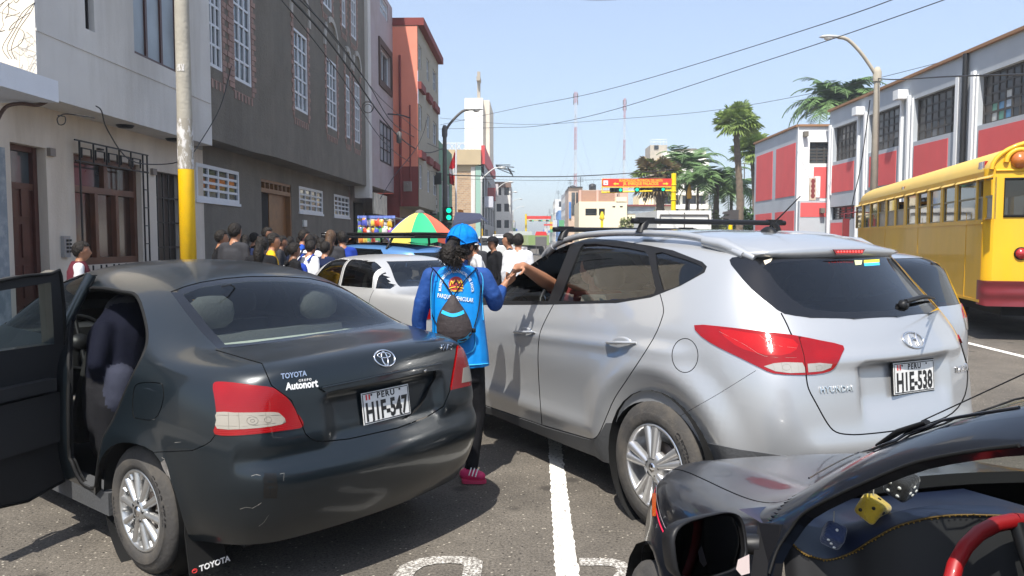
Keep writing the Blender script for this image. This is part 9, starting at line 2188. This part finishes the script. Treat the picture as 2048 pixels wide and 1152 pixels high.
for L_,r in (([(900,572),(903,562),(906,568),(909,560)],.0035),([(925,572),(922,561),(918,567),(915,560)],.0035),([(898,577),(912,574),(927,577)],.003)): mb=MB();mb.tube(pc(L_,.007),r,5);mb.build('crest_figure',M_CY,em)
mb=MB();mb.tube(pc([(907,568),(912,562),(917,568),(912,574)],.008),.004,5);mb.build('crest_figure',mat('crest_dark',(.08,.02,.02),.5),em)
vest_text('CHIMBOTE',[(900,581),(912,582),(925,581)],4.2,M_CY)
f=fw.normalized();r=f.cross(Vector((0,0,1))).normalized();Z=Vector((0,0,1));M_CAP=mat('cap_blue',(.0,.17,.55),.85,var=.12,vscale=14,bump=.9,bscale=16,spec=.2)
hcc=hd_+Z*.033;mb=MB();n=32;P=[];K_=10
for j in range(K_+1):
    el=pi/2*(1-j/K_*1.04)
    for i in range(n):
        az=2*pi*i/n;bk=max(0,-cos(az));dz=-.022*bk*(j/K_)**2;
        P.append(hcc+(f*cos(az)*.112+r*sin(az)*.096)*max(cos(el),0.0 if j else 0)+Z*(sin(el)*.108+dz))
fs=[]
for j in range(K_):
    for i in range(n):
        az=2*pi*(i+.5)/n;a0=abs((az-pi+pi) % (2*pi)-pi);back=abs(az-pi)
        if j >= 7 and back < .55*(1-(10-j-.5)/3.4)**.5+.1: continue
        fs.append((j*n+i,j*n+(i+1) % n,(j+1)*n+(i+1) % n,(j+1)*n+i))
mb.add(P,fs,0,True);capo=mb.build('cap',M_CAP,WR)
mb=MB();mb.tube([hcc+(f*cos(a)*.113+r*sin(a)*.097)+Z*(-.004-.02*max(0,-cos(a))) for a in [2*pi*i/40-2.55 for i in range(33)]],.0045,6);mb.tube([hcc+(f*cos(pi+a*.62)*.115+r*sin(pi+a*.62)*.1)+Z*(-.018+.055*cos(a)) for a in [(-1+i/8)*pi/2*1.0 for i in range(17)]],.005,6);mb.build('cap_hem',M_CAP,capo)
for k in range(6):
    a=pi*k/6;mb=MB();mb.tube([hcc+(f*cos(a)*.113+r*sin(a)*.097)*cos(t)+Z*sin(t)*.109 for t in [pi*i/16 for i in range(1,16)]],.0018,4);mb.build('cap_seam',M_CAP,capo)
mb=MB();mb.lathe([(.009,0),(.006,.005),(0,.006)],10,hcc+Z*.108);mb.build('cap_button',M_CAP,capo)
mb=MB();P=[];
for j in range(6):
    for i in range(11): t=(i/10-.5)*2;y_=.095+.075*(1-t*t*.85)*j/5;P.append(hcc+r*t*.078+f*(y_*(1-.12*t*t))+Z*(-.002-.02*t*t-.012*j/5))
mb.add(P,[(j*11+i,j*11+i+1,(j+1)*11+i+1,(j+1)*11+i) for j in range(5) for i in range(10)],0,True);bo=mb.build('cap_peak',M_CAP,capo);md=bo.modifiers.new('s','SOLIDIFY');md.thickness=.004
mb=MB();rh=random.Random(12);c0=hd_-Vector((0,0,0));n=20;P=[]
for j in range(7):
    el=radians(20-75*j/6)
    for i in range(n): az=radians(75)+radians(210)*i/(n-1);P.append(c0+Z*.022+(f*cos(az)*.101+r*sin(az)*.083)*cos(el)+Z*sin(el)*.10)
mb.add(P,[(j*n+i,j*n+i+1,(j+1)*n+i+1,(j+1)*n+i) for j in range(6) for i in range(n-1)],0,True)
p0=V_(905,487,-.085)
core=[p0,V_(898,500,-.14),V_(896,515,-.15),V_(902,528,-.145)];mb.tube(core,[.03,.05,.052,.03],12)
tails=[(875,513),(880,524),(888,530),(897,531),(906,533),(915,531),(923,526),(931,520),(918,536),(908,540),(925,535),(884,518),(936,512),(928,505),(900,538),(913,542),(893,526),(878,508),(940,505)]
for k in range(260):
    tx,ty=tails[k % len(tails)];tx += rh.uniform(-6,6);ty += rh.uniform(-7,7);e=V_(tx,ty,-.15+rh.uniform(-.04,.03));m1=V_(rh.uniform(884,920),rh.uniform(495,505),-.15+rh.uniform(-.04,.03));pts=[]
    ph,am,fq=rh.uniform(0,6.3),rh.uniform(.006,.018),rh.uniform(2,4.5)
    for i in range(13):
        t=i/12;q_=p0*(1-t)**2+m1*2*t*(1-t)+e*t*t;pts.append(q_+Vector((sin(ph+t*fq*2*pi)*am*t,cos(ph*1.3+t*fq*2*pi)*am*t,sin(ph*.7+t*fq*4)*am*.5*t)))
    mb.tube(pts,[.0045]*6+[.0042,.004,.0036,.003,.0024,.0016,.0008],4)
mb.build('hair',M_HAIR,WR)
mb=MB();mb.lathe([(.026,-.008),(.03,0),(.026,.008)],12,p0+Vector((0,-.02,.0)));mb.build('hair_tie',M_RUB,WR)
mb=MB();
for k in range(3): a=V_(941+k*6.5,943+k*1.5,-.075-.012*k);mb.tube([a+Vector((.004,.03,.016)),a+Vector((0,0,.008)),a+Vector((-.010,-.012,-.022))],.0042,5)
mb.build('shoe_stripe',M_WHT,WR)
mb=MB();q0=V_(947,958,-.04);mb.prism([(-.075,-.03),(-.06,-.05),(0,-.055),(.06,-.055),(.085,-.035),(.08,-.01),(.03,.03),(-.05,.035),(-.075,.01)],lambda a,b_,d_: Vector((q0.x+a,q0.y+b_,.006+d_)),0,.02);mb.build('shoe_sole',mat('sole_pink',(.5,.03,.1),.6),WR)
# ---- drawstring bag hanging on her back ----
BG=empty('drawstring_bag',V_(908,600,-.16)+off,0,'dark drawstring bag with pale blue bands hanging on the woman back','bag');bo_=BG.location.copy()
M_BAG=mat('bag_cloth',(.028,.02,.02),.7,var=.2,vscale=10,bump=.6,bscale=14);M_BBL=mat('bag_band',(.02,.40,.72),.5)
secs=[(906,590,3.5,.012),(905,597,8,.02),(904,608,16,.034),(904,620,24,.045),(905,632,30,.052),(907,645,34,.058),(909,660,36,.06),(911,672,33,.056),(912,680,27,.048),(913,686,16,.03),(914,688,4,.01)]
P=[];n=36;mi=[]
for (px,py,hw,dp) in secs:
    c=V_(px,py,-.175)+off-bo_;w=hw*(WD-.17)/F;sk_=.12
    for i in range(n):
        q_=2*pi*i/n;pl=1+.10*sin(i*2.3)*max(0,1-(py-590)/60);tilt=.10*(w*cos(q_));P.append(c+Vector((w*cos(q_),dp*sin(q_)*pl,tilt)))
mb=MB()
for j in range(len(secs)-1):
    mb.add(P[j*n:(j+2)*n],[(i,(i+1) % n,n+(i+1) % n,n+i) for i in range(n)],0,True)
bg_=mb.build('bag_body',M_BAG,BG)
BB=BVHTree.FromPolygons([tuple(Vector(p)+bo_) for p in mb.v],[tuple(f_) for f_ in mb.f])
def on_bag(px,py,o=.003):
    p_,n_,i_,d_=BB.ray_cast(CAM,ray(px,py).normalized());return (p_-ray(px,py).normalized()*o-bo_) if p_ is not None else None
for (T,B2) in (([(879,617),(892,623),(904,627),(916,625),(927,620)],[(876,623),(890,630),(904,634),(917,632),(929,627)]),([(915,680),(928,676),(938,668),(944,660)],[(915,687),(929,683),(940,674),(945,666)])):
    mb=MB();T2,B3=smooth_poly(T,False,4),smooth_poly(B2,False,4);Q=[]
    for a_,c_ in zip(T2,B3):
        p1,p2=on_bag(*a_),on_bag(*c_)
        if p1 is None or p2 is None: continue
        Q += [p1,p2]
    mb.add(Q,[(2*i,2*i+1,2*i+3,2*i+2) for i in range(len(Q)//2-1)],0,True);mb.build('bag_band',M_BBL,BG)
W2=lambda px,py,o=-.19: V_(px,py,o)+off-bo_
for L_ in ([(905,592),(894,572),(878,552),(866,537)],[(906,592),(890,568),(874,546),(862,534)],[(908,591),(925,566),(945,545),(952,536)],[(866,537),(861,560),(862,620),(874,650)],[(952,536),(962,560),(957,620),(948,655)]):
    mb=MB();pts=[]
    for k_,q_ in enumerate(smooth_poly(L_,False,3)): pts.append(on_vest(*q_,.012)+off-bo_)
    mb.tube(pts,.0035,5);mb.build('cord',M_RUB,BG)
mb=MB();c=W2(947,661,-.15);mb.lathe([(0,-.016),(.014,-.012),(.016,.01),(0,.016)],10,c);mb.tube([c,c+Vector((-.03,0,.04))],.004,5);mb.build('toggle',M_RUB,BG)
def islands(me):
    par=list(range(len(me.vertices)))
    def fd(i):
        while par[i] != i: par[i]=par[par[i]];i=par[i]
        return i
    for e in me.edges:
        a,b=fd(e.vertices[0]),fd(e.vertices[1])
        if a != b: par[a]=b
    g={}
    for f in me.polygons: g.setdefault(fd(f.vertices[0]),[]).append(f)
    return list(g.values())
SPLIT={'red_panel','corner_panel','red_band','side_window','window','button','pilaster','screw','door_bar','tray_foot','prop','roof_pier','wheel_well','seam','side_glass','doorway','flag_mark','weather_strip','conduit','balcony','headrest','strap','roof_railing','concrete_beam','body_rib','chassis','side_wing','antenna_panel','floodlight','shop_opening','rear_window','power_bracket','tail_light','clear_lens','window_frame','red_reflector','transom'}
for o in list(SC.objects):
    if o.type != 'MESH' or o.name.split('.')[0] not in SPLIT or o.modifiers or len(o.data.polygons) > 4000 or o.data.users > 1: continue
    me=o.data;G_=islands(me)
    if not 2 <= len(G_) <= 24: continue
    for k,fs in enumerate(G_):
        ids=sorted({v for f in fs for v in f.vertices});mp={v: i for i,v in enumerate(ids)};nm=o.name.split('.')[0]
        m2=bpy.data.meshes.new(nm);m2.from_pydata([me.vertices[i].co for i in ids],[],[[mp[v] for v in f.vertices] for f in fs])
        for m in me.materials: m2.materials.append(m)
        m2.polygons.foreach_set('material_index',[f.material_index for f in fs]);m2.polygons.foreach_set('use_smooth',[f.use_smooth for f in fs]);m2.update()
        if k == 0: first=m2
        else:
            c=o.copy();c.data=m2;c.name=nm;C.objects.link(c)
    o.data=first
